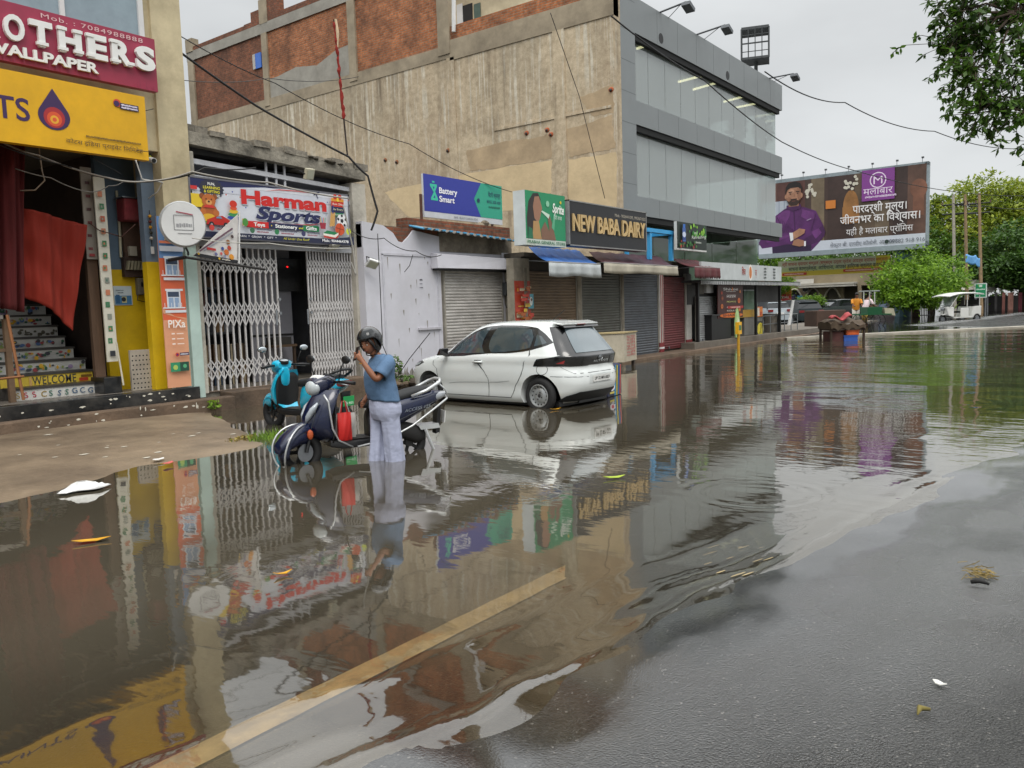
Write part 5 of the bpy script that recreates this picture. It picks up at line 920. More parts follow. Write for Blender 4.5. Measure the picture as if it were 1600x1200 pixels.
k.box((XW + .45, YG + .36, BZ[0][0] + .2), (X1 - .36, YBK, BZ[0][0] + .3), M('9fa9a9', .7, .05)); k.box((XW + .45, YG + .36, BZ[1][0] + .1), (X1 - .36, YBK, BZ[1][0] + .2), M('98a09f', .7, .05)); k.box((XW + .45, YG + .36, BZ[2][0]), (X1 - .36, YBK, BZ[2][0] + .1), M('6c7072', .7)); k.build('floor_slab', b7)
k = MB(); JN = M('5d6263', .6, .1)
for i, (z0, z1) in enumerate(BZ):
    for j in range(1, 9): x = XC + (X1 - XC) * j / 9; k.box((x, YG - .002, z0 + .01), (x + .016, YG + .01, z1 - .01), JN)
for z in [BZ[2][0] + .95 * q for q in range(1, 8)]: k.box((X0 + .01, YG - .002, z), (XC - .01, YG + .01, z + .014), JN)
k.build('panel_joint', b7)
GL = glass_mat('pane_glass', 'd4dfdc', .4, .01, 2.3); nb = 11
for i in range(2):
    zb_, zt = BZ[i + 1][1], BZ[i][0] - .1
    for j in range(nb):
        xa, xb = XC + (X1 - .3 - XC) * j / nb, XC + (X1 - .3 - XC) * (j + 1) / nb
        k = MB(); k.poly([(xa + .008, YG + .2, zb_ - .1), (xb - .008, YG + .2, zb_ - .1), (xb - .008, YG + .2, zt + .1), (xa + .008, YG + .2, zt + .1)], GL); k.build('pane', b7)
    k = MB(); k.poly([(X1 - .22, YG + .25, zb_ - .1), (X1 - .22, YBK, zb_ - .1), (X1 - .22, YBK, zt + .1), (X1 - .22, YG + .25, zt + .1)], GL); k.build('pane', b7)
COLM = M('a5adab', .7, .08)
for i in range(2):
    zb_, zt = BZ[i + 1][1], BZ[i][0] + .2
    k = MB(); k.box((XW + .45, YBK - .3, zb_ - .3), ((28 if i else 32), YBK, zt), M('b4bcba', .8)); k.box((XW + .42, YG + .61, zb_ - .3), (XW + .6, YBK, zt), M('aeb6b5', .8)); k.build('inner_wall', b7)
    k = MB()
    for x in (27.2, 31.5): k.box((x, 15.5, zb_ - .3), (x + .6, 16.1, zt), COLM)
    k.build('inner_column', b7)
LITE = M('fff2c0', .5, 0, emit=1.6); zc = BZ[0][0] + .17
for px, py, qx, qy in ((995, 76, 1016, 69), (1060, 128, 1106, 116), (1083, 140, 1128, 127), (1131, 159, 1169, 149), (1150, 168, 1190, 160)):
    a = aZ(px, py, zc); c = aZ(qx, qy, zc); 
    if c.y < 12.9: c = a.lerp(c, (a.y - 13.0) / (a.y - c.y))
    k = MB(); k.tube([a, c], .045, LITE); k.build('light_strip', b7)
for px, py in ((1017, 77), (1091, 117), (1137, 143)):
    a = aY(px, py, 13.2); k = MB(); k.cyl(a + Vector((-.12, 0, 0)), a + Vector((.14, 0, .05)), .11, BLK, 10); k.tube([a, (a.x, a.y, zc)], .02, BLK); k.build('spotlight', b7)
k = MB(); random.seed(4)
for px, py, r_ in ((1060, 164, .2), (1075, 155, .3), (1085, 160, .18), (1053, 165, .12)):
    c = aY(px, py, 15.5)
    for i in range(9): q = R(40 * i); k.tube([c, c + Vector((r_ * 2 * math.cos(q), r_ * math.sin(q), random.uniform(-.15, .15)))], .025, BLK, 4)
a = aY(1075, 158, 15.5); k.tube([a, (a.x, a.y, zc)], .015, BLK); k.build('pendant_lamp', b7)
for px, py in ((1033, 60), (1137, 118)): c = aY(px, py, YG - .004); k = MB(); k.cyl(c, c + Vector((0, .01, 0)), .17, BLK, 20); k.build('round_hole', b7)
k = MB(); q = 13.9; xg = PX(1184, 400, q); GG = glass_mat('green_glass', '8fa894', .55, .05, 1.7)
for j in range(5):
    k = MB(); xa, xb = 24.5 + (xg - 24.5) * j / 5, 24.5 + (xg - 24.5) * (j + 1) / 5; k.poly([(xa + .02, q, .3), (xb - .02, q, .3), (xb - .02, q, BZ[2][0]), (xa + .02, q, BZ[2][0])], GG); k.build('ground_pane', b7)
k = MB(); k.box((24.4, q + 2.5, .2), (xg, q + 2.7, BZ[2][0]), M('a9a48c', .8, .2)); k.box((xg - .05, q + .05, .2), (xg, q + 2.5, BZ[2][0]), M('98a68e', .6, .2)); k.build('ground_wall', b7)
random.seed(41); k = MB()
for px, py in ((1007, 290), (1015, 288), (1024, 294), (1035, 296), (1045, 292)): c = aY(px, py, 14.5); k.tube([c + Vector((0, 0, -.4)), c + Vector((random.uniform(-.05, .05), 0, .35))], [.05, .02], M('6a7a74', .8), 5)
k.build('stored_stock', b7)
for px, py in ((1152, 200), (1192, 206)):
    c = aY(px, py, 13.7); t = thing('indoor_plant', {1152: 'dark leafy plant inside the top glass floor, nearer the light strips', 1192: 'dark leafy plant inside the top glass floor by its far corner'}[px], 'plant', c - Vector((0, 0, 1.1))); k = MB(); leafblob(k, c, (.75, .4, .75), 240, .17, M('2c3a34', .7, .3)); k.build('leaves', t); k = MB(); k.cyl(c - Vector((0, 0, 1.4)), c - Vector((0, 0, .3)), .14, M('4a4f4e', .6), 8); k.build('pot', t)
def arm(px, py, qx, qy, label):
    a = aY(px, py, YG + .3); c = aY(qx, qy, YG - 1.2 if qx > px else YG); t = thing('arm_floodlight', label, 'floodlight', a, group='floodlights on long arms along the showroom roof'); e_ = Vector((1.0, -1.3, .25)); p0 = Vector((a.x, YG + .2, BZ[0][1])); d = aY(qx, qy, YG - 1.1)
    k = MB(); k.tube([p0, d], .03, M('4a4d50', .5)); k.build('arm', t); k = MB(); k.obox(d + Vector((.05, -.05, -.16)), (.42, .3, .12), Matrix.Rotation(.35, 3, 'Y'), M('5c6064', .5)); k.tube([d, d + Vector((.03, 0, -.12))], .02, BLK); k.build('lamp_head', t)
    k = MB(); k.tube([p0 + Vector((.8, 0, 0)), p0.lerp(d, .85)], .012, M('5a5d60', .5)); k.build('stay', t)
arm(1020, 12, 1072, 3, 'floodlight arm nearest the tan wall on the showroom roof')
arm(1078, 47, 1133, 39, 'floodlight arm in the middle of the showroom roof edge')
arm(1192, 116, 1240, 115, 'floodlight arm at the far end of the showroom roof beyond the cage')
t = thing('roof_cage', 'dark steel cage tower with flat roof on the showroom corner', 'cage', aY(1180, 105, 14)); IR = M('3d4042', .6, .2); k = MB()
a = aY(1180, 104, 14.2); c = aY(1180, 50, 14.2); s_ = .62; h_ = c.z - a.z; o = Vector((a.x, 14.2, a.z))
m3 = Matrix.Rotation(R(20), 3, 'Z'); k.obox(o + Vector((0, 0, h_ + .02)), (2 * s_, 2 * s_, .12), m3, IR); k.build('roof', t); k = MB(); k.obox(o + Vector((0, 0, .25)), (2 * s_, 2 * s_, .1), m3, IR); k.build('deck', t); k = MB()
for i in range(4):
    for j in range(4):
        u = -s_ + 2 * s_ * j / 4; v = [(u, -s_), (s_, u), (-u, s_), (-s_, -u)][i]; p = o + m3 @ Vector((v[0], v[1], 0)); k.tube([p + Vector((0, 0, .2)), p + Vector((0, 0, h_))], .035 if j == 0 else .02, IR, 5)
for z in (.9, 1.3): k.tube([o + m3 @ Vector((x * s_, y * s_, z)) for x, y in ((-1, -1), (1, -1), (1, 1), (-1, 1))], .02, IR, 5, closed=True)
k.build('bars', t); k = MB(); k.tube([o + Vector((.1, 0, -4)), o + Vector((.1, 0, .25))], .09, IR, 8); k.build('mast', t)
# ------------------------------------------------------------------ food stall
b8 = thing('food_stall', 'open snack stall with thin black posts and flat tin roof below the showroom', 'stall', (30, 12, .27)); YS = 11.7
xa, xb = PX(1088, 480, YS), PX(1238, 450, YS); zr = aY(1160, 443, YS).z
k = MB(); k.box((xa - .4, YS - .35, zr), (xb, 14, zr + .08), M('3a3a3a', .6, .3)); k.build('roof', b8)
k = MB(); x = xa - .4
while x < xb: k.box((x, YS - .37, zr - .07), (x + .1, YS - .35, zr + .05), M('a8aaaa', .5)); x += .17
k.build('eave_fringe', b8)
for px in (1090, 1124, 1181, 1218): x = PX(px, 490, YS); k = MB(); k.box((x - .05, YS - .05, .05), (x + .05, YS + .05, zr), BLK); k.build('post', b8)
k = MB(); k.box((xa - .1, 13.3, .27), (PX(1168, 480, 13.3), 13.4, zr), DARK); k.box((xa - .1, YS + .3, zr - .75), (PX(1218, 480, 12), YS + .36, zr - .05), M('3c3b3a', .7, .3)); k.build('back_wall', b8)
shutter(PX(1089, 500, 11.9), PX(1121, 500, 11.9), 11.9, .3, 1.85, 'a4a6a6', 'silver ribbed shutter of the snack stall behind the black counter')
k = MB(); k.box((PX(1093, 465, 11.9), 11.9, 1.95), (PX(1100, 465, 11.9), 12, 2.35), M('5a564c', .6)); k.box((PX(1104, 465, 11.85), 11.85, 1.98), (PX(1115, 465, 11.85), 12, 2.35), WHITE); k.build('switch_panel', b8)
a = aY(1116, 412, 11.3); c = aY(1221, 443, 11.3); d = aY(1221, 417, 11.3)
b = Board((PX(1096, 440, 11.3), 11.3, zr + .1), (1, 0, 0), c.x - PX(1096, 440, 11.3), d.z - zr - .1); h = b.a
b.text('शिव', h * .5, .3, .42, '3a1c18', al='r', wid=.62); b.text('शिव', h * .5 - .03, .32, .42, 'b03c2c', al='r', wid=.62); b.disc(h * .56, .5, .34, 'e8e4dc', ry=.52); b.disc(h * .56, .5, .24, 'c87840', ry=.38); b.text('ज़', h * .62, .3, .42, 'b03c2c', wid=.3)
for u in (.74, .87):
    for v in range(4): b.scribble(h * u, .14 + .2 * v, .46, .13, '1f2a26')
b.finish('stall_sign', 'pale grey snack stall signboard with red Hindi letters and an orange oval', 'signboard', 'bfc4c4', .08)
a = aY(1122, 498, 11.6); c = aY(1161, 498, 11.6); d = aY(1122, 445, 11.6)
b = Board((a.x, 11.6, a.z), (1, 0, 0), c.x - a.x, d.z - a.z); h = b.a; b.text('Shivoz', h * .2, .84, .07, 'e8e4e0', wid=h * .6, bold=.02); b.disc(h * .56, .875, .05, 'e07a20'); random.seed(3); b.scribble(h * .3, .79, h * .4, .025, 'c8c0b8')
for u, v, r_ in ((.14, .76, .1), (.16, .6, .1), (.82, .52, .12), (.14, .36, .1), (.84, .25, .1), (.86, .8, .07)): b.disc(h * u, v, r_ * .9, random.choice(['8a3a1c', 'a8501f', '6a2a1a', 'c0682a']), ry=r_ * .7); b.disc(h * u, v, r_ * .5, random.choice(['c0782a', 'a83020', '8a4a20']), ry=r_ * .35)
for v, cc in ((.66, 'd8d4d0'), (.62, 'e8e4e0'), (.47, 'c8d080'), (.3, 'e8d0d0'), (.2, 'd8d0c0')): b.text(random.choice(['PIZZA', 'CHOWMEIN', 'BURGER', 'MOMOS', 'ROLLS']), h * .5, v, .045, cc, al='c', wid=h * .36)
b.rect(h * .35, .28, h * .98, .36, '9a1f1c'); b.text('TANDOORI', h * .65, .3, .04, 'f0e0d8', al='c', wid=h * .4); b.disc(h * .5, .08, h * .46, 'c8641c', ry=.07); b.text('SHAKES', h * .5, .05, .07, '4a1410', al='c', wid=h * .7, bold=.03)
b.finish('menu_banner', 'dark red menu banner with food pictures hanging at the snack stall', 'banner', '3a1512', .03)
t = thing('stall_counter', 'black counter box standing before the silver shutter', 'counter', (PX(1128, 528, 11.6), 11.6, .27)); k = MB(); p, q = PX(1113, 515, 11.6), PX(1143, 515, 11.6); k.box((p, 11.62, .28), (q, 12.1, 1.15), BLK); k.build('body', t); k = MB(); k.box((p - .05, 11.58, 1.15), (q + .05, 12.14, 1.2), M('2a2a2c', .3)); k.build('top', t)
t = thing('glass_case', 'steel and glass display case with ochre base in the snack stall', 'display case', (PX(1172, 520, 12), 12, .27)); p, q = PX(1163, 500, 11.9), PX(1191, 500, 11.9); k = MB(); k.box((p, 11.9, .28), (q, 12.5, 1.15), M('6a6862', .5, .2)); k.build('base', t); k = MB(); k.box((PX(1142, 495, 11.88), 11.88, 1.0), (q, 11.9, 1.3), M('a8842c', .6)); k.build('ochre_band', t); k = MB(); k.poly([(p, 11.92, 1.31), (q - .5, 11.92, 1.31), (q - .5, 11.92, 2.05), (p, 11.92, 2.05)], GG); k.box((p + .1, 12.1, 1.6), (q - .6, 12.3, 1.63), STEEL); k.box((p, 11.92, 2.05), (q - .5, 12.4, 2.1), STEEL); k.build('glass_box', t)
for px, py, s_, cc, lb in ((1188, 514, (12, 13), 'c8b82c', 'yellow poster with black brush drawing on the stall counter'), (1187, 487, (9, 8), 'd8782c', 'orange and white price poster inside the stall')):
    a = aY(px - s_[0] / 2, py + s_[1], 11.86); c = aY(px + s_[0] / 2, py - s_[1], 11.86); b = Board((a.x, 11.86, a.z), (1, 0, 0), c.x - a.x, c.z - a.z)
    if 'brush' in lb: b.rect(0, 0, b.a, 1, '2a2c28'); b.disc(b.a * .5, .5, b.a * .42, 'c8b82c', ry=.4); b.line((b.a * .3, .1), (b.a * .8, .9), .05, '2a2c28'); b.line((b.a * .5, .2), (b.a * .5, .8), .04, '2a2c28')
    else: b.rect(.1, .1, b.a * .45, .9, 'd8d0c0'); b.rect(b.a * .55, .1, b.a * .9, .5, 'b04a1c')
    b.finish('poster', lb, 'poster', cc, .012)
t = thing('lime_cutout', 'pale green drink cutout standing at the stall step', 'cutout', aY(1153, 527, 11.5)); k = MB(); a = aY(1153, 527, 11.5); k.prism([a + Vector((x, 0, z)) for x, z in ((-.16, 0), (.2, 0), (.24, .5), (.12, .9), (.02, 1.1), (-.12, .85), (-.22, .45))], (0, .06, 0), M('a9c98a', .5, .2, 5)); k.build('board', t, fix=True); k = MB(); k.prism([a + Vector((x, -.01, z)) for x, z in ((-.05, .25), (.1, .25), (.12, .6), (.0, .75), (-.08, .55))], (0, .02, 0), M('e0dcc0', .5)); k.build('print', t, fix=True)
t = thing('yellow_post', 'yellow plastic marker post standing in the flood before the stall', 'post', aZ(1154, 556)); a = aZ(1154, 556); k = MB(); z_ = aY(1155, 521, a.y).z; k.tube([a, (a.x, a.y, z_)], .045, M('b88a1c', .6, .2, 8), 8); k.build('stem', t); k = MB(); z1 = aY(1157, 503, a.y).z; k.box((a.x - .12, a.y - .05, z_ - .02), (a.x + .14, a.y + .05, z1), M('e0a818', .5)); k.box((a.x - .08, a.y - .055, z_ + .1), (a.x + .1, a.y - .05, z_ + .25), M('3a6a4a', .5)); k.build('head', t)
t = thing('stall_railing', 'thin steel railing with a leaning white board at the end of the stall', 'railing', aY(1212, 512, 11.8)); k = MB(); p, q = PX(1192, 500, 11.8), PX(1246, 500, 11.8)
for i in range(6): x = p + (q - p) * i / 5; k.tube([(x, 11.8, .27), (x, 11.8, 1.0)], .02, STEEL, 5)
for z in (.65, 1.0): k.tube([(p, 11.8, z), (q, 11.8, z)], .02, STEEL, 5)
k.build('rails', t); k = MB(); a = aY(1232, 508, 11.75); k.hexa([a, a + Vector((.3, 0, 0)), a + Vector((.3, .05, 0)), a + Vector((0, .05, 0))], [a + Vector((.6, .0, 1.1)), a + Vector((.85, 0, 1.1)), a + Vector((.85, .05, 1.1)), a + Vector((.6, .05, 1.1))], WHITE); k.build('white_board', t)
t = thing('drum_bin', 'grey slatted drum bin beside the stall railing', 'bin', aY(1200, 512, 12.2)); k = MB(); a = aY(1200, 512, 12.2); k.cyl((a.x, 12.2, .28), (a.x, 12.2, 1.0), .38, M('5c564e', .7, .3, 5), 16, .4); k.build('drum', t); k = MB(); k.cyl((a.x, 12.2, 1.0), (a.x, 12.2, 1.06), .42, M('4a4640', .6), 16); k.build('rim', t)
t = thing('dirt_heap', 'wet dark dirt heap with white sacks at the foot of the footpath', 'heap', aZ(1092, 545)); a = aZ(1092, 545); k = MB(); random.seed(19)
for i in range(40): k.sphere(a + Vector((random.gauss(0, .35), .2 + random.gauss(0, .12), random.uniform(0, .16))), random.uniform(.05, .12), M('3a3029', .9, .3), 6, 4, (1.3, 1, .6))
k.build('soil', t); k = MB(); k.sphere(a + Vector((.5, .15, .2)), .2, M('cfcac4', .7, .15, 6), 10, 6, (1.4, .8, .6)); k.build('white_sack', t); k = MB(); k.sphere(a + Vector((-.1, .3, .28)), .16, M('5a4a3c', .9), 8, 5, (.8, .8, 1)); k.build('stump', t); tag(t, kind='stuff')
# ------------------------------------------------------------------ billboard and the far side of the junction
DR, DL = 52.0, 58.7
pr, pl = aD(1446, 380, DR), aD(1186, 398, DL); ud = Vector((pr.x - pl.x, pr.y - pl.y, 0)); WB = ud.length; ud.normalize()
zt = aD(1446, 257, DR).z; zb = aD(1446, 380, DR).z
def far(px, py, D): return aD(px, py, D)
b = Board((pl.x, pl.y, zb), ud, WB, zt - zb); h = b.a
b.rect(0, 0, h, 1, M('4b3a33', .5, .5, .5))
for u0, u1, cc in ((0, .12, '6a4a40'), (.12, .3, '5a3a34'), (.34, .42, '7d6e58'), (.44, .6, '40302b'), (.6, .72, '5f4f3f'), (.72, .8, '6f604e'), (.82, .9, '3d2e2a'), (.9, 1, '5e453a')): b.rect(h * u0, .1, h * u1, 1, M(cc, .5, .45, .45))
b.rect(h * .02, .42, h * .2, .72, 'aeb6c0')
for i in range(5): b.rect(h * (.03 + .034 * i), .42, h * (.035 + .034 * i), .72, '8a94a4')
b.disc(h * .58, .55, .1, M('9a6c3c', .5, .5, .8), ry=.22); b.rect(h * .53, .33, h * .63, .55, '9a6c3c'); b.rect(h * .93, .36, h * .99, .7, M('7a5240', .5, .5, .6)); b.disc(h * .96, .7, .1, M('7a5240', .5, .5, .6), ry=.12)
for u, v in ((.34, .82), (.58, .86)):
    for i in range(14): b.disc(h * u + random.uniform(-.08, .08), v + random.uniform(-.09, .09), .022, 'c9c4b4', n=6)
b.rect(h * .43, .55, h * .49, .66, 'c87a34')
b.rect(0, 0, h, .13, 'c6ccd6'); b.rect(0, .13, h * .1, .14, '3a2c2c')
# generic man in a purple jacket
PJ, PJ2, SK = M('55265f', .5, .4, 1.1), M('431c4c', .5, .35, 1.3), M('a97c62', .5, .3, 2.2)
b.poly([(.2, .0), (.18, .3), (.24, .52), (.36, .6), (.5, .65), (.66, .6), (.8, .54), (.9, .34), (.92, .2), (.84, .1), (.74, .0)], PJ)
b.poly([(.2, 0), (.74, 0), (.74, .1), (.2, .12)], '2c1a3a'); b.poly([(-.0, .16), (.04, .23), (.3, .25), (.5, .27), (.48, .13), (.3, .1), (.05, .08)], PJ); b.poly([(.9, .34), (.93, .24), (.86, .12), (.62, .06), (.6, .15), (.74, .22)], PJ2)
JL = M('6a3674', .5, .3, 1.5); b.poly([(.26, .5), (.34, .57), (.46, .6), (.44, .5), (.36, .36), (.3, .3)], JL); b.poly([(.62, .58), (.76, .53), (.8, .44), (.7, .42), (.6, .48)], JL); b.poly([(.1, .2), (.3, .22), (.44, .25), (.44, .22), (.28, .17), (.12, .16)], JL); b.poly([(.74, .26), (.84, .3), (.88, .24), (.8, .16)], JL)
for q in range(7): b.line((.3 + .03 * q, .5 - .03 * q), (.34 + .035 * q, .3 - .015 * q), .006, PJ2)
b.line((.5, .6), (.53, .12), .012, PJ2); b.line((.27, .5), (.36, .28), .012, PJ2); b.line((.8, .5), (.74, .28), .012, PJ2); b.poly([(.4, .6), (.5, .56), (.6, .6), (.6, .65), (.4, .65)], PJ2)
b.rect(.43, .63, .57, .7, '8f6650'); b.disc(.5, .78, .105, SK, ry=.135); b.disc(.395, .77, .02, SK, ry=.035); b.disc(.605, .77, .02, SK, ry=.035)
b.poly([(.385, .8), (.39, .9), (.43, .955), (.52, .97), (.59, .94), (.615, .88), (.615, .8), (.6, .86), (.56, .885), (.46, .885), (.41, .86)], '1c1614'); b.poly([(.4, .76), (.42, .68), (.46, .64), (.54, .64), (.58, .68), (.6, .76), (.57, .71), (.53, .715), (.5, .725), (.47, .715), (.43, .71)], '33231d')
b.poly([(.45, .735), (.55, .735), (.54, .715), (.46, .715)], '2c1d18'); SH = M('8f6650', .5, .25, 2); b.poly([(.545, .88), (.6, .86), (.598, .74), (.57, .7), (.55, .76)], SH); b.poly([(.4, .72), (.44, .7), (.47, .745), (.43, .77)], SH); b.disc(.47, .84, .04, M('b98d72', .5, .2, 3), ry=.03); b.rect(.475, .7, .525, .707, '7d4a40'); b.line((.43, .825), (.48, .83), .012, '1c1614'); b.line((.53, .83), (.58, .825), .012, '1c1614'); b.disc(.455, .805, .012, '2a1c18', ry=.007); b.disc(.555, .805, .012, '2a1c18', ry=.007); b.line((.51, .8), (.515, .76), .01, '8f6650')
b.poly([(.44, .27), (.49, .27), (.5, .17), (.46, .15)], 'e0e0e4'); b.poly([(.49, .27), (.58, .32), (.66, .3), (.65, .25), (.6, .22), (.5, .17)], SK); b.poly([(.5, .16), (.56, .18), (.64, .15), (.66, .08), (.58, .07), (.48, .1)], '9c7058'); b.rect(.645, .07, .67, .14, 'e0e0e4'); b.line((.68, .42), (.74, .44), .012, '9a86a4')
b.rect(h * .645, .6, h * .83, 1.0, '80408c')
q = [(h * .737 + .095 * math.cos(R(a)), .86 + .095 * math.sin(R(a))) for a in range(0, 361, 15)]
for i in range(24): b.line(q[i], q[i + 1], .013, 'e8d8ea'); b.lay -= 1
b.lay += 1; b.text('M', h * .737, .81, .1, 'e8d8ea', al='c', wid=.11); b.text('मलाबार', h * .737, .68, .085, 'e8d8ea', al='c', wid=.36); b.scribble(h * .665, .635, .38, .03, 'd8c4dc')
b.text('पारदर्शी मूल्य।', h * .745, .46, .1, 'e6e4e4', al='c', wid=.66, bold=.01); b.text('जीवनभर का विश्वास।', h * .745, .325, .1, 'e6e4e4', al='c', wid=.98, bold=.01); b.text('यही है मलाबार प्रॉमिस', h * .745, .175, .08, 'dedcdc', al='c', wid=.82)
b.text('सेक्टर बी, एलडीए कॉलोनी, आलमबाग', h * .46, .03, .05, '5a606a', wid=.85); b.disc(h * .79, .055, .025, '2a3a34'); b.text('09582 918 916', h * .805, .03, .05, '5a606a', wid=.42)
t_ = b; t = b.finish('billboard', 'huge billboard of a man in a purple jacket with Hindi jewellery slogan', 'billboard', '8b979c', .5, edge=('8b979c', .24))
k = MB(); k.prism([t_.P(0, 0, .1), t_.P(h, 0, .1), t_.P(h, -.065, .1), t_.P(0, -.065, .1)], t_.n * -.7, M('8b979c', .5, .15)); k.build('bottom_beam', t, fix=True); m_ = (pl + pr) / 2; k = MB(); c = far(1412, 400, 53.6); k.cyl((c.x, c.y, 0), (c.x, c.y, zb - .1), .5, M('4d6d78', .5, .15), 14); k.build('pole', t)
for i in range(8):
    p = b.P(h * (.02 + .96 * i / 7), 1.0, .2); k = MB(); k.tube([p, p + Vector((0, 0, .3)), p + Vector((-.1, -.1, .38))], .02, STEEL, 5); k.box(p + Vector((-.1, -.1, .32)), p + Vector((.04, .04, .42)), M('4a4c4e', .6)); k.build('lamp', t)
# long yellow banner below, arched shops behind
def fboard(x0, x1, y0, y1, D, dr=0.):
    """board facing the junction: left x, right x, bottom and top at the left end, depth"""
    a = far(x0, y0, D); top = far(x0, y1, D); d = far(x1, y0, D); n_ = (cF.x, cF.y)
    u = Vector((ud.x, ud.y, 0)); ra = ray(x1, y0); t_ = 0
    # meet the ray of the right end with the board's own line
    den = ra.x * u.y - ra.y * u.x; s_ = ((a.x) * u.y - (a.y) * u.x) / den; w_ = (Vector((ra.x * s_, ra.y * s_, 0)) - Vector((a.x, a.y, 0))).length
    return Board((a.x, a.y, a.z), u, w_, top.z - a.z)
b = fboard(1216, 1391, 433, 409, 60); h = b.a; b.rect(0, 0, h, .45, 'd0b83c'); b.rect(0, .3, h * .62, .55, 'b9c48a'); b.rect(0, .55, h, 1, 'c4c6a4'); b.rect(h * .88, .3, h, 1, 'd8c03c')
b.text('श्री साधना व्यापार मण्डल (सम्बद्ध उत्तर प्रदेश आदर्श व्यापार मण्डल)', h * .04, .68, .2, 'a83a34', wid=h * .94, bold=.012); b.text('साधना काम्प्लेक्स, आशियाना, आपका हार्दिक स्वागत करता है', h * .1, .36, .22, '30343e', wid=h * .86, bold=.015)
b.rect(h * .04, .06, h * .27, .22, 'b8342c'); b.scribble(h * .06, .09, h * .18, .1, 'e0c8b0'); b.rect(h * .6, .12, h * .96, .28, 'b8342c'); b.scribble(h * .62, .15, h * .3, .1, 'e0c8b0')
b.finish('banner', 'long yellow Hindi banner stretched below the billboard', 'banner', 'c9c48a', .04)
ARC = M('9a8c74', .85, .25, .8, dirt=.5, dcol='5c5040'); DSH = M('4c4640', .8, .2)
fw = fboard(1215, 1400, 494, 425, 66); h = fw.a; HW = fw.H
t = thing('arched_market', 'low beige market building with pointed arches behind the parked cars', 'building', fw.P(h / 2, 0)); k = MB()
def fbox(k, B, u0, u1, v0, v1, d0, d1, m): k.hexa([B.P(u0, v0, d1), B.P(u1, v0, d1), B.P(u1, v0, d0), B.P(u0, v0, d0)], [B.P(u0, v1, d1), B.P(u1, v1, d1), B.P(u1, v1, d0), B.P(u0, v1, d0)], m)
fbox(k, fw, -.6, h, -.15, 1.15, -8, -1.2, M('6e6656', .85, .3, .8)); fbox(k, fw, -.6, h, .62, 1.0, -1.2, 0, ARC); k.build('wall', t, fix=True); k = MB()
for u in (.14, .56, .96, 1.36, 1.72, 2.2): fbox(k, fw, u * 1.0, u + .07, -.15, .62, -.25, 0, ARC)
k.build('pillar', t, fix=True)
for u0, u1 in ((.21, .56), (.63, .96), (1.03, 1.36)):
    k = MB(); um = (u0 + u1) / 2; n = 8
    prof = [(u0 + (um - u0) * i / n, .38 + .22 * (math.sin(math.pi / 2 * i / n)) ** .8) for i in range(n + 1)] + [(um + (u1 - um) * i / n, .38 + .22 * (math.cos(math.pi / 2 * i / n)) ** .8) for i in range(1, n + 1)]
    k.prism([fw.P(u, v, .01) for u, v in prof] + [fw.P(u1, .63, .01), fw.P(u0, .63, .01)], fw.n * -.3, ARC)
    k.tube([fw.P(u, v, .03) for u, v in prof], .07, M('cfc8b8', .7), 5); k.build('arch', t, fix=True)
    k = MB(); fbox(k, fw, u0, u1, -.15, .6, -1.3, -1.18, M('2f2b28' if u0 < .5 else '8b8578', .7, .15)); k.build('shop_front', t)
for u in (.09, .6): k = MB(); fbox(k, fw, u, u + .09, .52, .64, .0, .35, M('b9b6ac', .6)); k.cyl(fw.P(u + .045, .58, .35), fw.P(u + .045, .58, .37), .2, DARK, 12); k.build('air_conditioner', t)
k = MB(); fbox(k, fw, .5, 1.72, .66, .7, 0, .8, M('b0aca4', .6)); fbox(k, fw, .55, 1.7, .61, .645, 0, 1.1, M('c0bcb4', .6)); k.build('ledge', t)
def sgn(x0, x1, y0, y1, D, col, fn, label, name='shop_sign', cat='signboard'):
    b = fboard(x0, x1, y0, y1, D); fn(b, b.a); b.finish(name, label, cat, col, .08)
sgn(1276, 1321, 444, 431, 64.5, '25282b', lambda b, h: b.text('Mahak', h * .08, .28, .45, 'e4e4e2', wid=h * .72, shear=.35, bold=.02), 'black Mahak signboard with white slanted letters above the arches')
sgn(1286, 1312, 476, 469, 63, '2c3134', lambda b, h: b.text('Mahak', h * .12, .2, .5, 'e4e4e2', wid=h * .7, shear=.35, bold=.02), 'smaller black Mahak signboard low behind the parked car')
def ai(b, h): b.text('AI लगवाएं सीट', h * .06, .55, .3, 'efe4e0', wid=h * .86, bold=.02); b.text('बिना रिस्क के बनाएं..', h * .06, .15, .22, 'efe4e0', wid=h * .86, bold=.01); b.line((0, .01), (h, .01), .04, 'e0d8d4'); b.line((0, .99), (h, .99), .04, 'e0d8d4')
sgn(1342, 1383, 447, 431, 63, 'b03434', ai, 'red AI coaching hoarding with white Hindi print beside the green tree')
sgn(1341, 1381, 431.5, 425, 63.6, '4a5f9a', lambda b, h: (b.rect(h * .1, .1, h * .35, .9, '9aa8c4'), b.scribble(h * .5, .3, h * .3, .3, 'd0b84a')), 'narrow blue hoarding above the red AI hoarding')
sgn(1241, 1271, 444, 437, 64.8, 'd0ccc6', lambda b, h: b.scribble(h * .1, .5, h * .3, .2, 'b8b4ac'), 'blank pale signboard over the left pointed arch')
sgn(1243, 1272, 435, 427, 65, '8a927c', lambda b, h: [b.scribble(h * .05, .1 + .3 * i, h * .85, .2, random.choice(['b8c08a', '5a6a4a', 'c8b86a'])) for i in range(3)], 'greenish small print signboard over the blank pale one')
sgn(1321, 1341, 440, 428, 64, '9aa0a4', lambda b, h: (b.scribble(h * .1, .6, h * .7, .25, 'b0585c'), b.rect(0, 0, h, .25, '3f5a8a')), 'small grey shop board between the Mahak sign and the red hoarding')
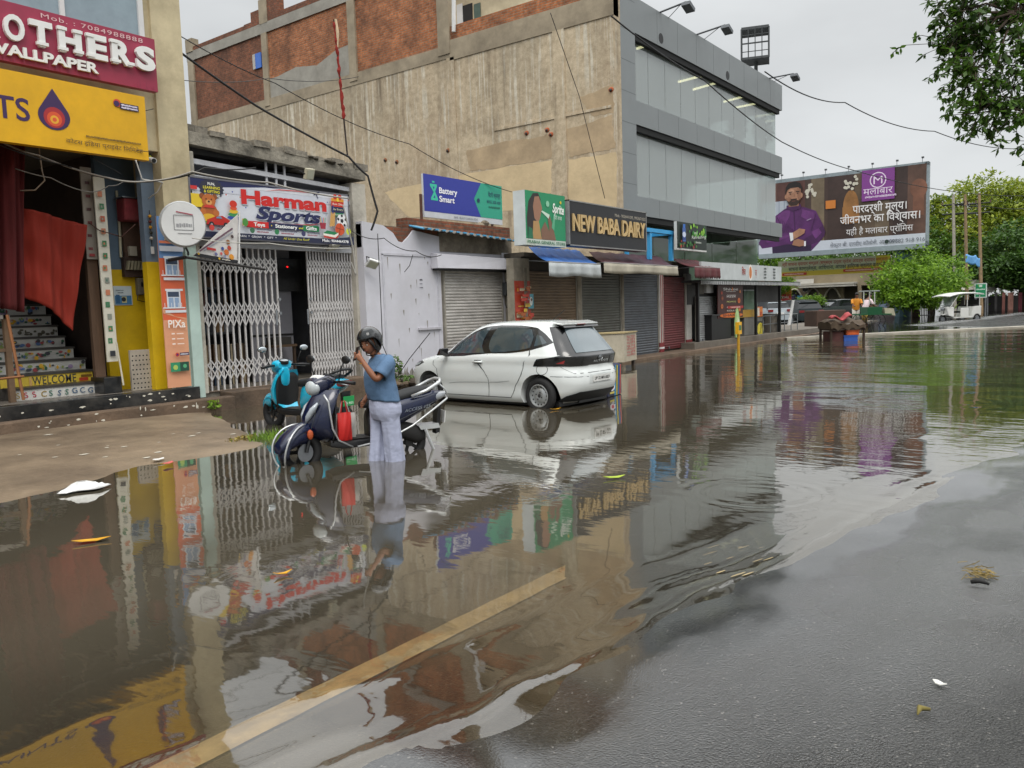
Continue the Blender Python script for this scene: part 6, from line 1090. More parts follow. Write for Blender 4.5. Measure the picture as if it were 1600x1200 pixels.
sgn(1205, 1236, 476, 447, 62, 'c83a3a', lambda b, h: (b.rect(0, .55, h, .8, 'd8902c'), b.rect(h * .1, .75, h * .9, 1, 'd0ccc4'), b.scribble(h * .1, .62, h * .7, .12, 'e8e0c8'), b.scribble(h * .08, .3, h * .8, .14, 'e8d0d0'), b.scribble(h * .08, .1, h * .6, .1, 'e8d0d0')), 'red and orange offer poster on posts behind the parked cars')
sgn(1235, 1242, 476, 460, 62, '27325a', lambda b, h: [b.scribble(h * .15, .15 + .22 * i, h * .7, .1, 'a8b0c8') for i in range(4)], 'narrow navy notice board beside the red offer poster')
sgn(1245.5, 1253, 478, 462, 62, '4f9fc0', lambda b, h: b.disc(h * .5, .55, .24, '2a6a9a'), 'light blue standing board beside the pointed arch')
sgn(1343, 1372, 470, 448, 64, 'b4b2aa', lambda b, h: (b.rect(0, .75, h, 1, '7fb0b8'), b.rect(0, .8, h, .9, 'c8c86a'), b.rect(h * .05, .1, h * .3, .7, '6a5a5c'), [b.rect(h * .4, .1 + .14 * i, h * .95, .16 + .14 * i, '9c9890') for i in range(5)]), 'pale striped shop front panel under the red hoarding')
# parked vehicles far off (one body shape, three finishes)
def far_car(c, rz, paint, label, suv=False):
    t = thing('parked_car', label, 'car', c, rz, 'cars parked before the market'); Lh, W_, H_ = 2.1, .88, 1.56 if suv else 1.46; G_ = M('141a1d', .06, .1)
    k = MB(); secs = []
    for x, zt_, w_ in ((-2.1, .75, .72), (-2.05, 1.0, .84), (-1.4, 1.02, .88), (0, 1.0, .88), (.9, .98, .87), (1.7, .86, .84), (2.05, .7, .74), (2.12, .5, .66)): secs.append([Vector((x, y * w_, z)) for y, z in ((-.9, .28), (-1, .45), (-1, zt_ * .8), (-.93, zt_), (.93, zt_), (1, zt_ * .8), (1, .45), (.9, .28))])
    k.rings(secs, paint); k.build('body', t, smooth=40, local=True); k = MB(); secs = []
    for x, z, w_ in ((-2.0, 1.02, .78), (-1.75, 1.4, .68), (-1.3, H_ - .02, .62), (-.3, H_, .62), (.3, H_ - .05, .62), (1.15, 1.0, .76)): secs.append([Vector((x, -w_ - .08, .98)), Vector((x, -w_, z)), Vector((x, w_, z)), Vector((x, w_ + .08, .98))])
    k.rings(secs, G_); k.build('glass', t, smooth=30, local=True); k = MB(); secs = []
    for x, z, w_ in ((-1.85, H_ - .12, .64), (-1.3, H_ + .01, .64), (-.3, H_ + .03, .64), (.35, H_ - .02, .63)): secs.append([Vector((x, -w_, z - .04)), Vector((x, -w_ * .9, z)), Vector((x, w_ * .9, z)), Vector((x, w_, z - .04))])
    k.rings(secs, paint); k.build('roof', t, smooth=40, local=True)
    for x in (-1.3, 1.3):
        for s_ in (-1, 1):
            k = MB(); k.cyl((x, s_ * .7, .33), (x, s_ * .9, .33), .33, RUBBER, 16); k.cyl((x, s_ * .88, .33), (x, s_ * .905, .33), .2, STEEL, 12); k.build('wheel', t, local=True)
    for s_ in (-1, 1): k = MB(); k.box((-2.14, s_ * .5, .78), (-2.03, s_ * .82, .92), M('7a1518', .3)); k.build('tail_light', t, local=True)
    k = MB(); k.box((-2.15, -.26, .62), (-2.1, .26, .74), WHITE); k.build('number_plate', t, local=True); return t
def gpt(px, py, D): p = far(px, py, D); return Vector((p.x, p.y, .25))
dz = lambda px, py, D: Vector((far(px, py, D).x, far(px, py, D).y, max(far(px, py, D).z, -.06)))
far_car(dz(1240, 507, 52), R(48), M('1f2a2c', .25, .1), 'dark green grey hatchback parked with its tail towards the stall', True)
far_car(dz(1186, 507, 50), R(55), M('a9b2b8', .25, .1), 'silver grey car parked behind the stall counter')
far_car(dz(1302, 500, 58), R(150), M('39403f', .25, .1), 'dark car with a pale windscreen parked beyond the brown cart')
FORE = M('7f786c', .8, .25, .8, bump=.3, dirt=.4)
k = MB(); k.box((34, 15.0, -.3), (70, 70, -.05), FORE); k.box((58, 9.5, -.3), (70, 15, .03), FORE); tag(k.build('forecourt'), kind='structure')
# small trees, shrub and the big trees on the right
def leaf_mat(c1, c2, tr=.25):
    m, t, p, n, l = nodes('leaves'); g = n.new('ShaderNodeNewGeometry'); a = n.new('ShaderNodeTexNoise'); a.inputs['Scale'].default_value = .9; a.inputs['Detail'].default_value = 5; l.new(g.outputs['Position'], a.inputs[0])
    oi = n.new('ShaderNodeMath'); oi.operation = 'MULTIPLY_ADD'; l.new(g.outputs['Random Per Island'], oi.inputs[0]); oi.inputs[1].default_value = .5; l.new(a.outputs[0], oi.inputs[2])
    r = n.new('ShaderNodeMapRange'); r.inputs[1].default_value = .4; r.inputs[2].default_value = 1.05; l.new(oi.outputs[0], r.inputs[0])
    x = n.new('ShaderNodeMix'); x.data_type = 'RGBA'; l.new(r.outputs[0], x.inputs[0]); x.inputs[6].default_value = lin(c1); x.inputs[7].default_value = lin(c2); l.new(x.outputs[2], p.inputs['Base Color']); p.inputs['Roughness'].default_value = .55
    o = n['Material Output']; td = n.new('ShaderNodeBsdfTranslucent'); l.new(x.outputs[2], td.inputs[0]); mm = n.new('ShaderNodeMixShader'); mm.inputs[0].default_value = tr; l.new(p.outputs[0], mm.inputs[1]); l.new(td.outputs[0], mm.inputs[2]); l.new(mm.outputs[0], o.inputs[0]); return m
LV1 = leaf_mat('3f6420', '93b83a', .45); LV2 = leaf_mat('2c4a1a', '668a2e', .35); LV3 = leaf_mat('4a6420', 'a4ae3a', .4); LV4 = leaf_mat('26401a', '55782c', .3)
BARK = M('4a3d30', .9, .35, 4, bump=.6, stretch=(4, 4, .8))
def tree(base, clumps, leaf, n, size, label, trunk_r=.25, seed=1, name='tree', droop=0.):
    """clumps: (centre, radii) ; leaves crowd the shells of many small tufts so gaps stay open"""
    rnd = random.Random(seed); t = thing(name, label, 'tree', base); k = MB(); tw = MB(); tot = sum(r[0] * r[1] + r[2] * r[0] for c, r in clumps)
    top = max(clumps, key=lambda c: c[0].z)[0]; tw.tube([base, base.lerp(top, .35) + Vector((.1, .1, 0)), base.lerp(top, .75)], [trunk_r, trunk_r * .75, trunk_r * .3], BARK, 8)
    vs, fs = [], []
    for c, r in clumps:
        f = base.lerp(top, .4); tw.tube([f, f.lerp(c, .6) + Vector((0, 0, .2)), c], [trunk_r * .45, trunk_r * .25, .03], BARK, 5)
        cnt = int(n * (r[0] * r[1] + r[2] * r[0]) / tot); tufts = max(4, cnt // 34)
        for _ in range(tufts):
            d = Vector((rnd.gauss(0, 1), rnd.gauss(0, 1), rnd.gauss(0, 1))).normalized() * (rnd.random() ** .33); q = c + Vector((d.x * r[0], d.y * r[1], d.z * r[2])); sp = size * rnd.uniform(2.2, 4.6)
            for _ in range(34):
                e_ = Vector((rnd.gauss(0, 1), rnd.gauss(0, 1), rnd.gauss(0, .55))) * sp * .55; p = q + e_; a = (e_.normalized() * .7 + Vector((rnd.gauss(0, .6), rnd.gauss(0, .6), rnd.gauss(0, .4) - droop))).normalized(); bb = a.cross(Vector((rnd.gauss(0, .5), rnd.gauss(0, .5), 1))).normalized(); s_ = size * rnd.uniform(.55, 1.2); w_ = s_ * .42; o = len(vs)
                vs += [p - a * s_, p + bb * w_, p + a * s_, p - bb * w_]; fs.append((o, o + 1, o + 2, o + 3))
    k.add(vs, fs, leaf); k.build('crown', t); tw.build('trunk', t, smooth=True); return t
def C_(px, py, D, rx, rz, ry=None): return (far(px, py, D), (rx, ry or rx, rz))
g_ = lambda px, py, D: (lambda p: Vector((p.x, p.y, .1)))(far(px, py, D))
tree(g_(1432, 495, 53), [C_(1400, 440, 52, 1.6, 1.2), C_(1430, 412, 53, 1.7, 1.3), C_(1448, 440, 51, 2.2, 1.5), C_(1470, 452, 52, 1.5, 1.2), C_(1412, 462, 51, 1.6, .8), C_(1440, 465, 50.5, 2, .7), C_(1388, 452, 52, .9, .7), C_(1480, 430, 54, 1.2, 1.3)], LV1, 15000, .16, 'bright green bushy tree beside the mural wall under the billboard end', seed=3)
tree(g_(1530, 490, 68), [C_(1480, 380, 68, 2.6, 2.8), C_(1530, 340, 69, 3.6, 3.2), C_(1560, 310, 70, 3.4, 2.4), C_(1590, 350, 67, 3.6, 3), C_(1520, 400, 67, 3.2, 2.6), C_(1575, 400, 66, 3.6, 2.8), C_(1475, 335, 70, 1.8, 1.6), C_(1625, 330, 68, 3.6, 3.2)], LV3, 26000, .22, 'tall yellow green flowering tree behind the electric poles', .4, 5)
tree(g_(1600, 490, 60), [C_(1560, 400, 61, 2.6, 2), C_(1600, 390, 60, 3, 2.4), C_(1570, 425, 59, 2.4, 1.2), C_(1620, 420, 58, 2.6, 1.6), C_(1535, 425, 62, 1.6, 1.2)], LV4, 14000, .2, 'dark green tree above the hawker stalls at the right edge', .35, 6)
tree(g_(1455, 495, 66), [C_(1465, 345, 72, 1.9, 2.2), C_(1455, 385, 68, 2.2, 2.2), C_(1470, 410, 66, 2.2, 2.2), C_(1500, 440, 64, 2.2, 2)], LV2, 9000, .2, 'darker green tree just right of the billboard edge', .3, 8)
tree(g_(1200, 495, 62), [C_(1195, 412, 62, 1.4, 1), C_(1215, 420, 62, 1.2, .9), C_(1222, 445, 61, .8, 1)], LV1, 4000, .15, 'small green tree seen between the stall sign and the billboard', .15, 9)
tree(g_(1330, 490, 74), [C_(1240, 418, 74, 2, 1.3), C_(1280, 410, 74, 2.4, 1.5), C_(1325, 405, 74, 2.6, 1.6), C_(1370, 398, 74, 2.6, 1.6), C_(1400, 405, 74, 1.6, 1.6)], LV2, 6000, .22, 'green tree crown filling the gap between billboard and yellow banner', .3, 21)
tree(g_(1268, 490, 58), [C_(1262, 472, 58, .8, .4), C_(1276, 471, 58, .7, .4), C_(1254, 476, 58, .5, .3)], LV1, 3000, .1, 'round green shrub in front of the pointed arch', .08, 10, 'shrub')
# a row of dim trees closing the far end of the road
tree(Vector((95, 6, 0)), [(Vector((95 + 4 * math.sin(i), 10 - 4.2 * i, 4.5 + math.sin(i * 2.1))), (4, 4, 3.6)) for i in range(9)], LV2, 9000, .42, 'far row of dim trees closing the road at the right edge', .5, 12)
# electric poles, flag, road sign, tent stall, mural wall
for px, tp, D in ((1489.5, 304, 57), (1508, 304, 58), (1530, 302, 56)):
    a, c = g_(px + (2 if px < 1500 else 3), 508, D), far(px, tp, D); t = thing('electric_pole', {1489.5: 'leftmost of the three slim electric poles by the trees', 1508: 'middle electric pole carrying the blue flag', 1530: 'right electric pole of the three, behind the green road sign'}[px], 'pole', a, group='three electric poles'); k = MB(); k.tube([a, c], [.13, .09], M('8a7456' if px > 1500 else '9a9488', .8, .3), 7); k.build('shaft', t); k = MB(); dr_ = ud * .7
    for z in (.0, .55): k.tube([c - dr_ + Vector((0, 0, -.7 - z * 1.2)), c + dr_ + Vector((0, 0, -.7 - z * 1.2))], .05, BLK, 5)
    for q in (-1, 0, 1): k.cyl(c + dr_ * q + Vector((0, 0, -.7)), c + dr_ * q + Vector((0, 0, -.5)), .05, M('5a4038', .4), 6)
    k.build('crossarm', t)
k = MB(); a, c = far(1509, 398, 55.5), far(1532, 413, 55.5); k.grid(12, 5, lambda u, v: a + (Vector((c.x, c.y, a.z)) - a) * u + Vector((.08 * math.sin(u * 9), .08 * math.sin(u * 9), -.62 * v - .25 * u * u + .06 * math.sin(u * 12))), M('6aa4d8', .7, .1)); tag(k.build('flag', smooth=True, thick=.01), 'light blue flag flying from the middle electric pole', 'flag')
b = fboard(1522.5, 1541.5, 465.5, 443, 50.5); b.rect(.06, .06, b.a - .06, .94, '1f8a5a'); b.rect(b.a * .38, .74, b.a * .62, .9, 'd0e0d4'); b.scribble(b.a * .15, .52, b.a * .7, .12, 'd0e4d8'); b.scribble(b.a * .15, .2, b.a * .7, .08, 'b8d8c4')
t = b.finish('road_sign', 'green road sign board with white border behind the rickshaw', 'road sign', 'd4dcd8', .06); k = MB()
for u in (.1, .9): q = b.P(b.a * u, 0, -.06); k.tube([q, (q.x, q.y, .1)], .05, STEEL, 6)
k.build('post', t)
t = thing('tent_stall', 'hawker tent with a pale cloth roof and dark inside under the trees', 'stall', g_(1540, 492, 60)); k = MB(); pts = [far(1510, 452, 60), far(1526, 437, 60), far(1545, 440, 60), far(1566, 443, 60), far(1548, 456, 59)]
k.prism([far(1508, 453, 60), far(1527, 437, 60), far(1532, 452, 59.5)], Vector((.3, .5, 0)), M('c4bfb2', .8, .15)); k.prism([far(1527, 437, 60), far(1566, 444, 60.5), far(1550, 457, 59), far(1545, 455, 59)], Vector((.2, .4, .0)), M('b4b0a6', .8, .15)); k.build('roof_cloth', t, fix=True); k = MB(); a, c = far(1512, 500, 62), far(1640, 460, 64); k.hexa([a, Vector((c.x, c.y, a.z)), Vector((c.x + 2, c.y + 2, a.z)), a + Vector((2, 2, 0))], [Vector((a.x, a.y, c.z)), c, c + Vector((2, 2, 0)), Vector((a.x + 2, a.y + 2, c.z))], M('2a2624', .85, .3)); k.build('back_cloth', t); k = MB()
for px in (1543, 1512): k.tube([g_(px, 492, 59.5), far(px, 452, 59.5)], .05, STEEL, 5)
k.build('pole', t)
for px, w_, cc, lb in ((1568, 5, '8a5a52', 'dull red hanging cloth at the hawker stalls'), (1579, 9, '9a7064', 'wide pinkish cloth hung at the hawker stalls'), (1556, 4, '3a3838', 'dark cloth hung beside the tent pole'), (1594, 6, '6a3038', 'maroon cloth at the right edge of the hawker stalls')):
    k = MB(); a, c = far(px - w_ / 2, 490, 58), far(px + w_ / 2, 457, 58); k.grid(10, 4, lambda u, v: Vector((a.x + (c.x - a.x) * u + .05 * math.sin(u * 20), a.y + (c.y - a.y) * u, a.z + (c.z - a.z) * v)), M(cc, .85, .2)); tag(k.build('hanging_cloth', smooth=True, thick=.03), lb, 'cloth', 'cloths hung at the hawker stalls')
b = fboard(1367, 1412, 495, 466, 55); h = b.a; b.rect(0, 0, h, .3, '7a6d70'); b.rect(0, .3, h, 1, '8b8588'); b.rect(h * .14, .45, h * .42, .92, '7f93b8'); b.rect(h * .18, .52, h * .38, .86, 'a9b8d0'); b.line((0, .38), (h, .4), .06, '4a4048'); b.disc(h * .86, .5, .34, '9aa0a0', ry=.5); b.disc(h * .86, .5, .2, 'b0b4b0', ry=.3)
b.finish('mural_wall', 'grey roadside wall painted with a blue window picture', 'wall', '8b8588', .25)
b = fboard(1411, 1452, 496, 470, 56); t = thing('iron_gate', 'dark iron gate with upright bars beside the mural wall', 'gate', b.P(b.a / 2, 0)); k = MB()
for i in range(18): p = b.P(b.a * i / 17, 0); k.tube([p, p + Vector((0, 0, b.H))], .03, BLK, 4)
k.build('bars', t); k = MB()
for v in (.1, .55, .97): k.tube([b.P(0, v), b.P(b.a, v)], .04, BLK, 4)
k.build('rails', t); k = MB(); fbox(k, b, 0, .12, 0, 1.1, -.1, .3, M('5a5248', .9)); k.build('post', t)
# electric rickshaw
def e_rickshaw(px, py, D, rz):
    c = far(px, py, D); t = thing('electric_rickshaw', 'white electric rickshaw with a long canopy crossing the wet road', 'rickshaw', c, rz); W_ = M('d4d4cf', .35, .08, dirt=.1); k = MB()
    secs = [[Vector((x, y, z)) for y, z in ((-.5, z0), (-.52, z1), (.52, z1), (.5, z0))] for x, z0, z1 in ((-1.35, .42, .98), (-.7, .3, .95), (-.5, .28, .36), (.75, .28, .36))]
    k.rings(secs, W_); k.box((-.35, -.5, .36), (.3, -.46, .88), W_); k.box((-.35, .46, .36), (.3, .5, .88), W_); k.build('body', t, local=True, bevel=.03)
    k = MB(); k.hexa([(.75, -.45, .35), (1.0, -.3, .45), (1.0, .3, .45), (.75, .45, .35)], [(.72, -.4, .95), (1.12, -.22, .98), (1.12, .22, .98), (.72, .4, .95)], W_); k.sphere((1.15, 0, .85), .12, STEEL, 10, 6); k.build('front_cowl', t, local=True, bevel=.03)
    k = MB(); k.grid(10, 4, lambda u, v: (-1.4 + 2.75 * u, -.6 + 1.2 * v, 1.78 - .12 * (u * 2 - 1) ** 2 * (1.5 if u > .5 else .5) - .05 * (2 * v - 1) ** 2), W_); k.build('canopy', t, local=True, smooth=True, thick=.06, sheet=True); k = MB()
    for p_, q_ in (((.95, .35, .95), (.45, .5, 1.72)), ((-1.2, .5, .95), (-1.2, .5, 1.74)), ((-.2, .5, .88), (-.2, .52, 1.75))):
        for s_ in (-1, 1): k.tube([(p_[0], p_[1] * s_, p_[2]), (q_[0], q_[1] * s_, q_[2])], .025, W_, 5)
    k.build('frame', t, local=True); k = MB(); k.box((-1.25, -.45, .95), (-.75, .45, 1.05), DARK); k.box((-.3, -.42, .6), (.2, .42, .7), DARK); k.box((-1.3, -.45, 1.0), (-1.2, .45, 1.35), DARK); k.build('seat', t, local=True); k = MB(); k.poly([(.98, -.33, .98), (.98, .33, .98), (.52, .42, 1.68), (.52, -.42, 1.68)], GL); k.build('windscreen', t, local=True)
    for x, y in ((1.15, 0), (-1.0, .5), (-1.0, -.5)):
        k = MB(); k.tube([(x + .23 * math.cos(R(a)), y, .25 + .23 * math.sin(R(a))) for a in range(0, 360, 20)], .055, RUBBER, 6, closed=True); k.cyl((x, y - .04, .25), (x, y + .04, .25), .15, STEEL, 12); k.build('wheel', t, local=True)
    k = MB(); k.tube([(1.15, 0, .3), (.98, 0, 1.0), (.92, .3, 1.05)], .025, BLK, 5); k.tube([(.98, 0, 1.0), (.92, -.3, 1.05)], .025, BLK, 5); k.box((.95, -.12, .5), (1.32, .12, .56), W_); k.build('fork', t, local=True); return t
e_rickshaw(1495, 504.5, 47.5, R(148))
# handcart with tarpaulin and crates, cycle rickshaw with two men
a = aZ(1297, 533); hc = aZ(1325, 533); dirv = Vector((math.sin(YAW), -math.cos(YAW), 0)); dep = (hc).dot(cF)
t = thing('handcart', 'loaded handcart under a brown tarpaulin standing in the flood', 'handcart', hc); W_ = 53 / F_PX * dep; fv = Vector((cF.x, cF.y, 0)).normalized(); P2 = lambda u, d, z: Vector((hc.x, hc.y, z)) + dirv * u * W_ / 2 + fv * d
ztop = aD(1325, 502, dep).z; zl = aD(1325, 514, dep).z; k = MB()
def hump(u, v): x = 2 * u - 1; y = v; e_ = .05 * math.sin(u * 13) + .04 * math.sin(v * 9 + u * 5); return P2(x * (1.04 + .05 * math.sin(v * 7)), -.05 + 1.3 * v + .05 * math.sin(u * 20), ztop - .1 + .22 * math.sin(math.pi * v) * (.6 + .4 * math.cos(x * 2)) + e_)
TARP = M('4d3f30', .85, .3, 5, bump=.5, dirt=.4); k.grid(26, 10, hump, TARP); k.grid(26, 5, lambda u, v: P2((2 * u - 1) * 1.04, -.06 - .05 * math.sin(u * 16), zl + .05 * math.sin(u * 23) + (hump(u, 0).z - zl) * v), TARP); k.grid(8, 4, lambda u, v: P2(1.05, -.06 + 1.3 * u, zl + (hump(1, u).z - zl) * v), TARP); k.grid(8, 4, lambda u, v: P2(-1.05, -.06 + 1.3 * u, zl + (hump(0, u).z - zl) * v), TARP); k.build('tarpaulin', t, smooth=True)
k = MB(); k.hexa([P2(-1, 0, zl - .05), P2(1, 0, zl - .05), P2(1, 1.2, zl - .05), P2(-1, 1.2, zl - .05)], [P2(-1, 0, zl + .03), P2(1, 0, zl + .03), P2(1, 1.2, zl + .03), P2(-1, 1.2, zl + .03)], M('3a2c22', .85)); k.build('deck', t)
for u in (-.97, .97):
    for d in (.06, 1.1): k = MB(); k.tube([P2(u, d, -.1), P2(u, d, zl)], .05, M('3a2c22', .85), 6); k.build('leg', t)
k = MB(); k.grid(14, 4, lambda u, v: P2(-1.0 + 1.2 * u, -.02 + .3 * v, hump(.05 + .55 * u, .1 + .2 * v).z + .1 + .05 * math.sin(u * 9) + .1 * u), M('a8484a', .8, .25, 6)); tag(k.build('red_cloth', smooth=True, thick=.06), 'pinkish red cloth bundle lying on the handcart tarpaulin', 'cloth')
k = MB(); k.hexa([P2(-.95, .1, -.1), P2(-.18, .1, -.1), P2(-.18, .9, -.1), P2(-.95, .9, -.1)], [P2(-.95, .1, .36), P2(-.18, .1, .36), P2(-.18, .9, .36), P2(-.95, .9, .36)], M('4a2824', .8, .3)); tag(k.build('storage_box', bevel=.02), 'dark maroon storage box under the left of the handcart', 'box')
def crate(u0, u1, z0, z1, col, label):
    t = thing('crate', label, 'crate', P2((u0 + u1) / 2, .1, z0)); k = MB(); k.hexa([P2(u0, .05, z0), P2(u1, .05, z0), P2(u1, .6, z0), P2(u0, .6, z0)], [P2(u0, .05, z1), P2(u1, .05, z1), P2(u1, .6, z1), P2(u0, .6, z1)], M(col, .5, .15)); k.build('body', t, bevel=.015); k = MB(); k.hexa([P2(u0 - .02, .03, z1 - .05), P2(u1 + .02, .03, z1 - .05), P2(u1 + .02, .62, z1 - .05), P2(u0 - .02, .62, z1 - .05)], [P2(u0 - .02, .03, z1), P2(u1 + .02, .03, z1), P2(u1 + .02, .62, z1), P2(u0 - .02, .62, z1)], M(col, .5, .1)); k.build('rim', t)
crate(-.2, .62, -.1, .22, '2450a0', 'blue plastic crate under the handcart at the waterline'); crate(-.06, .7, .225, .42, 'c85a20', 'orange plastic crate stacked on the blue crate')
k = MB(); a, c = far(1276, 506, 40), far(1322, 484, 40); k.hexa([Vector((a.x, a.y, .15)), Vector((c.x, c.y, .15)), Vector((c.x + .6, c.y + .8, .15)), Vector((a.x + .6, a.y + .8, .15))], [Vector((a.x, a.y, c.z)), c, c + Vector((.6, .8, 0)), Vector((a.x + .6, a.y + .8, c.z))], M('4a382e', .85, .25, 2)); tag(k.build('tin_kiosk', bevel=.03), 'brown tin kiosk box behind the handcart', 'kiosk')
cr = dz(1358, 512, 43); t = thing('cycle_rickshaw', 'green cart cycle rickshaw with large spoked wheels beyond the handcart', 'cycle rickshaw', cr); u_ = Vector((ud.x, ud.y, 0)); V = lambda x, d, z: cr + u_ * x + fv * d + Vector((0, 0, z)); GRN = M('1f5a38', .5, .15)
for x, d in ((-.5, 0), (.45, 0), (-.4, .8), (.55, .8)):
    k = MB(); k.tube([V(x + .36 * math.cos(R(a)), d, .38 + .36 * math.sin(R(a))) for a in range(0, 360, 18)], .022, BLK, 5, closed=True)
    for a in range(0, 360, 40): k.tube([V(x, d, .38), V(x + .35 * math.cos(R(a)), d, .38 + .35 * math.sin(R(a)))], .008, STEEL, 3)
    k.build('wheel', t)
k = MB(); k.hexa([V(-.1, -.05, .72), V(.6, -.05, .72), V(.6, .8, .72), V(-.1, .8, .72)], [V(-.13, -.08, 1.1), V(.62, -.08, 1.1), V(.62, .82, 1.1), V(-.13, .82, 1.1)], GRN); k.build('cart_box', t); k = MB(); k.hexa([V(.8, 0, .7), V(1.3, 0, .62), V(1.3, .8, .62), V(.8, .8, .7)], [V(.75, 0, 1.05), V(1.2, 0, 1.0), V(1.2, .8, 1.0), V(.75, .8, 1.05)], M('b9b49a', .7)); k.build('pale_sack', t); k = MB(); k.hexa([V(-.7, -.05, .68), V(1.1, -.05, .68), V(1.1, .9, .68), V(-.7, .9, .68)], [V(-.7, -.05, .74), V(1.1, -.05, .74), V(1.1, .9, .74), V(-.7, .9, .74)], GRN); k.build('chassis', t)
k = MB()
for x in (-.25, .05, .3): k.tube([V(x, .1, 1.25), V(x, .1, 1.95)], .03, M('b9bcb4', .6), 5)
k.tube([V(-.5, .1, 1.95), V(.55, .1, 1.95)], .035, M('8a8f8c', .6), 5); k.build('canopy_frame', t)

# two men working round the cycle rickshaw
def far_man(c, rz, shirt, pants, label, lean):
    t = thing('person', label, 'person', c, rz); sk, ed = [(0, 0, .92, .13), (.05 * lean, 0, 1.12, .13), (.16 * lean, 0, 1.36, .12), (.22 * lean, 0, 1.5, .055), (.27 * lean, 0, 1.6, .09), (.29 * lean, 0, 1.7, .075)], [(0, 1), (1, 2), (2, 3), (3, 4), (4, 5)]
    for s_ in (1, -1):
        o = len(sk); sk += [(.02, s_ * .1, .8, .095), (.0, s_ * .11, .45, .065), (-.02, s_ * .11, .08, .045), (.1, s_ * .12, .04, .04)]; ed += [(0, o), (o, o + 1), (o + 1, o + 2), (o + 2, o + 3)]
        o = len(sk); x = .16 * lean; sk += [(x, s_ * .2, 1.38, .06), (x + .12, s_ * .24, 1.12, .045), (x + .34, s_ * .2, 1.02, .036), (x + .42, s_ * .19, 1.02, .03)]; ed += [(2, o), (o, o + 1), (o + 1, o + 2), (o + 2, o + 3)]
    me = bpy.data.meshes.new('b'); me.from_pydata([q[:3] for q in sk], ed, []); bo = bpy.data.objects.new('b', me); COL.objects.link(bo); bo.modifiers.new('skin', 'SKIN'); d = me.skin_vertices[0].data
    for i, q in enumerate(sk): d[i].radius = (q[3], q[3]); d[i].use_root = i == 0
    bo.modifiers.new('sub', 'SUBSURF').render_levels = 1; dg = bpy.context.evaluated_depsgraph_get(); dg.update(); em = bpy.data.meshes.new_from_object(bo.evaluated_get(dg)); bpy.data.objects.remove(bo)
    k = MB(); k.add([v.co.copy() for v in em.vertices], [tuple(p.vertices) for p in em.polygons], M('6d4632', .6)); k.build('body', t, smooth=True, local=True); rg = lambda cx_, z, rx, ry: [Vector((cx_ + rx * math.cos(a), ry * math.sin(a), z)) for a in [2 * math.pi * j / 16 for j in range(16)]]
    k = MB(); k.rings([rg(.0, .82, .16, .2), rg(.04 * lean, 1.05, .16, .19), rg(.14 * lean, 1.34, .15, .21), rg(.19 * lean, 1.45, .08, .13)], M(shirt, .85, .15, 5), cap=False)
    for s_ in (1, -1): k.tube([(.15 * lean, s_ * .16, 1.4), (.16 * lean, s_ * .22, 1.36), (.16 * lean + .1, s_ * .245, 1.16)], [.06, .08, .075], M(shirt, .85, .15, 5), 10, cap=False)
    k.build('shirt', t, smooth=True, local=True); k = MB()
    for s_ in (1, -1): k.tube([(.0, s_ * .08, .88), (.01, s_ * .1, .5), (-.02, s_ * .11, .1)], [.13, .095, .085], M(pants, .85, .15, 5), 10)
    k.build('trousers', t, smooth=True, local=True); k = MB(); k.sphere((.28 * lean - .015, 0, 1.7), .105, HAIR_ := M('15100e', .5, .25, 30), 10, 6, (1, .95, .9)); k.build('hair', t, smooth=True, local=True)
far_man(dz(1337, 507, 45), R(-150), 'd08a2c', 'c9c4b8', 'man in an orange shirt and pale trousers beyond the loaded handcart', .7)
far_man(dz(1351, 508, 44.2), R(-40), 'd8c4c8', 'b89a4a', 'man in a pale pink shirt and mustard trousers leaning to the green cart', 1.25)
# ------------------------------------------------------------------ white hatchback
def pchip(xs_, ys_):
    n = len(xs_); d = [(ys_[i + 1] - ys_[i]) / (xs_[i + 1] - xs_[i]) for i in range(n - 1)]; m = [d[0]] + [0 if d[i - 1] * d[i] <= 0 else 2 * d[i - 1] * d[i] / (d[i - 1] + d[i]) for i in range(1, n - 1)] + [d[-1]]
    def f(x):
        x = min(max(x, xs_[0]), xs_[-1]); i = 0
        while i < n - 2 and x > xs_[i + 1]: i += 1
        h = xs_[i + 1] - xs_[i]; t = (x - xs_[i]) / h
        return ys_[i] * (2 * t ** 3 - 3 * t * t + 1) + h * m[i] * (t ** 3 - 2 * t * t + t) + ys_[i + 1] * (3 * t * t - 2 * t ** 3) + h * m[i + 1] * (t ** 3 - t * t)
    return f
cxr = pchip([.17, .26, .38, .5, .64, .74, .84, .92, .96, 1.05, 1.2, 1.34, 1.40, 1.45, 1.48, 1.50, 1.515, 1.522], [-1.72, -1.83, -1.93, -1.96, -1.945, -1.90, -1.925, -1.94, -1.90, -1.82, -1.70, -1.585, -1.545, -1.50, -1.44, -1.32, -1.1, -.75])
cxf = pchip([.17, .3, .45, .6, .7, .77, .83, .88, .93, .97, 1.02, 1.1, 1.25, 1.38, 1.44, 1.48, 1.505, 1.515, 1.522], [1.75, 1.9, 1.96, 1.95, 1.92, 1.86, 1.74, 1.56, 1.32, 1.1, .98, .87, .64, .43, .3, .16, -.02, -.2, -.5])
cW = pchip([.17, .22, .3, .42, .55, .68, .8, .86, .93, .97, 1.05, 1.2, 1.34, 1.42, 1.47, 1.5, 1.515, 1.522], [.80, .835, .85, .853, .872, .876, .868, .872, .86, .835, .80, .735, .665, .615, .55, .45, .33, .16])
cN = pchip([.17, .6, .9, 1.0, 1.4, 1.522], [4.6, 4.4, 4.2, 4.6, 4.2, 3.0])
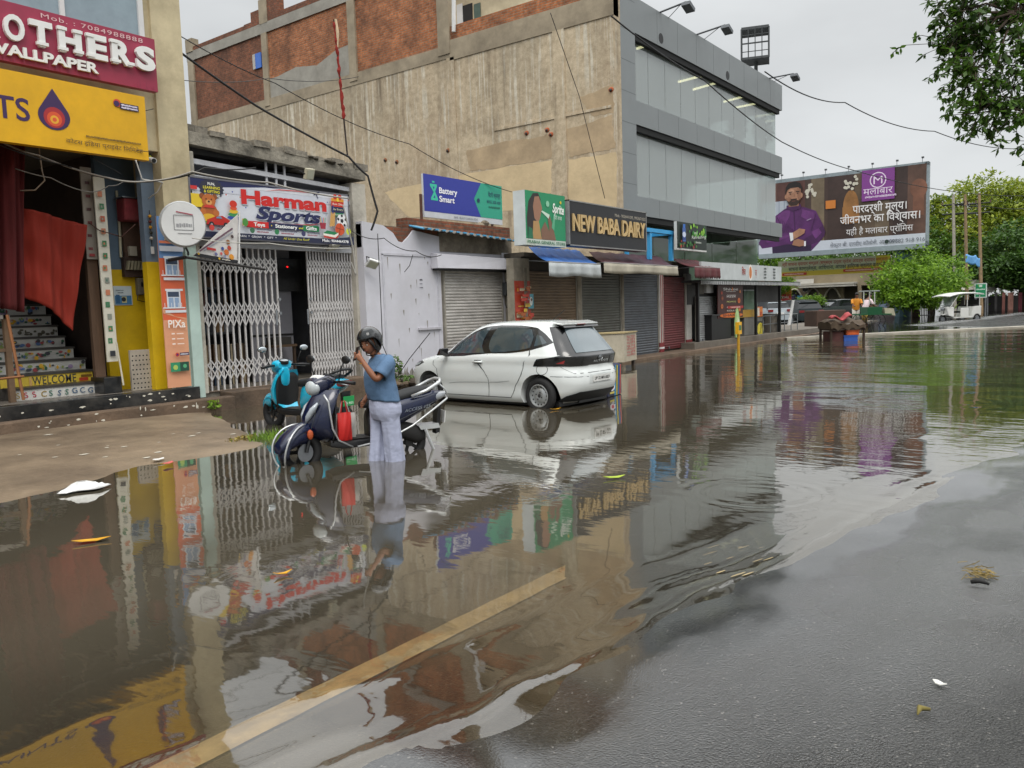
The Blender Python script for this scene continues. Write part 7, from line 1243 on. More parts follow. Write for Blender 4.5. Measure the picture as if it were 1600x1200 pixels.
def carS(th, z, off=0.):
    a = (cxf(z) - cxr(z)) / 2; xc = (cxf(z) + cxr(z)) / 2; n = cN(z); c, s = math.cos(th), math.sin(th); e_ = 2 / n
    p = Vector((xc + a * math.copysign(abs(c) ** e_, c), cW(z) * math.copysign(abs(s) ** e_, s), z))
    if off:
        d = 1e-3; tz = carS(th, min(z + 4e-3, 1.52)) - carS(th, z - 4e-3); tt = carS(th + d, z) - carS(th - d, z); nn = tt.cross(tz)
        if nn.length > 1e-9: p += nn.normalized() * off
    return p
def tS(x, z, side=1):                    # outline angle at a given length along the side
    a = (cxf(z) - cxr(z)) / 2; xc = (cxf(z) + cxr(z)) / 2; q = max(-1, min(1, (x - xc) / a)); return (math.acos(math.copysign(abs(q) ** (cN(z) / 2), q)) if side > 0 else 2 * math.pi - math.acos(math.copysign(abs(q) ** (cN(z) / 2), q)))
def tR(y, z):                            # ... at a given width across the tail
    q = min(1, abs(y) / cW(z)); return math.pi - math.copysign(math.asin(q ** (cN(z) / 2)), y)
def patch(k, pts, m, off=.004, cuts=10):
    bm = bmesh.new(); f = bm.faces.new([bm.verts.new((a, b_, 0)) for a, b_ in pts])
    for ax in (0, 1):
        lo, hi = min(p[ax] for p in pts), max(p[ax] for p in pts)
        for i in range(1, cuts): co = [0, 0, 0]; co[ax] = lo + (hi - lo) * i / cuts; no = [0, 0, 0]; no[ax] = 1; bmesh.ops.bisect_plane(bm, geom=bm.verts[:] + bm.edges[:] + bm.faces[:], plane_co=co, plane_no=no)
    bm.verts.index_update(); vs = [carS(v.co.x, v.co.y, off) for v in bm.verts]; fs = [tuple(v.index for v in f.verts) for f in bm.faces]; bm.free(); k.add(vs, fs, m)
def sp(pts, side=1): return [(tS(x, z, side), z) for x, z in pts]
def line_s(k, pts, w_, m, side=1, off=.003):
    for (x0, z0), (x1, z1) in zip(pts, pts[1:]):
        d = math.hypot(x1 - x0, z1 - z0) or 1; nx, nz_ = -(z1 - z0) / d * w_ / 2, (x1 - x0) / d * w_ / 2
        patch(k, sp([(x0 - nx, z0 - nz_), (x1 - nx, z1 - nz_), (x1 + nx, z1 + nz_), (x0 + nx, z0 + nz_)], side), m, off, 3)
rh, fh = aD(840.5, 616, 13.0), aD(672, 613, 14.6); hd = Vector((fh.x - rh.x, fh.y - rh.y, 0)).normalized(); lf = Vector((-hd.y, hd.x, 0))
corg = Vector((rh.x, rh.y, 0)) + hd * 1.28 - lf * .84; ZG = -.1
car = thing('hatchback_car', 'white hatchback standing in the flood with its tail towards the road', 'car', (corg.x, corg.y, ZG), math.atan2(hd.y, hd.x))
CARP = M('dfe3e1', .22, .03, 1.5, coat=1.); CBLK = M('0d0e10', .22, .1, coat=.6); CGLS = M('39454a', .04, .25, 1.2, coat=1); GAP = M('3a3d3e', .6, .1)
lv = [.17, .19, .22, .26, .3, .34, .38, .42, .46, .5, .54, .58, .62, .66, .7, .74, .78, .81, .84, .87, .9, .92, .94, .955, .97, .985, 1.0, 1.02, 1.05, 1.1, 1.15, 1.2, 1.25, 1.3, 1.34, 1.38, 1.41, 1.43, 1.45, 1.465, 1.48, 1.49, 1.5, 1.508, 1.515, 1.522]
k = MB(); k.rings([[carS(2 * math.pi * j / 96, z) for j in range(96)] for z in lv], CARP)
body = k.build('body', car, local=True, fix=True)
cut = MB()
for x in (-1.28, 1.22):
    for s_ in (-1, 1): cut.cyl((x, s_ * .55, .30), (x, s_ * 1.2, .30), .355, BLK, 40)
cobj = cut.build('cutter', None, fix=True); cobj.location = car.location; cobj.rotation_euler = car.rotation_euler
md = body.modifiers.new('arch', 'BOOLEAN'); md.object = cobj; md.operation = 'DIFFERENCE'; md.solver = 'EXACT'
dg = bpy.context.evaluated_depsgraph_get(); dg.update(); me = bpy.data.meshes.new_from_object(body.evaluated_get(dg)); body.modifiers.clear(); body.data = me; bpy.data.objects.remove(cobj)
if BLK.name not in [m.name for m in me.materials if m]: me.materials.append(BLK)
bi = [i for i, m in enumerate(me.materials) if m and m.name == BLK.name][0]
for p in me.polygons:                                   # arch interiors are dark
    c = p.center
    if any(math.hypot(c.x - x, c.z - .3) < .345 for x in (-1.28, 1.22)) and .5 < abs(c.y) < .86: p.material_index = bi
    p.use_smooth = True
me.set_sharp_from_angle(angle=R(38))
for side in (1, -1):
    k = MB(); patch(k, sp([(.93, .945), (.62, 1.16), (.3, 1.33), (.0, 1.425), (-.35, 1.45), (-.8, 1.44), (-1.15, 1.395), (-1.32, 1.3), (-1.5, 1.16), (-1.24, 1.07), (-.5, .985), (.3, .935), (.8, .915)], side), CBLK, .003, 16); k.build('window_frame', car, local=True, smooth=True, sheet=True)
    for pts in ([(.74, .965), (.5, 1.16), (.24, 1.31), (-.02, 1.40), (-.16, 1.41), (-.14, .985)], [(-.3, .995), (-.31, 1.415), (-.7, 1.41), (-1.05, 1.37), (-1.12, 1.25), (-1.1, 1.08), (-.7, 1.02)], [(-1.17, 1.1), (-1.17, 1.29), (-1.27, 1.26), (-1.4, 1.15)]):
        k = MB(); patch(k, sp(pts, side), CGLS, .007, 12); k.build('side_window', car, local=True, smooth=True, sheet=True)
    k = MB(); line_s(k, [(.98, .9), (1.0, .7), (.93, .42), (.86, .24)], .011, GAP, side); line_s(k, [(-.22, .97), (-.24, .55), (-.22, .25)], .011, GAP, side); line_s(k, [(-1.1, 1.05), (-1.0, .75), (-.82, .45), (-.72, .26)], .011, GAP, side); line_s(k, [(.9, .25), (-.72, .25)], .011, GAP, side)
    line_s(k, [(.7, .45), (-.7, .53)], .012, M('b4b9b8', .3), side); k.build('door_gap', car, local=True)
    for x, z in ((-.02, .84), (-1.0, .9)):
        k = MB(); p0 = carS(tS(x - .1, z, side), z, .02); p1 = carS(tS(x + .1, z, side), z, .02); k.tube([p0, (p0 + p1) / 2 + Vector((0, side * .012, 0)), p1], .017, CARP, 8); patch(k, sp([(x - .08, z - .035), (x + .08, z - .035), (x + .08, z + .03), (x - .08, z + .03)], side), GAP, .002, 4)
        if x > -.5: k.build('door_handle', car, local=True, smooth=True)
    k = MB(); k.hexa([(.66, side * .9, .94), (.8, side * .9, .94), (.78, side * 1.08, .95), (.68, side * 1.08, .95)], [(.64, side * .9, 1.07), (.74, side * .9, 1.08), (.72, side * 1.06, 1.07), (.66, side * 1.06, 1.07)], CBLK); k.tube([(.78, side * .83, .95), (.74, side * .95, .97)], .03, CBLK, 6); k.build('mirror', car, local=True, fix=True, bevel=.03)
    k = MB(); patch(k, sp([(1.9, .68), (1.55, .735), (1.38, .80), (1.5, .83), (1.72, .79), (1.93, .74)], side), CBLK, .004); patch(k, sp([(1.8, .7), (1.55, .75), (1.48, .79), (1.7, .77)], side), M('8f9698', .15, .1), .007); k.build('headlight', car, local=True, smooth=True, sheet=True)
    # tail lamp wraps from the flank on to the tail
    k = MB(); patch(k, [(tS(-1.36, .84, side), .84), (tS(-1.52, .79, side), .79), (tR(side * .62, .775), .775), (tR(side * .3, .775), .775), (tR(side * .3, .91), .91), (tR(side * .6, .93), .93), (tS(-1.7, .92, side), .92)], CBLK, .008, 14); tl = k.build('tail_light', car, local=True, smooth=True, sheet=True)
    k = MB(); patch(k, [(tS(-1.6, .83, side), .83), (tS(-1.78, .815, side), .815), (tR(side * .7, .82), .82), (tR(side * .7, .87), .87), (tS(-1.74, .88, side), .88)], M('a01c22', .15, .1, coat=1), .013, 8); k.build('red_lens', tl, local=True, smooth=True, sheet=True)
    for x in (-1.28, 1.22):
        k = MB(); y0 = side * .70; y1 = side * .835; k.tube([(x + .235 * math.cos(R(a)), side * .765, .30 + .235 * math.sin(R(a))) for a in range(0, 360, 9)], .068, RUBBER, 10, closed=True); k.cyl((x, side * .72, .3), (x, side * .76, .3), .24, DARK, 28); wl_ = k.build('wheel', car, local=True, smooth=50)
        k = MB(); RIM = M('a9acac', .35, .12, 9, .55)
        rp = [(.185, .80), (.19, .825), (.175, .83), (.165, .80), (.13, .79), (.1, .81), (.06, .815), (.03, .805)]
        rings_ = [[Vector((x + r_ * math.cos(2 * math.pi * j / 32), side * yy, .3 + r_ * math.sin(2 * math.pi * j / 32))) for j in range(32)] for r_, yy in rp]; k.rings(rings_, RIM, cap=False); k.poly(rings_[-1], RIM)
        for j in range(14): a = 2 * math.pi * j / 14; k.sphere((x + .147 * math.cos(a), side * .797, .3 + .147 * math.sin(a)), .015, BLK, 7, 4, (1, .3, 1))
        for j in range(4): a = 2 * math.pi * j / 4 + .4; k.sphere((x + .06 * math.cos(a), side * .815, .3 + .06 * math.sin(a)), .013, DARK, 6, 4)
        k.sphere((x, side * .81, .3), .03, DARK, 8, 5, (1, .5, 1)); k.build('rim', wl_, local=True, smooth=40)
    k = MB(); line_s(k, [(-1.36 + .1 * math.cos(R(a)), .73 + .085 * math.sin(R(a))) for a in range(0, 361, 24)], .008, GAP, side, .003)
    if side == 1: k.build('fuel_flap', car, local=True)
k = MB(); patch(k, [(tR(.75, .96), .96), (tR(-.75, .96), .96), (tR(-.69, 1.12), 1.12), (tR(-.61, 1.3), 1.3), (tR(-.56, 1.405), 1.405), (tR(.56, 1.405), 1.405), (tR(.61, 1.3), 1.3), (tR(.69, 1.12), 1.12)], CBLK, .005, 16); k.build('tailgate_surround', car, local=True, smooth=True, sheet=True)
k = MB(); patch(k, [(tR(.53, .985), .985), (tR(-.53, .985), .985), (tR(-.50, 1.12), 1.12), (tR(-.44, 1.3), 1.3), (tR(-.41, 1.37), 1.37), (tR(.41, 1.37), 1.37), (tR(.44, 1.3), 1.3), (tR(.50, 1.12), 1.12)], M('58666c', .05, .15, 1.5, coat=1), .011, 14); k.build('rear_window', car, local=True, smooth=True, sheet=True)
k = MB(); patch(k, [(tR(.84, .78), .78), (tR(-.84, .78), .78), (tR(-.84, .9), .9), (tR(-.7, .965), .965), (tR(.7, .965), .965), (tR(.84, .9), .9)], CBLK, .006, 18); tb = k.build('tail_band', car, local=True, smooth=True, sheet=True)
k = MB(); c = carS(math.pi, .89, .02); k.tube([c + Vector((0, .05 * math.cos(R(a)), .035 * math.sin(R(a)))) for a in range(0, 360, 24)], .007, STEEL, 5, closed=True); k.tube([c + Vector((0, -.03, .012)), c + Vector((0, 0, .02)), c + Vector((0, .03, .012))], .007, STEEL, 5); k.tube([c + Vector((0, 0, .02)), c + Vector((0, 0, -.03))], .007, STEEL, 5); k.build('badge', tb, local=True)
b = Board(Vector((-1.955, .21, .825)), (0, -1, 0), .42, .032); b.text('ALTROZ', b.a / 2, .05, .9, M('b9bcbc', .3), al='c', wid=b.a, space=1.5); b.mb.build('lettering', tb, local=True)
k = MB(); k.hexa([(-1.57, .5, 1.425), (-1.57, -.5, 1.425), (-1.4, -.55, 1.46), (-1.4, .55, 1.46)], [(-1.585, .5, 1.45), (-1.585, -.5, 1.45), (-1.35, -.55, 1.497), (-1.35, .55, 1.497)], CARP); k.hexa([(-1.60, .5, 1.39), (-1.60, -.5, 1.39), (-1.5, -.5, 1.40), (-1.5, .5, 1.40)], [(-1.57, .5, 1.424), (-1.57, -.5, 1.424), (-1.4, -.5, 1.455), (-1.4, .5, 1.455)], CBLK); k.box((-1.592, -.12, 1.43), (-1.575, .12, 1.445), M('6a1418', .3)); k.build('spoiler', car, local=True, bevel=.006)
k = MB(); patch(k, [(tR(.7, .2), .2), (tR(-.7, .2), .2), (tR(-.66, .3), .3), (tR(-.5, .36), .36), (tR(.5, .36), .36), (tR(.66, .3), .3)], M('17181a', .6, .15), .006, 12); k.build('bumper_skirt', car, local=True, smooth=True, sheet=True)
k = MB()
for pts in ([(tR(.8, .62), .62), (tR(.34, .60), .60)], [(tR(-.8, .62), .62), (tR(-.34, .60), .60)], [(tR(.72, .77), .77), (tR(.6, .66), .66)], [(tR(-.72, .77), .77), (tR(-.6, .66), .66)], [(tR(.6, .66), .66), (tR(-.6, .66), .66)]):
    (a0, z0), (a1, z1) = pts; patch(k, [(a0, z0 - .004), (a1, z1 - .004), (a1, z1 + .004), (a0, z0 + .004)] if abs(z1 - z0) < .05 else [(a0 - .006, z0), (a1 - .006, z1), (a1 + .006, z1), (a0 + .006, z0)], GAP, .003, 5)
k.build('tail_gap', car, local=True)
k = MB(); patch(k, [(tR(.34, .48), .48), (tR(-.34, .48), .48), (tR(-.3, .63), .63), (tR(.3, .63), .63)], M('c9cdcb', .3), .002, 8); k.box((-1.975, -.25, .505), (-1.965, .25, .61), M('d8d8d4', .4)); npl = k.build('number_plate', car, local=True)
b = Board(Vector((-1.976, .23, .53)), (0, -1, 0), .46, .06); b.text('UP 32 MN 6021', b.a / 2, .1, .8, '1a1a1c', al='c', wid=b.a * .95, bold=.01); b.mb.build('lettering', npl, local=True)
k = MB(); k.tube([(-1.0, .0, 1.52), (-1.25, 0, 1.68)], .006, BLK, 5); k.build('antenna', car, local=True)
k = MB(); k.box((-1.6, -.7, .12), (1.6, .7, .2), BLK); k.box((-1.75, -.35, .16), (-1.5, .35, .3), BLK); k.build('underbody', car, local=True)
# ------------------------------------------------------------------ scooters
rightv = Vector((math.sin(YAW), -math.cos(YAW), 0)); fwdv = Vector((math.cos(YAW), math.sin(YAW), 0))
def scooter(mid, ang, z, paint, label, steer, plate, plate_col, cyan=False):
    h_ = -rightv * math.cos(ang) + fwdv * math.sin(ang); t = thing('parked_scooter', label, 'scooter', (mid.x, mid.y, z), math.atan2(h_.y, h_.x), 'scooters standing in the flood')
    PB = M('0e0f11', .5, .2, 8); CHR = M('b4b8ba', .2, .08, 6, .8); GUARD = M('c4c6c6', .3, .1, 6, .5); SEAT = M('1b1c1e', .7, .2, 10, bump=.15, bs=80)
    B_ = lambda k, nm, par=t, **kw: k.build(nm, par, local=True, **kw)
    def loft(k, secs, m, n=16, p=2.6):
        rg = []
        for x, zc, hw, hh in secs:
            rg.append([Vector((x, hw * math.copysign(abs(math.cos(a)) ** (2 / p), math.cos(a)), zc + hh * math.copysign(abs(math.sin(a)) ** (2 / p), math.sin(a)))) for a in [2 * math.pi * j / n for j in range(n)]])
        k.rings(rg, m)
    for x, r_, zc in ((.64, .185, .245), (-.62, .165, .225)):
        k = MB(); k.tube([(x + r_ * math.cos(R(a)), 0, zc + r_ * math.sin(R(a))) for a in range(0, 360, 15)], .055, RUBBER, 8, closed=True); wh = B_(k, 'wheel', smooth=60); k = MB(); k.cyl((x, -.035, zc), (x, .035, zc), .05, DARK, 10)
        for j in range(5): a = 2 * math.pi * j / 5; k.tube([(x, 0, zc), (x + r_ * math.cos(a), 0, zc + r_ * math.sin(a))], .022, DARK, 5)
        B_(k, 'rim', wh)
    st = Matrix.Translation((.5, 0, 0)) @ Matrix.Rotation(steer, 4, 'Z') @ Matrix.Translation((-.5, 0, 0))
    # front mudguard
    k = MB(); rg = []
    for i in range(13):
        a = R(-12 + 140 * i / 12); r_ = .27; w_ = .085 + .035 * math.sin(math.pi * i / 12); c = Vector((.64 + r_ * math.cos(a), 0, .255 + r_ * math.sin(a)))
        nrm = Vector((math.cos(a), 0, math.sin(a))); rg.append([c + Vector((0, w_ * math.cos(q), 0)) + nrm * (.06 * math.sin(q)) - nrm * .04 for q in [math.pi * j / 8 for j in range(9)]])
    k.rings(rg, paint, cap=False, wrap=False); loft(k, [(.6, .46, .1, .12), (.74, .44, .12, .11), (.86, .38, .11, .09), (.95, .33, .07, .055)], paint, 14); k.xform(st); B_(k, 'front_mudguard', smooth=50, thick=.006)
    k = MB(); k.tube([(.64, .07, .25), (.52, .08, .62)], .02, PB, 6); k.tube([(.64, -.07, .25), (.52, -.08, .62)], .02, PB, 6); k.tube([(.52, 0, .55), (.42, 0, .95)], .035, PB, 8); k.xform(st); B_(k, 'fork')
    if not cyan:
        k = MB(); k.tube([Vector((.64 + .30 * math.cos(R(a)), s_ * (.06 + .08 * math.sin(math.pi * (a + 30) / 120)), .26 + .3 * math.sin(R(a)))) for s_, rr in ((1, range(95, -31, -12)), (-1, range(-30, 96, 12))) for a in rr], .011, GUARD, 6); k.xform(st); B_(k, 'mudguard_rail', smooth=True)
    # front apron with nose ridge; inner leg shield
    k = MB(); rg = []
    for z, x, hw, dp in ((.34, .36, .13, .05), (.42, .46, .19, .1), (.52, .50, .215, .12), (.64, .485, .225, .12), (.76, .44, .215, .11), (.85, .40, .19, .09), (.92, .36, .14, .06)):
        rg.append([Vector((x - .12 * (q / 6) ** 2 * 1.0 + dp * (1 - (q / 6) ** 2), hw * q / 6, z)) for q in range(-6, 7)] + [Vector((x - .16 + .02 * (1 - (q / 6) ** 2), hw * .96 * q / 6, z)) for q in range(6, -7, -1)])
    k.rings(rg, paint); B_(k, 'front_apron', smooth=45)
    k = MB(); k.grid(10, 8, lambda u, v: (.30 - .06 * v + .015 * math.cos(u * 3.14 * 2) + (.12 if v > .9 else 0) * 0, (-.19 + .38 * u) * (.75 + .35 * math.sin(math.pi * (.15 + v * .7))), .33 + .55 * v), PB); B_(k, 'leg_shield', smooth=True, thick=.015)
    if not cyan:
        for s_ in (1, -1): k = MB(); k.tube([(.585, s_ * .07, .56), (.56, s_ * .115, .64), (.515, s_ * .15, .72), (.46, s_ * .17, .79)], [.012, .034, .036, .015], M('aab2b8', .12, .25, 20, coat=1), 10); B_(k, 'turn_lamp', smooth=True)
        k = MB(); k.tube([(.40, .2, .88), (.36, .235, .8), (.35, .25, .66), (.33, .24, .5), (.26, .2, .36), (.1, .2, .27)], .011, GUARD, 6); B_(k, 'apron_rail', smooth=True)
        k = MB(); k.hexa([(.585, -.07, .54), (.595, .07, .54), (.59, .07, .54), (.58, -.07, .54)], [(.555, -.07, .68), (.565, .07, .68), (.56, .07, .68), (.55, -.07, .68)], WHITE); B_(k, 'front_plate')
        bb = Board(Vector((.592, .06, .56)), (0, -1, 0), .12, .1, v=(-.25, 0, 1)); bb.text('UP32', bb.a / 2, .55, .3, '202020', al='c'); bb.text('7158', bb.a / 2, .12, .3, '202020', al='c'); B_(bb.mb, 'plate_lettering')
        k = MB()
        for s_ in (1, -1): k.tube([(.27, s_ * .2, .99), (.36, s_ * .16, 1.06), (.44, s_ * .08, 1.03), (.43, s_ * .04, .9)], .006, PB, 5)
        k.xform(st); B_(k, 'brake_cable', smooth=True)
        k = MB(); k.tube([(.55, .17, .5), (.53, .21, .6), (.5, .225, .72), (.44, .2, .84)], .004, GAP, 4); k.tube([(-.22, .165, .45), (-.4, .19, .5), (-.65, .2, .6), (-.9, .14, .69)], .004, GAP, 4); B_(k, 'panel_gap')
        k = MB(); k.cyl((.64, .05, .245), (.64, .056, .245), .1, STEEL, 18); k.xform(st); B_(k, 'brake_disc')
        k = MB(); k.sphere((.56, .16, .45), .035, M('b8542a', .2), 8, 6, (1, .6, 1.6)); B_(k, 'amber_reflector')
    # floor board and spine
    k = MB(); loft(k, [(.34, .33, .17, .05), (.2, .3, .2, .05), (-.05, .3, .2, .05), (-.2, .31, .17, .06)], PB, 16, 4); B_(k, 'floorboard', smooth=45)
    k = MB(); k.grid(6, 6, lambda u, v: (.3 - .45 * u, -.16 + .32 * v, .353 + .004 * math.sin(v * 40)), M('2a2826', .8, .3, 12)); B_(k, 'floor_mat')
    # rear body, swept up to the tail
    k = MB(); loft(k, [(-.14, .46, .12, .15), (-.2, .52, .15, .2), (-.35, .57, .185, .19), (-.55, .63, .2, .155), (-.75, .69, .185, .12), (-.92, .735, .13, .085), (-1.03, .76, .07, .05)], paint, 20, 2.8); B_(k, 'rear_body', smooth=50)
    k = MB(); loft(k, [(-.12, .45, .1, .18), (-.18, .5, .125, .24), (-.24, .55, .14, .22)], PB, 16); B_(k, 'body_front_panel', smooth=45)
    k = MB(); loft(k, [(-.45, .42, .1, .1), (-.7, .32, .1, .12), (-.82, .3, .06, .08)], DARK, 12); k.tube([(-.4, -.16, .3), (-.85, -.2, .3)], .06, DARK, 10); B_(k, 'engine', smooth=45)
    k = MB(); loft(k, [(-.06, .71, .08, .035), (-.12, .735, .13, .06), (-.3, .755, .15, .06), (-.5, .77, .15, .055), (-.62, .8, .15, .06), (-.8, .83, .135, .055), (-.9, .835, .09, .04)], SEAT, 18, 3); B_(k, 'seat', smooth=50)
    k = MB(); k.tube([(-.62, .18, .78), (-.8, .2, .84), (-.97, .17, .92), (-1.02, .08, .95), (-1.02, -.08, .95), (-.97, -.17, .92), (-.8, -.2, .84), (-.62, -.18, .78)], .02, GUARD if not cyan else PB, 8); B_(k, 'grab_rail', smooth=True)
    k = MB(); loft(k, [(-.93, .74, .12, .06), (-1.02, .755, .1, .05), (-1.09, .765, .06, .035)], M('9a9ea2' if not cyan else '7a1a1c', .12, .1, coat=1), 14); B_(k, 'tail_lamp', smooth=50)
    k = MB(); k.hexa([(-.95, -.06, .3), (-1.0, -.06, .32), (-1.0, .06, .32), (-.95, .06, .3)], [(-.98, -.08, .62), (-1.02, -.08, .64), (-1.02, .08, .64), (-.98, .08, .62)], PB); pz = B_(k, 'rear_flap'); 
    k = MB(); k.hexa([(-1.045, -.1, .43), (-1.055, -.1, .43), (-1.055, .1, .43), (-1.045, .1, .43)], [(-1.06, -.1, .57), (-1.07, -.1, .57), (-1.07, .1, .57), (-1.06, .1, .57)], M(plate_col, .4, .1)); pl_ = B_(k, 'number_plate')
    bb = Board((-1.056, .095, .435), (0, -1, 0), .19, .13); [bb.text(s, bb.a / 2, .54 - .4 * i, .32, 'd8ecd8' if cyan else '202020', al='c', wid=bb.a * .85, bold=.01) for i, s in enumerate(plate)]; B_(bb.mb, 'lettering', pl_)
    if not cyan:
        k = MB(); k.tube([(.05, .21, .27), (-.3, .225, .32), (-.6, .23, .45), (-.85, .21, .6), (-1.08, .13, .72), (-1.12, 0, .74), (-1.08, -.13, .72), (-.85, -.21, .6)], .012, GUARD, 6); k.tube([(-.96, .12, .93), (-1.08, .1, .82), (-1.1, .1, .73)], .01, GUARD, 6); B_(k, 'side_rail', smooth=True)
        k = MB(); k.hexa([(-.75, .1, .37), (-1.0, .08, .37), (-1.0, -.08, .37), (-.75, -.1, .37)], [(-.72, .1, .42), (-.98, .08, .43), (-.98, -.08, .43), (-.72, -.1, .42)], GUARD); k.tube([(-.8, .1, .38), (-.86, .12, .2), (-.9, .12, .1)], .018, GUARD, 6); B_(k, 'foot_rest')
        bb = Board((-.5, .195, .6), (-1, 0, .12), .36, .05); bb.text('ACCESS 125', bb.a / 2, .1, .7, M('9ba1a8', .3, metal=.5), al='c', wid=bb.a * .9, shear=.2); 
        bb.mb.v = [Vector((v.x, v.y + .012, v.z)) for v in bb.mb.v]; B_(bb.mb, 'lettering')
    # handlebar head: cowl, lamp, dial, grips, mirrors, levers
    HD = st; k = MB(); loft(k, [(.22, 1.0, .1, .05), (.3, 1.0, .16, .075), (.38, .98, .15, .095), (.45, .96, .12, .095), (.49, .955, .09, .075)], paint, 18, 3); k.xform(HD); B_(k, 'head_cowl', smooth=50)
    k = MB()
    if cyan: k.sphere((.46, 0, .96), .09, M('c9ced0', .08, .05, coat=1), 16, 8, (.5, 1, 1))
    else: k.sphere((.455, 0, .945), .1, M('b9c0c2', .1, .2, 14, coat=1), 18, 10, (.72, 1.2, .92)); k.hexa([(.4, -.1, 1.035), (.46, -.08, 1.03), (.46, .08, 1.03), (.4, .1, 1.035)], [(.36, -.09, 1.08), (.42, -.07, 1.075), (.42, .07, 1.075), (.36, .09, 1.08)], WHITE)
    k.xform(HD); B_(k, 'headlamp', smooth=40)
    k = MB(); k.cyl((.25, 0, 1.035), (.235, 0, 1.07), .07, PB, 18); k.cyl((.234, 0, 1.071), (.233, 0, 1.075), .058, M('aeb4b8', .1, .1), 18); k.xform(HD); B_(k, 'dial')
    if cyan: k = MB(); loft(k, [(.2, .86, .06, .1), (.24, .84, .085, .16), (.28, .84, .085, .16), (.31, .86, .05, .1)], paint, 14); k.xform(HD); B_(k, 'inner_cowl', smooth=45)
    for s_ in (1, -1):
        k = MB(); k.tube([(.28, s_ * .14, 1.0), (.22, s_ * .26, 1.0), (.17, s_ * .38, .985)], [.016, .02, .021], PB, 8); k.tube([(.27, s_ * .2, .985), (.23, s_ * .34, .965)], .009, STEEL, 5); k.xform(HD); B_(k, 'grip', smooth=True)
        k = MB(); k.tube([(.27, s_ * .22, 1.01), (.27, s_ * .27, 1.15), (.25, s_ * .3, 1.22)], .008, PB, 5); k.sphere((.245, s_ * .33, 1.25), .075, PB, 12, 7, (.28, 1, .62)); k.xform(HD); mi_ = B_(k, 'mirror', smooth=True)
        k = MB(); k.sphere((.232, s_ * .33, 1.25), .068, M('c0c8cc', .05, .1, metal=.9), 12, 7, (.16, 1, .6)); k.xform(HD); B_(k, 'mirror_glass', mi_, smooth=True)
    return t
NAVYP = M('0b1738', .26, .12, 3, coat=.4, dirt=.3, dcol='3a372f'); CYANP = M('18b4d8', .25, .08, 3, coat=.8, dirt=.2, dcol='3a6a70')
mid = aD(556, 660, 9.15)
sc1 = scooter(mid, R(-27), -.13, NAVYP, 'dark blue scooter with a red bag standing before the helmeted woman', R(22), ('UP32', 'PK7158'), 'd8d8d4')
mid2 = aD(470, 640, 11.7)
sc2 = scooter(mid2, R(36), -.06, CYANP, 'bright cyan scooter parked behind the dark blue scooter by the gate', R(-14), ('UP 32', 'KN 4501'), '1f9a52', True)
sc2.scale = (.97, .97, .97)
mr4 = Matrix.Translation(sc1.location) @ Matrix.Rotation(sc1.rotation_euler.z, 4, 'Z')
def bag(o0, w_, h_, d_, col, name, label):
    t = thing(name, label, 'bag', mr4 @ Vector(o0)); k = MB(); x, y, z = o0
    k.grid(10, 10, lambda u, v: (x - w_ / 2 * (1 - .0) + w_ * u, y + d_ / 2 * math.sin(math.pi * v) * math.sin(math.pi * (.15 + .7 * u)) + .006 * math.sin(u * 17 + v * 9), z - h_ + h_ * v + .0), M(col, .6, .15, 6)); k.grid(10, 10, lambda u, v: (x + w_ / 2 - w_ * u, y - d_ / 2 * math.sin(math.pi * v) * math.sin(math.pi * (.15 + .7 * u)) - .004, z - h_ + h_ * v), M(col, .6, .15, 6)); k.xform(mr4); k.build('sack', t, smooth=True)
    k = MB(); k.tube([(x - w_ * .25, y, z), (x - w_ * .1, y, z + .13), (x + w_ * .1, y, z + .13), (x + w_ * .25, y, z)], .007, M(col, .7), 5); k.xform(mr4); k.build('handle', t); return t
bag((.17, .14, .66), .15, .36, .1, 'c8241f', 'red_bag', 'bright red cloth bag hanging from the hook of the dark blue scooter')
bag((.14, .04, .64), .24, .3, .08, 'c4c2bc', 'white_bag', 'whitish printed bag hanging behind the red bag on the scooter')
# ------------------------------------------------------------------ the woman in the helmet
wf_ = aD(604, 716, 8.85); wa = R(33); wh_ = -rightv * math.cos(wa) - fwdv * math.sin(wa); WZ = -.1
wm = thing('person', 'woman in dark helmet, blue shirt and pale wide trousers with a phone', 'person', (wf_.x, wf_.y, WZ), math.atan2(wh_.y, wh_.x))
SKIN = M('8a5a40', .55, .1, 12); HAIR = M('15100e', .5, .25, 30); SHIRT = M('54708f', .85, .14, 6, bump=.8, bs=11); TROU = M('a9aec4', .85, .12, 5, bump=.9, bs=10)
J = {'pelvis': (0, 0, .84, .12), 'spine': (.03, 0, .98, .11), 'chest': (.03, 0, 1.12, .115), 'neck0': (.04, 0, 1.23, .06), 'neck1': (.09, 0, 1.29, .05), 'head': (.12, 0, 1.35, .06)}
sk = []; ed = []
def jn(x, y, z, r_): sk.append((x, y, z, r_)); return len(sk) - 1
def ch(a, pts):
    for p in pts: b_ = jn(*p); ed.append((a, b_)); a = b_
    return a
pv = jn(*J['pelvis']); ctop = ch(pv, [J['spine'], J['chest']]); hd_ = ch(ctop, [J['neck0'], J['neck1'], J['head']])
hips = {}
for s_, xo in ((1, -.05), (-1, .05)):
    ch(pv, [(0, s_ * .1, .76, .1), (xo * .6, s_ * .105, .46, .065), (xo * 1.4, s_ * .11, .1, .042), (xo * 1.4 + .1, s_ * .12, .05, .035)])
LA = [(.0, .165, 1.185, .052), (.17, .225, 1.01, .043), (.25, .165, 1.15, .032), (.285, .115, 1.235, .028)]
RA = [(.0, -.165, 1.185, .052), (-.02, -.235, .96, .043), (.1, -.22, .8, .032), (.14, -.215, .755, .028)]
lw = ch(ctop, LA); rw = ch(ctop, RA)
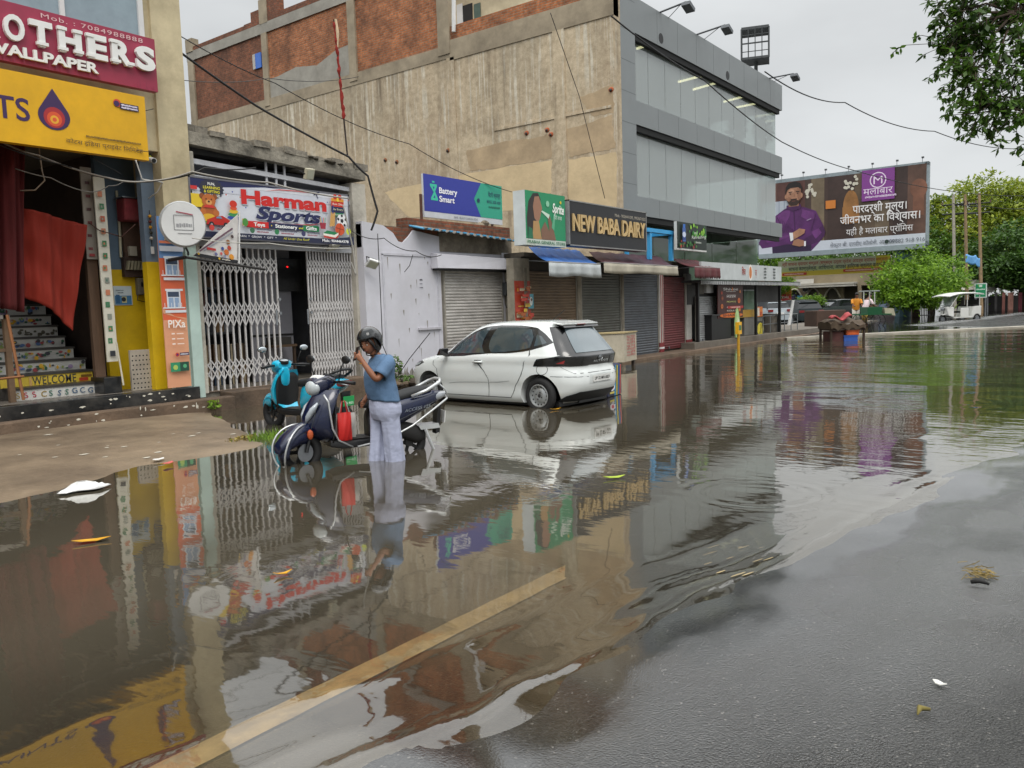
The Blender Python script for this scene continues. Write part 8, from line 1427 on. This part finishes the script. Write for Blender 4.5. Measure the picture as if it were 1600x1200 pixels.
# palms and five fingers a hand, closed on the phone
def hand(w_, side, px_, pz):
    palm = jn(px_, .09 if side > 0 else -.215, pz, .026); ed.append((w_, palm))
    for i, (dz_, ln_) in enumerate(((.03, .055), (.012, .06), (-.006, .057), (-.024, .045))):
        y0 = sk[palm][1]; ch(palm, [(px_ + .022, y0 - side * .012, pz + dz_, .0105), (px_ + .03, y0 - side * (.012 + ln_ * .55), pz + dz_ + .008, .0095), (px_ + .012, y0 - side * (.012 + ln_), pz + dz_ + .01, .008)])
    ch(palm, [(px_ - .014, sk[palm][1] - side * .006, pz + .03, .0105), (px_ - .012, sk[palm][1] - side * .018, pz + .062, .009)])
hand(lw, 1, .305, 1.272); hand(rw, -1, .165, .71)
me = bpy.data.meshes.new('body'); me.from_pydata([s[:3] for s in sk], ed, []); bo = bpy.data.objects.new('body_skin', me); COL.objects.link(bo)
bo.modifiers.new('skin', 'SKIN'); sv_ = me.skin_vertices[0].data
for i, s in enumerate(sk): sv_[i].radius = (s[3], s[3]); sv_[i].use_root = (i == pv)
ss = bo.modifiers.new('sub', 'SUBSURF'); ss.levels = ss.render_levels = 2
dg = bpy.context.evaluated_depsgraph_get(); dg.update(); em = bpy.data.meshes.new_from_object(bo.evaluated_get(dg)); bpy.data.objects.remove(bo)
k = MB(); k.add([v.co.copy() for v in em.vertices], [tuple(p.vertices) for p in em.polygons], SKIN); bpy.data.meshes.remove(em)
# head: a shaped ellipsoid with brow, nose, cheeks, lips and chin, turned down towards the phone
HC = Vector((.135, 0, 1.40)); HT = Matrix.Translation(HC) @ Matrix.Rotation(R(14), 4, 'Y') @ Matrix.Rotation(R(26), 4, 'Z')
def headpt(th, ph):
    d = Vector((math.cos(ph) * math.cos(th), math.cos(ph) * math.sin(th), math.sin(ph))); p = Vector((d.x * .098, d.y * .076, d.z * .118)); g2 = lambda y, z, sy, sz: math.exp(-((d.y - y) / sy) ** 2 - ((d.z - z) / sz) ** 2) if d.x > 0 else 0
    p.x += .026 * g2(0, -.2, .13, .16) + .012 * g2(0, -.05, .1, .2) + .010 * g2(0, -.52, .3, .1) + .012 * g2(0, -.8, .3, .16) - .009 * g2(.33, .0, .17, .1) - .009 * g2(-.33, .0, .17, .1) + .006 * g2(0, .2, .5, .12)
    if d.z < -.3: p.y *= 1 + .28 * (d.z + .3); p.x += .012 * max(0, d.x) * (-d.z - .3)
    return HT @ p
k.rings([[headpt(2 * math.pi * j / 36, -math.pi / 2 + math.pi * (i + .02) / 26.04) for j in range(36)] for i in range(27)], SKIN)
for s_ in (1, -1): k.sphere(HT @ Vector((-.005, s_ * .077, -.01)), .03, SKIN, 8, 6, (.6, .35, 1.1))
k.build('body', wm, local=True, smooth=True)
k = MB(); EYE = M('b5aca2', .2, .03); PUP = M('120c0a', .2); LIP = M('6d3430', .5); BROW = M('1c1310', .7)
for s_ in (1, -1):
    e_ = HT @ Vector((.083, s_ * .031, .0)); k.sphere(e_, .0125, EYE, 10, 6, (.7, 1.15, .62)); k.sphere(e_ + (HT.to_3x3() @ Vector((.008, 0, -.002))), .0058, PUP, 8, 5, (.5, 1, 1)); k.tube([HT @ Vector((.093, s_ * .014, .022)), HT @ Vector((.094, s_ * .032, .027)), HT @ Vector((.08, s_ * .052, .02))], .004, BROW, 5)
k.build('eye', wm, local=True, smooth=True); k = MB(); k.tube([HT @ Vector((.092, .024, -.062)), HT @ Vector((.104, 0, -.06)), HT @ Vector((.092, -.024, -.062))], [.003, .007, .003], LIP, 6); k.build('mouth', wm, local=True, smooth=True)
k = MB(); k.rings([[HT @ (Vector((math.cos(a) * .104 * q - .012, math.sin(a) * .088 * q, z))) for a in [R(75 + 210 * j / 16) for j in range(17)]] for z, q in ((-.115, .7), (-.08, .96), (-.03, 1.02), (.03, 1.02), (.08, .9))], HAIR, cap=False, wrap=False); k.sphere(HT @ Vector((-.1, 0, -.07)), .045, HAIR, 10, 7)
for s_ in (1, -1): k.tube([HT @ Vector((.07, s_ * .06, .06)), HT @ Vector((.05, s_ * .08, .0)), HT @ Vector((.025, s_ * .083, -.07))], [.02, .016, .008], HAIR, 6)
k.tube([HT @ Vector((.088, .05, .055)), HT @ Vector((.1, 0, .068)), HT @ Vector((.088, -.05, .055))], .016, HAIR, 6); k.build('hair', wm, local=True, smooth=True, thick=.006)
# shirt: torso rings with folds, short sleeves
def cring(c, rx, ry, n=32, tilt=0., fold=0., ph=0., nf=7):
    return [Vector((c[0] + rx * (1 + fold * math.sin(nf * a + ph)) * math.cos(a), c[1] + ry * (1 + fold * math.sin(nf * a + ph + 1)) * math.sin(a), c[2] + tilt * math.cos(a))) for a in [2 * math.pi * j / n for j in range(n)]]
rows = [(.765, -.005, .162, .208, .022), (.785, 0, .163, .205, .02), (.82, .01, .166, .2, .015), (.88, .025, .17, .192, .012), (.96, .035, .166, .188, .010), (1.02, .04, .16, .186, .010), (1.08, .035, .155, .19, .008), (1.14, .02, .142, .198, .006), (1.19, .01, .12, .192, .004), (1.23, .012, .095, .15, .003), (1.26, .03, .075, .1, 0), (1.275, .045, .066, .08, 0)]
k = MB(); k.rings([cring((cx_, 0, z), rx, ry, 40, .018 if z < .85 else .0, fo * 1.7, z * 16, 7) for z, cx_, rx, ry, fo in rows], SHIRT, cap=False)
for (a, b_, c_, d_), s_ in ((LA, 1), (RA, -1)):
    A, Bq = Vector(a[:3]), Vector(b_[:3]); dr = (Bq - A).normalized(); pts = [A - dr * .05 + Vector((0, -s_ * .05, .01)), A, A + dr * .07, A + dr * .14, A + dr * .19]; k.tube(pts, [.05, .078, .076, .074, .08], SHIRT, 16, cap=False)
k.build('shirt', wm, local=True, smooth=True, thick=.008)
# trousers: hips in one, two wide legs with long folds
k = MB(); k.rings([cring((cx_, 0, z), rx, ry, 40, 0, fo, z * 5, 9) for z, cx_, rx, ry, fo in ((.80, .0, .15, .18, .0), (.76, -.004, .16, .196, .01), (.7, -.012, .17, .208, .012), (.63, -.015, .166, .206, .018), (.56, -.01, .13, .19, .02))], TROU)
for s_, xo in ((1, -.055), (-1, .05)):
    rg = []
    for i in range(15):
        v = i / 14; z = .64 - .585 * v; c = (xo * (.25 + 1.0 * v), s_ * (.098 - .005 * v), z); r_ = .106 - .006 * math.sin(math.pi * min(1, v * 1.3)) - .008 * v; f_ = .02 + .09 * v
        rg.append([Vector((c[0] + r_ * 1.05 * (1 + f_ * math.sin(6 * a + 2.4 * v + s_) + .5 * f_ * math.sin(11 * a - 3 * v)) * math.cos(a), c[1] + r_ * .9 * (1 + f_ * math.sin(6 * a + 2.4 * v) + .4 * f_ * math.sin(11 * a)) * math.sin(a), z + .012 * math.sin(3 * a) * v)) for a in [2 * math.pi * j / 48 for j in range(48)]])
    k.rings(rg, TROU)
to = k.build('trousers', wm, local=True, smooth=True); rm = to.modifiers.new('weld', 'REMESH'); rm.mode = 'VOXEL'; rm.voxel_size = .009; rm.use_smooth_shade = True; sm_ = to.modifiers.new('soft', 'SMOOTH'); sm_.iterations = 2
k = MB()
for s_, xo in ((1, -.05), (-1, .05)): k.sphere((xo * 1.4 + .06, s_ * .115, .035), .05, M('2a2420', .7), 10, 6, (2.2, .9, .6))
k.build('sandal', wm, local=True, smooth=True)
k = MB(); k.tube([Vector(LA[3][:3]) + Vector((-.004 + .03 * math.cos(a), .03 * math.sin(a), -.045 + .008 * math.cos(a))) for a in [2 * math.pi * j / 14 for j in range(14)]], .005, M('b8862c', .3, metal=.6), 5, closed=True); k.build('bangle', wm, local=True)
wmM = Matrix.Translation(wm.location) @ Matrix.Rotation(wm.rotation_euler.z, 4, 'Z')
hl = thing('helmet', 'dark open face helmet with a raised smoky visor on the woman', 'helmet', wmM @ HC); k = MB(); HS = M('17181a', .25, .1, 6, coat=.7)
HM = wmM @ HT
def shell(th, ph, r_=1.): return HM @ Vector((-.016 + .142 * r_ * math.cos(ph) * math.cos(th), .122 * r_ * math.cos(ph) * math.sin(th), .03 + .142 * r_ * math.sin(ph)))
rg = []
for i in range(15):
    u = i / 14; rg.append([shell(th, (lambda lo: lo + (math.pi / 2 - .02 - lo) * u)(.26 - 1.05 * (.5 - .5 * math.cos(min(math.pi, max(0, (abs(th) - 1.05) * 2.6)))))) for th in [-math.pi + 2 * math.pi * j / 48 for j in range(48)]])
k.rings(rg, HS, cap=False); k.build('shell', hl, smooth=True, thick=.018); k = MB()
k.grid(24, 8, lambda u, v: shell(-1.45 + 2.9 * u, .32 + .62 * v, 1.07), glass_mat('visor', '4a4f52', .25, .05, 1.45)); k.build('visor', hl, smooth=True); k = MB()
for s_ in (1, -1): k.cyl(shell(s_ * 1.45, .34, 1.02), shell(s_ * 1.45, .34, 1.09), .02, BLK, 10); k.tube([shell(s_ * 1.5, -.6, .92), HM @ Vector((.02, s_ * .07, -.12)), HM @ Vector((.03, 0, -.135))], .006, BLK, 5)
k.build('strap', hl)
ph_ = thing('phone', 'dark mobile phone held in the womans raised hands', 'phone', wmM @ Vector((.31, .045, 1.31))); k = MB(); pm_ = Matrix.Rotation(R(-24), 3, 'Y') @ Matrix.Rotation(R(15), 3, 'X'); k.obox((.308, .045, 1.30), (.012, .076, .158), pm_, M('1b1614', .3)); k.xform(wmM); k.build('case', ph_, bevel=.004); k = MB(); k.obox(Vector((.308, .045, 1.30)) + pm_ @ Vector((-.0065, 0, 0)), (.002, .07, .148), pm_, M('0a0b0d', .08)); k.xform(wmM); k.build('display', ph_)
# ------------------------------------------------------------------ overhead cables
CABN = 0
def cable(pts, r, label, col=None, sag=0.):
    P_ = [aD(*p) for p in pts]; o = []
    for a, b_ in zip(P_, P_[1:]):
        for i in range(12): t_ = i / 12; o.append(a.lerp(b_, t_) - Vector((0, 0, sag * 4 * t_ * (1 - t_))))
    o.append(P_[-1]); k = MB(); k.tube(o, r, col or BLK, 5); return tag(k.build('cable', smooth=True), label, 'cable', 'overhead cables')
cable([(120, -40, 12), (250, 58, 13.5), (400, 165, 15), (545, 245, 16), (575, 275, 16.2), (590, 330, 16.3), (580, 360, 16.3)], .022, 'thick black cable sweeping from the maroon signboard down to the toy shop', sag=.02)
cable([(180, -10, 13), (430, 130, 17), (640, 225, 20), (800, 300, 22.5)], .01, 'thin cable crossing the tan wall down to the blue battery sign', sag=.12)
cable([(245, 120, 14), (420, 122, 20), (560, 120, 22)], .008, 'thin level cable across the dark brick panel', sag=.1)
cable([(0, 185, 12), (120, 182, 12.2), (240, 170, 12.5)], .006, 'fine wire across the middle of the yellow signboard', sag=.04)
cable([(-10, 85, 11.5), (60, 168, 11.9), (150, 250, 12.2), (190, 272, 12.6)], .006, 'fine wire slanting down over the purple paint drop')
cable([(-10, 190, 11.8), (130, 218, 12.1), (240, 238, 12.4)], .006, 'fine wire slanting along the lower part of the yellow signboard', sag=.02)
cable([(-10, 215, 11.6), (60, 243, 11.9), (170, 278, 12.2), (230, 283, 12.4), (300, 268, 12.6), (420, 285, 13), (545, 310, 13.5)], .014, 'pale grey cable drooping under the yellow signboard towards the toy shop board', M('9a968e', .6), .03)
cable([(-10, 222, 11.6), (100, 258, 12), (190, 282, 12.3), (262, 280, 12.5), (320, 262, 12.7), (400, 262, 13)], .012, 'black cable running beside the pale grey one under the yellow signboard', sag=.03)
cable([(60, 225, 12), (66, 268, 12), (70, 282, 12), (55, 297, 12), (25, 298, 12)], .01, 'short pale looped wire dangling before the dark stairwell', M('9a8a78', .6))
cable([(-10, 250, 11.8), (80, 278, 12), (140, 300, 12.4), (170, 290, 12.6), (195, 282, 12.8)], .008, 'loose grey wire looping up to the red bundle', M('8d8a84', .6), .03)
cable([(128, 340, 12.9), (155, 360, 12.9), (190, 370, 13.1), (212, 350, 13.2)], .009, 'brown wire sagging from the chart strip to the fuse board', M('4a2c24', .7))
cable([(212, 250, 12.3), (222, 280, 12.4), (240, 283, 12.5), (254, 285, 12.6), (246, 300, 12.7), (232, 310, 13)], .01, 'white wire hanging beside the small bullet camera', M('c0bdb6', .6))
cable([(955, 25, 20.5), (1100, 125, 25), (1222, 222, 34), (1330, 265, 42), (1480, 298, 52), (1600, 306, 56)], .022, 'black cable swinging from the grey column across the glass floors to the poles', sag=.1)
cable([(1195, 112, 33), (1320, 160, 42), (1460, 205, 50), (1600, 232, 60)], .028, 'upper cable from the showroom roof over the billboard to the right', sag=.35)
cable([(800, 300, 21), (1000, 355, 24), (1230, 345, 45), (1400, 330, 54)], .008, 'faint wire behind the dairy sign heading to the billboard', sag=.2) if 0 else None
cable([(860, 20, 18), (905, 150, 20), (945, 310, 21)], .009, 'thin dark wire hanging down the tan wall beside the grey column')
cable([(1489, 318, 56.5), (1540, 322, 58), (1600, 326, 60)], .03, 'double wire leaving the pole crossarms to the right', sag=.1)
cable([(300, 372, 12.9), (420, 380, 12.95), (548, 388, 13)], .008, 'white cord strung under the toy shop board', M('b4b2aa', .6), .03)
cable([(548, 360, 13), (600, 372, 12.7), (650, 392, 12.6), (690, 398, 12.7)], .007, 'tangled black wire along the top of the white wall', sag=.06)
cable([(590, 365, 12.7), (594, 450, 12.7), (598, 540, 12.7), (620, 590, 12.7), (640, 560, 12.7), (672, 520, 12.7)], .007, 'black wire trailing down the white wall and looping to the door bar')
cable([(645, 398, 12.65), (640, 415, 12.65), (632, 425, 12.6)], .006, 'short wire tuft hanging from the white door head')
cable([(536, 320, 13), (552, 390, 13), (556, 430, 12.9), (549, 410, 12.95)], .012, 'grey cable coil hanging at the right pillar of the toy shop', M('8a8780', .6))
# ------------------------------------------------------------------ near tree reaching in from the right
NB = [(1470, 20, 10.5), (1500, 60, 10.3), (1462, 70, 10.6), (1530, 30, 10.8), (1560, 80, 10.4), (1490, 110, 10.2), (1475, 95, 10.5), (1585, 40, 10.7), (1500, 150, 10.3), (1495, 180, 10.2), (1520, 175, 10.4), (1550, 140, 10.5), (1575, 165, 10.6), (1545, 185, 10.4), (1590, 110, 10.5), (1600, 190, 10.6), (1598, 225, 10.5), (1520, 0, 10.6), (1560, 10, 10.6), (1610, 60, 10.6), (1480, -20, 10.4), (1540, -40, 10.6), (1600, -30, 10.8), (1465, 45, 10.4), (1620, 140, 10.6), (1520, 125, 10.3)]
NL = leaf_mat('263f16', '5d8228', .4); k = MB(); tw = MB(); rnd = random.Random(77); vs, fs = [], []
tb_ = aD(1900, 1000, 11.5); tb_.z = .05; ttop = aD(1800, -250, 11.2); hub = tb_.lerp(ttop, .8); tw.tube([tb_, tb_.lerp(ttop, .45) + Vector((.1, 0, 0)), ttop], [.34, .26, .12], BARK, 10)
LIMB = [aD(*q) for q in ((1585, 20, 10.6), (1660, 100, 10.7), (1560, -40, 10.6), (1650, 190, 10.6), (1760, 0, 10.9), (1800, 130, 11.2))]
for q in LIMB: tw.tube([hub, hub.lerp(q, .5) + Vector((0, 0, .3)), q], [.11, .07, .035], BARK, 6)
rnd2 = random.Random(5); NB += [(rnd2.uniform(1650, 1950), rnd2.uniform(-200, 180), rnd2.uniform(10.3, 12)) for _ in range(16)]
for px, py, D in NB:
    c = aD(px + 34, py - 4, D); lb = min(LIMB, key=lambda q: (q - c).length); tw.tube([lb, lb.lerp(c, .55) + Vector((0, 0, .1)), c], [.025, .014, .006], BARK, 5)
    for q in range(32 if py < 120 else 22):
        s0 = c + Vector((rnd.gauss(0, .15), rnd.gauss(0, .2), rnd.gauss(0, .15))); dr = (s0 - hub).normalized() * .6 + Vector((rnd.gauss(0, .5), rnd.gauss(0, .5), -.3 + rnd.gauss(0, .4))); dr.normalize(); tw.tube([c, s0, s0 + dr * .15], .004, BARK, 4)
        for j in range(9):                                       # a whorl of long leaves at the twig's end
            a = (dr * .5 + Vector((rnd.gauss(0, .6), rnd.gauss(0, .6), rnd.gauss(0, .5) - .3))).normalized(); bb = a.cross(Vector((rnd.gauss(0, .4), rnd.gauss(0, .4), 1))).normalized(); s_ = rnd.uniform(.06, .135); p = s0 + dr * rnd.uniform(.02, .15); o = len(vs); w_ = s_ * .25
            vs += [p, p + a * s_ * .5 + bb * w_, p + a * s_, p + a * s_ * .5 - bb * w_]; fs.append((o, o + 1, o + 2, o + 3))
t = thing('tree', 'near tree whose dark leafy branches hang into the top right corner', 'tree', tb_); k.add(vs, fs, NL); k.build('crown', t); tw.build('trunk', t, smooth=True)
# ------------------------------------------------------------------ litter, weeds and leaves
def flat(pts, px, py, s, z, mat, name, label, cat, rz=0., group=None, curl=.02):
    c = aZ(px, py, z); k = MB(); n = len(pts); ring = []
    for i, (a, b_) in enumerate(pts): x, y = a * s, b_ * s; ring.append(Vector((c.x + x * math.cos(rz) - y * math.sin(rz), c.y + x * math.sin(rz) + y * math.cos(rz), c.z + curl * (abs(a) + .3 * random.random()))))
    k.add(ring + [c + Vector((0, 0, .004))], [(i, (i + 1) % n, n) for i in range(n)], mat); return tag(k.build(name, thick=.004), label, cat, group)
leafp = [(-1, 0), (-.5, .25), (.2, .3), (1, .02), (.3, -.26), (-.5, -.22)]
YL = M('c8921c', .5, .2, 8); random.seed(33)
flat(leafp, 143, 846, .13, .008, YL, 'fallen_leaf', 'yellow leaf floating alone in the dark water at the left', 'leaf', R(-30), 'floating leaves')
flat(leafp, 442, 898, .06, .008, YL, 'fallen_leaf', 'small orange leaf floating below the gate reflection', 'leaf', R(-20), 'floating leaves')
flat(leafp, 960, 747, .11, .008, M('9fb42c', .5), 'fallen_leaf', 'yellow green leaf floating between car reflection and dairy sign reflection', 'leaf', R(-40), 'floating leaves')
flat(leafp, 868, 640, .1, .008, YL, 'fallen_leaf', 'orange leaf floating by the cars rear wheel', 'leaf', R(-30), 'floating leaves')
k = MB(); c = aZ(133, 766, .01); random.seed(3); WB_ = M('d8d8d6', .35, .1, 6)
k.grid(12, 7, lambda u, v: c + Vector((-.22 + .44 * u, -.06 + .12 * v, 0)) + Vector((.03 * math.sin(v * 7), .04 * math.sin(u * 7), .012 + .055 * math.sin(math.pi * u) * math.sin(math.pi * v) * (1 + .6 * math.sin(u * 19 + v * 11)))), WB_); tag(k.build('plastic_bag', smooth=True, thick=.003), 'white crumpled plastic bag floating at the edge of the apron', 'plastic bag')
for i, (px, py, s, lb) in enumerate(((247, 718, .08, 'white torn paper scrap lying at the drowned edge of the apron'), (262, 724, .08, 'red and white torn wrapper scrap beside the white paper'), (120, 700, .06, 'small dirty paper scrap on the left part of the apron'), (1467, 1070, .028, 'white paper scrap on the dry road at right'))):
    flat([(-1, -.4), (-.5, .5), (.3, .4), (1, .1), (.6, -.5), (-.3, -.6)], px, py, s, .03 if py < 800 else ground_h(*aZ(px, py).xy) + .01, M(['d8d6d2', 'c8605c', 'b0aca4', 'd0cfc8'][i], .6, .15), 'paper_scrap', lb, 'litter', R(20 * i), 'paper litter', .012)
c = aZ(1530, 897, .03); k = MB(); random.seed(6); STR = M('7a6838', .8, .3)
for i in range(60): p = c + Vector((random.gauss(0, .055), random.gauss(0, .035), .004 + .01 * random.random())); a = random.uniform(0, 6.28); q = random.uniform(.02, .05); k.tube([p - Vector((q * math.cos(a), q * math.sin(a), 0)), p + Vector((q * math.cos(a), q * math.sin(a), .008))], .0025, STR, 3)
tag(k.build('straw_heap'), 'small heap of yellowish straw on the dry road', 'straw', kind='stuff')
k = MB(); a = aZ(1517, 909, .045); b_ = aZ(1546, 913, .045); k.tube([a, a.lerp(b_, .5) + Vector((0, 0, .015)), b_], [.012, .016, .006], DARK, 6); tag(k.build('twig', smooth=True), 'dark broken twig lying below the straw on the road', 'twig')
k = MB(); a = aZ(1453, 1108, .05); k.tube([a, a + Vector((-.03, .03, .01)), a + Vector((-.07, .03, .0))], [.006, .012, .003], M('6f6430', .8), 6); tag(k.build('dry_leaf', smooth=True), 'curled dry leaf on the road at lower right', 'leaf')
t = thing('weed_tuft', 'tuft of green weeds at the edge of the apron beside the scooter wheel', 'plant', aZ(425, 682)); k = MB(); c = aZ(425, 684); random.seed(15)
for i in range(150):
    p = c + Vector((random.gauss(0, .16), random.gauss(0, .1), 0)); h_ = random.uniform(.05, .15); a = random.uniform(0, 6.28); k.poly([p + Vector((.008, 0, 0)), p - Vector((.008, 0, 0)), p + Vector((.06 * math.cos(a), .06 * math.sin(a), h_))], LV1)
k.build('leaves', t); k = MB(); leafblob(k, c + Vector((-.35, .15, .03)), (.3, .12, .04), 160, .03, M('8a7a3c', .8, .3)); k.build('dry_stalks', t)
t = thing('weed', 'small green weed growing from the step before the left gate', 'plant', aY(335, 640, 12.45)); k = MB(); leafblob(k, aY(335, 632, 12.45), (.12, .06, .1), 40, .05, LV1); k.build('leaves', t); k = MB(); k.tube([aY(337, 645, 12.45), aY(333, 628, 12.45)], .006, BARK, 4); k.build('stem', t)
# pieces that stand apart become parts of their own
for o in list(COL.objects):
    if o.type == 'MESH' and o.parent is not None and o.name.split('.')[0] in {'pillar', 'painted_pillar', 'column', 'leg', 'post', 'guide', 'upright', 'pole', 'wire', 'inner_column', 'bolt_hole', 'sandal', 'eye', 'pilaster', 'frame', 'strap', 'swatches_', 'bars'}: split_loose(o)
import OpenImageIO as o, numpy as np, sys
b=o.ImageBuf('/workdir/render_main.png'); a=b.get_pixels(o.FLOAT)[:,:,:3]*255
for n,x,y in [('sky',1340,130),('skyTL',270,60),('whitewall',630,480),('tan',620,300),('tan2',760,200),('yellow',120,140),('maroon',225,115),('grey col',978,200),('band',1100,230),('water mid',700,760),('water left',100,1000),('asph near',1500,1150),('asph far',1400,800),('asph mid',1000,1100),('car side',740,590),('gate green',300,500),('water sky',1330,720),('apron',150,680),('tree',1430,440)]:
    X,Y=int(x*.64),int(y*.64); print(n,(x,y),a[Y-3:Y+4,X-3:X+4].mean((0,1)).round())
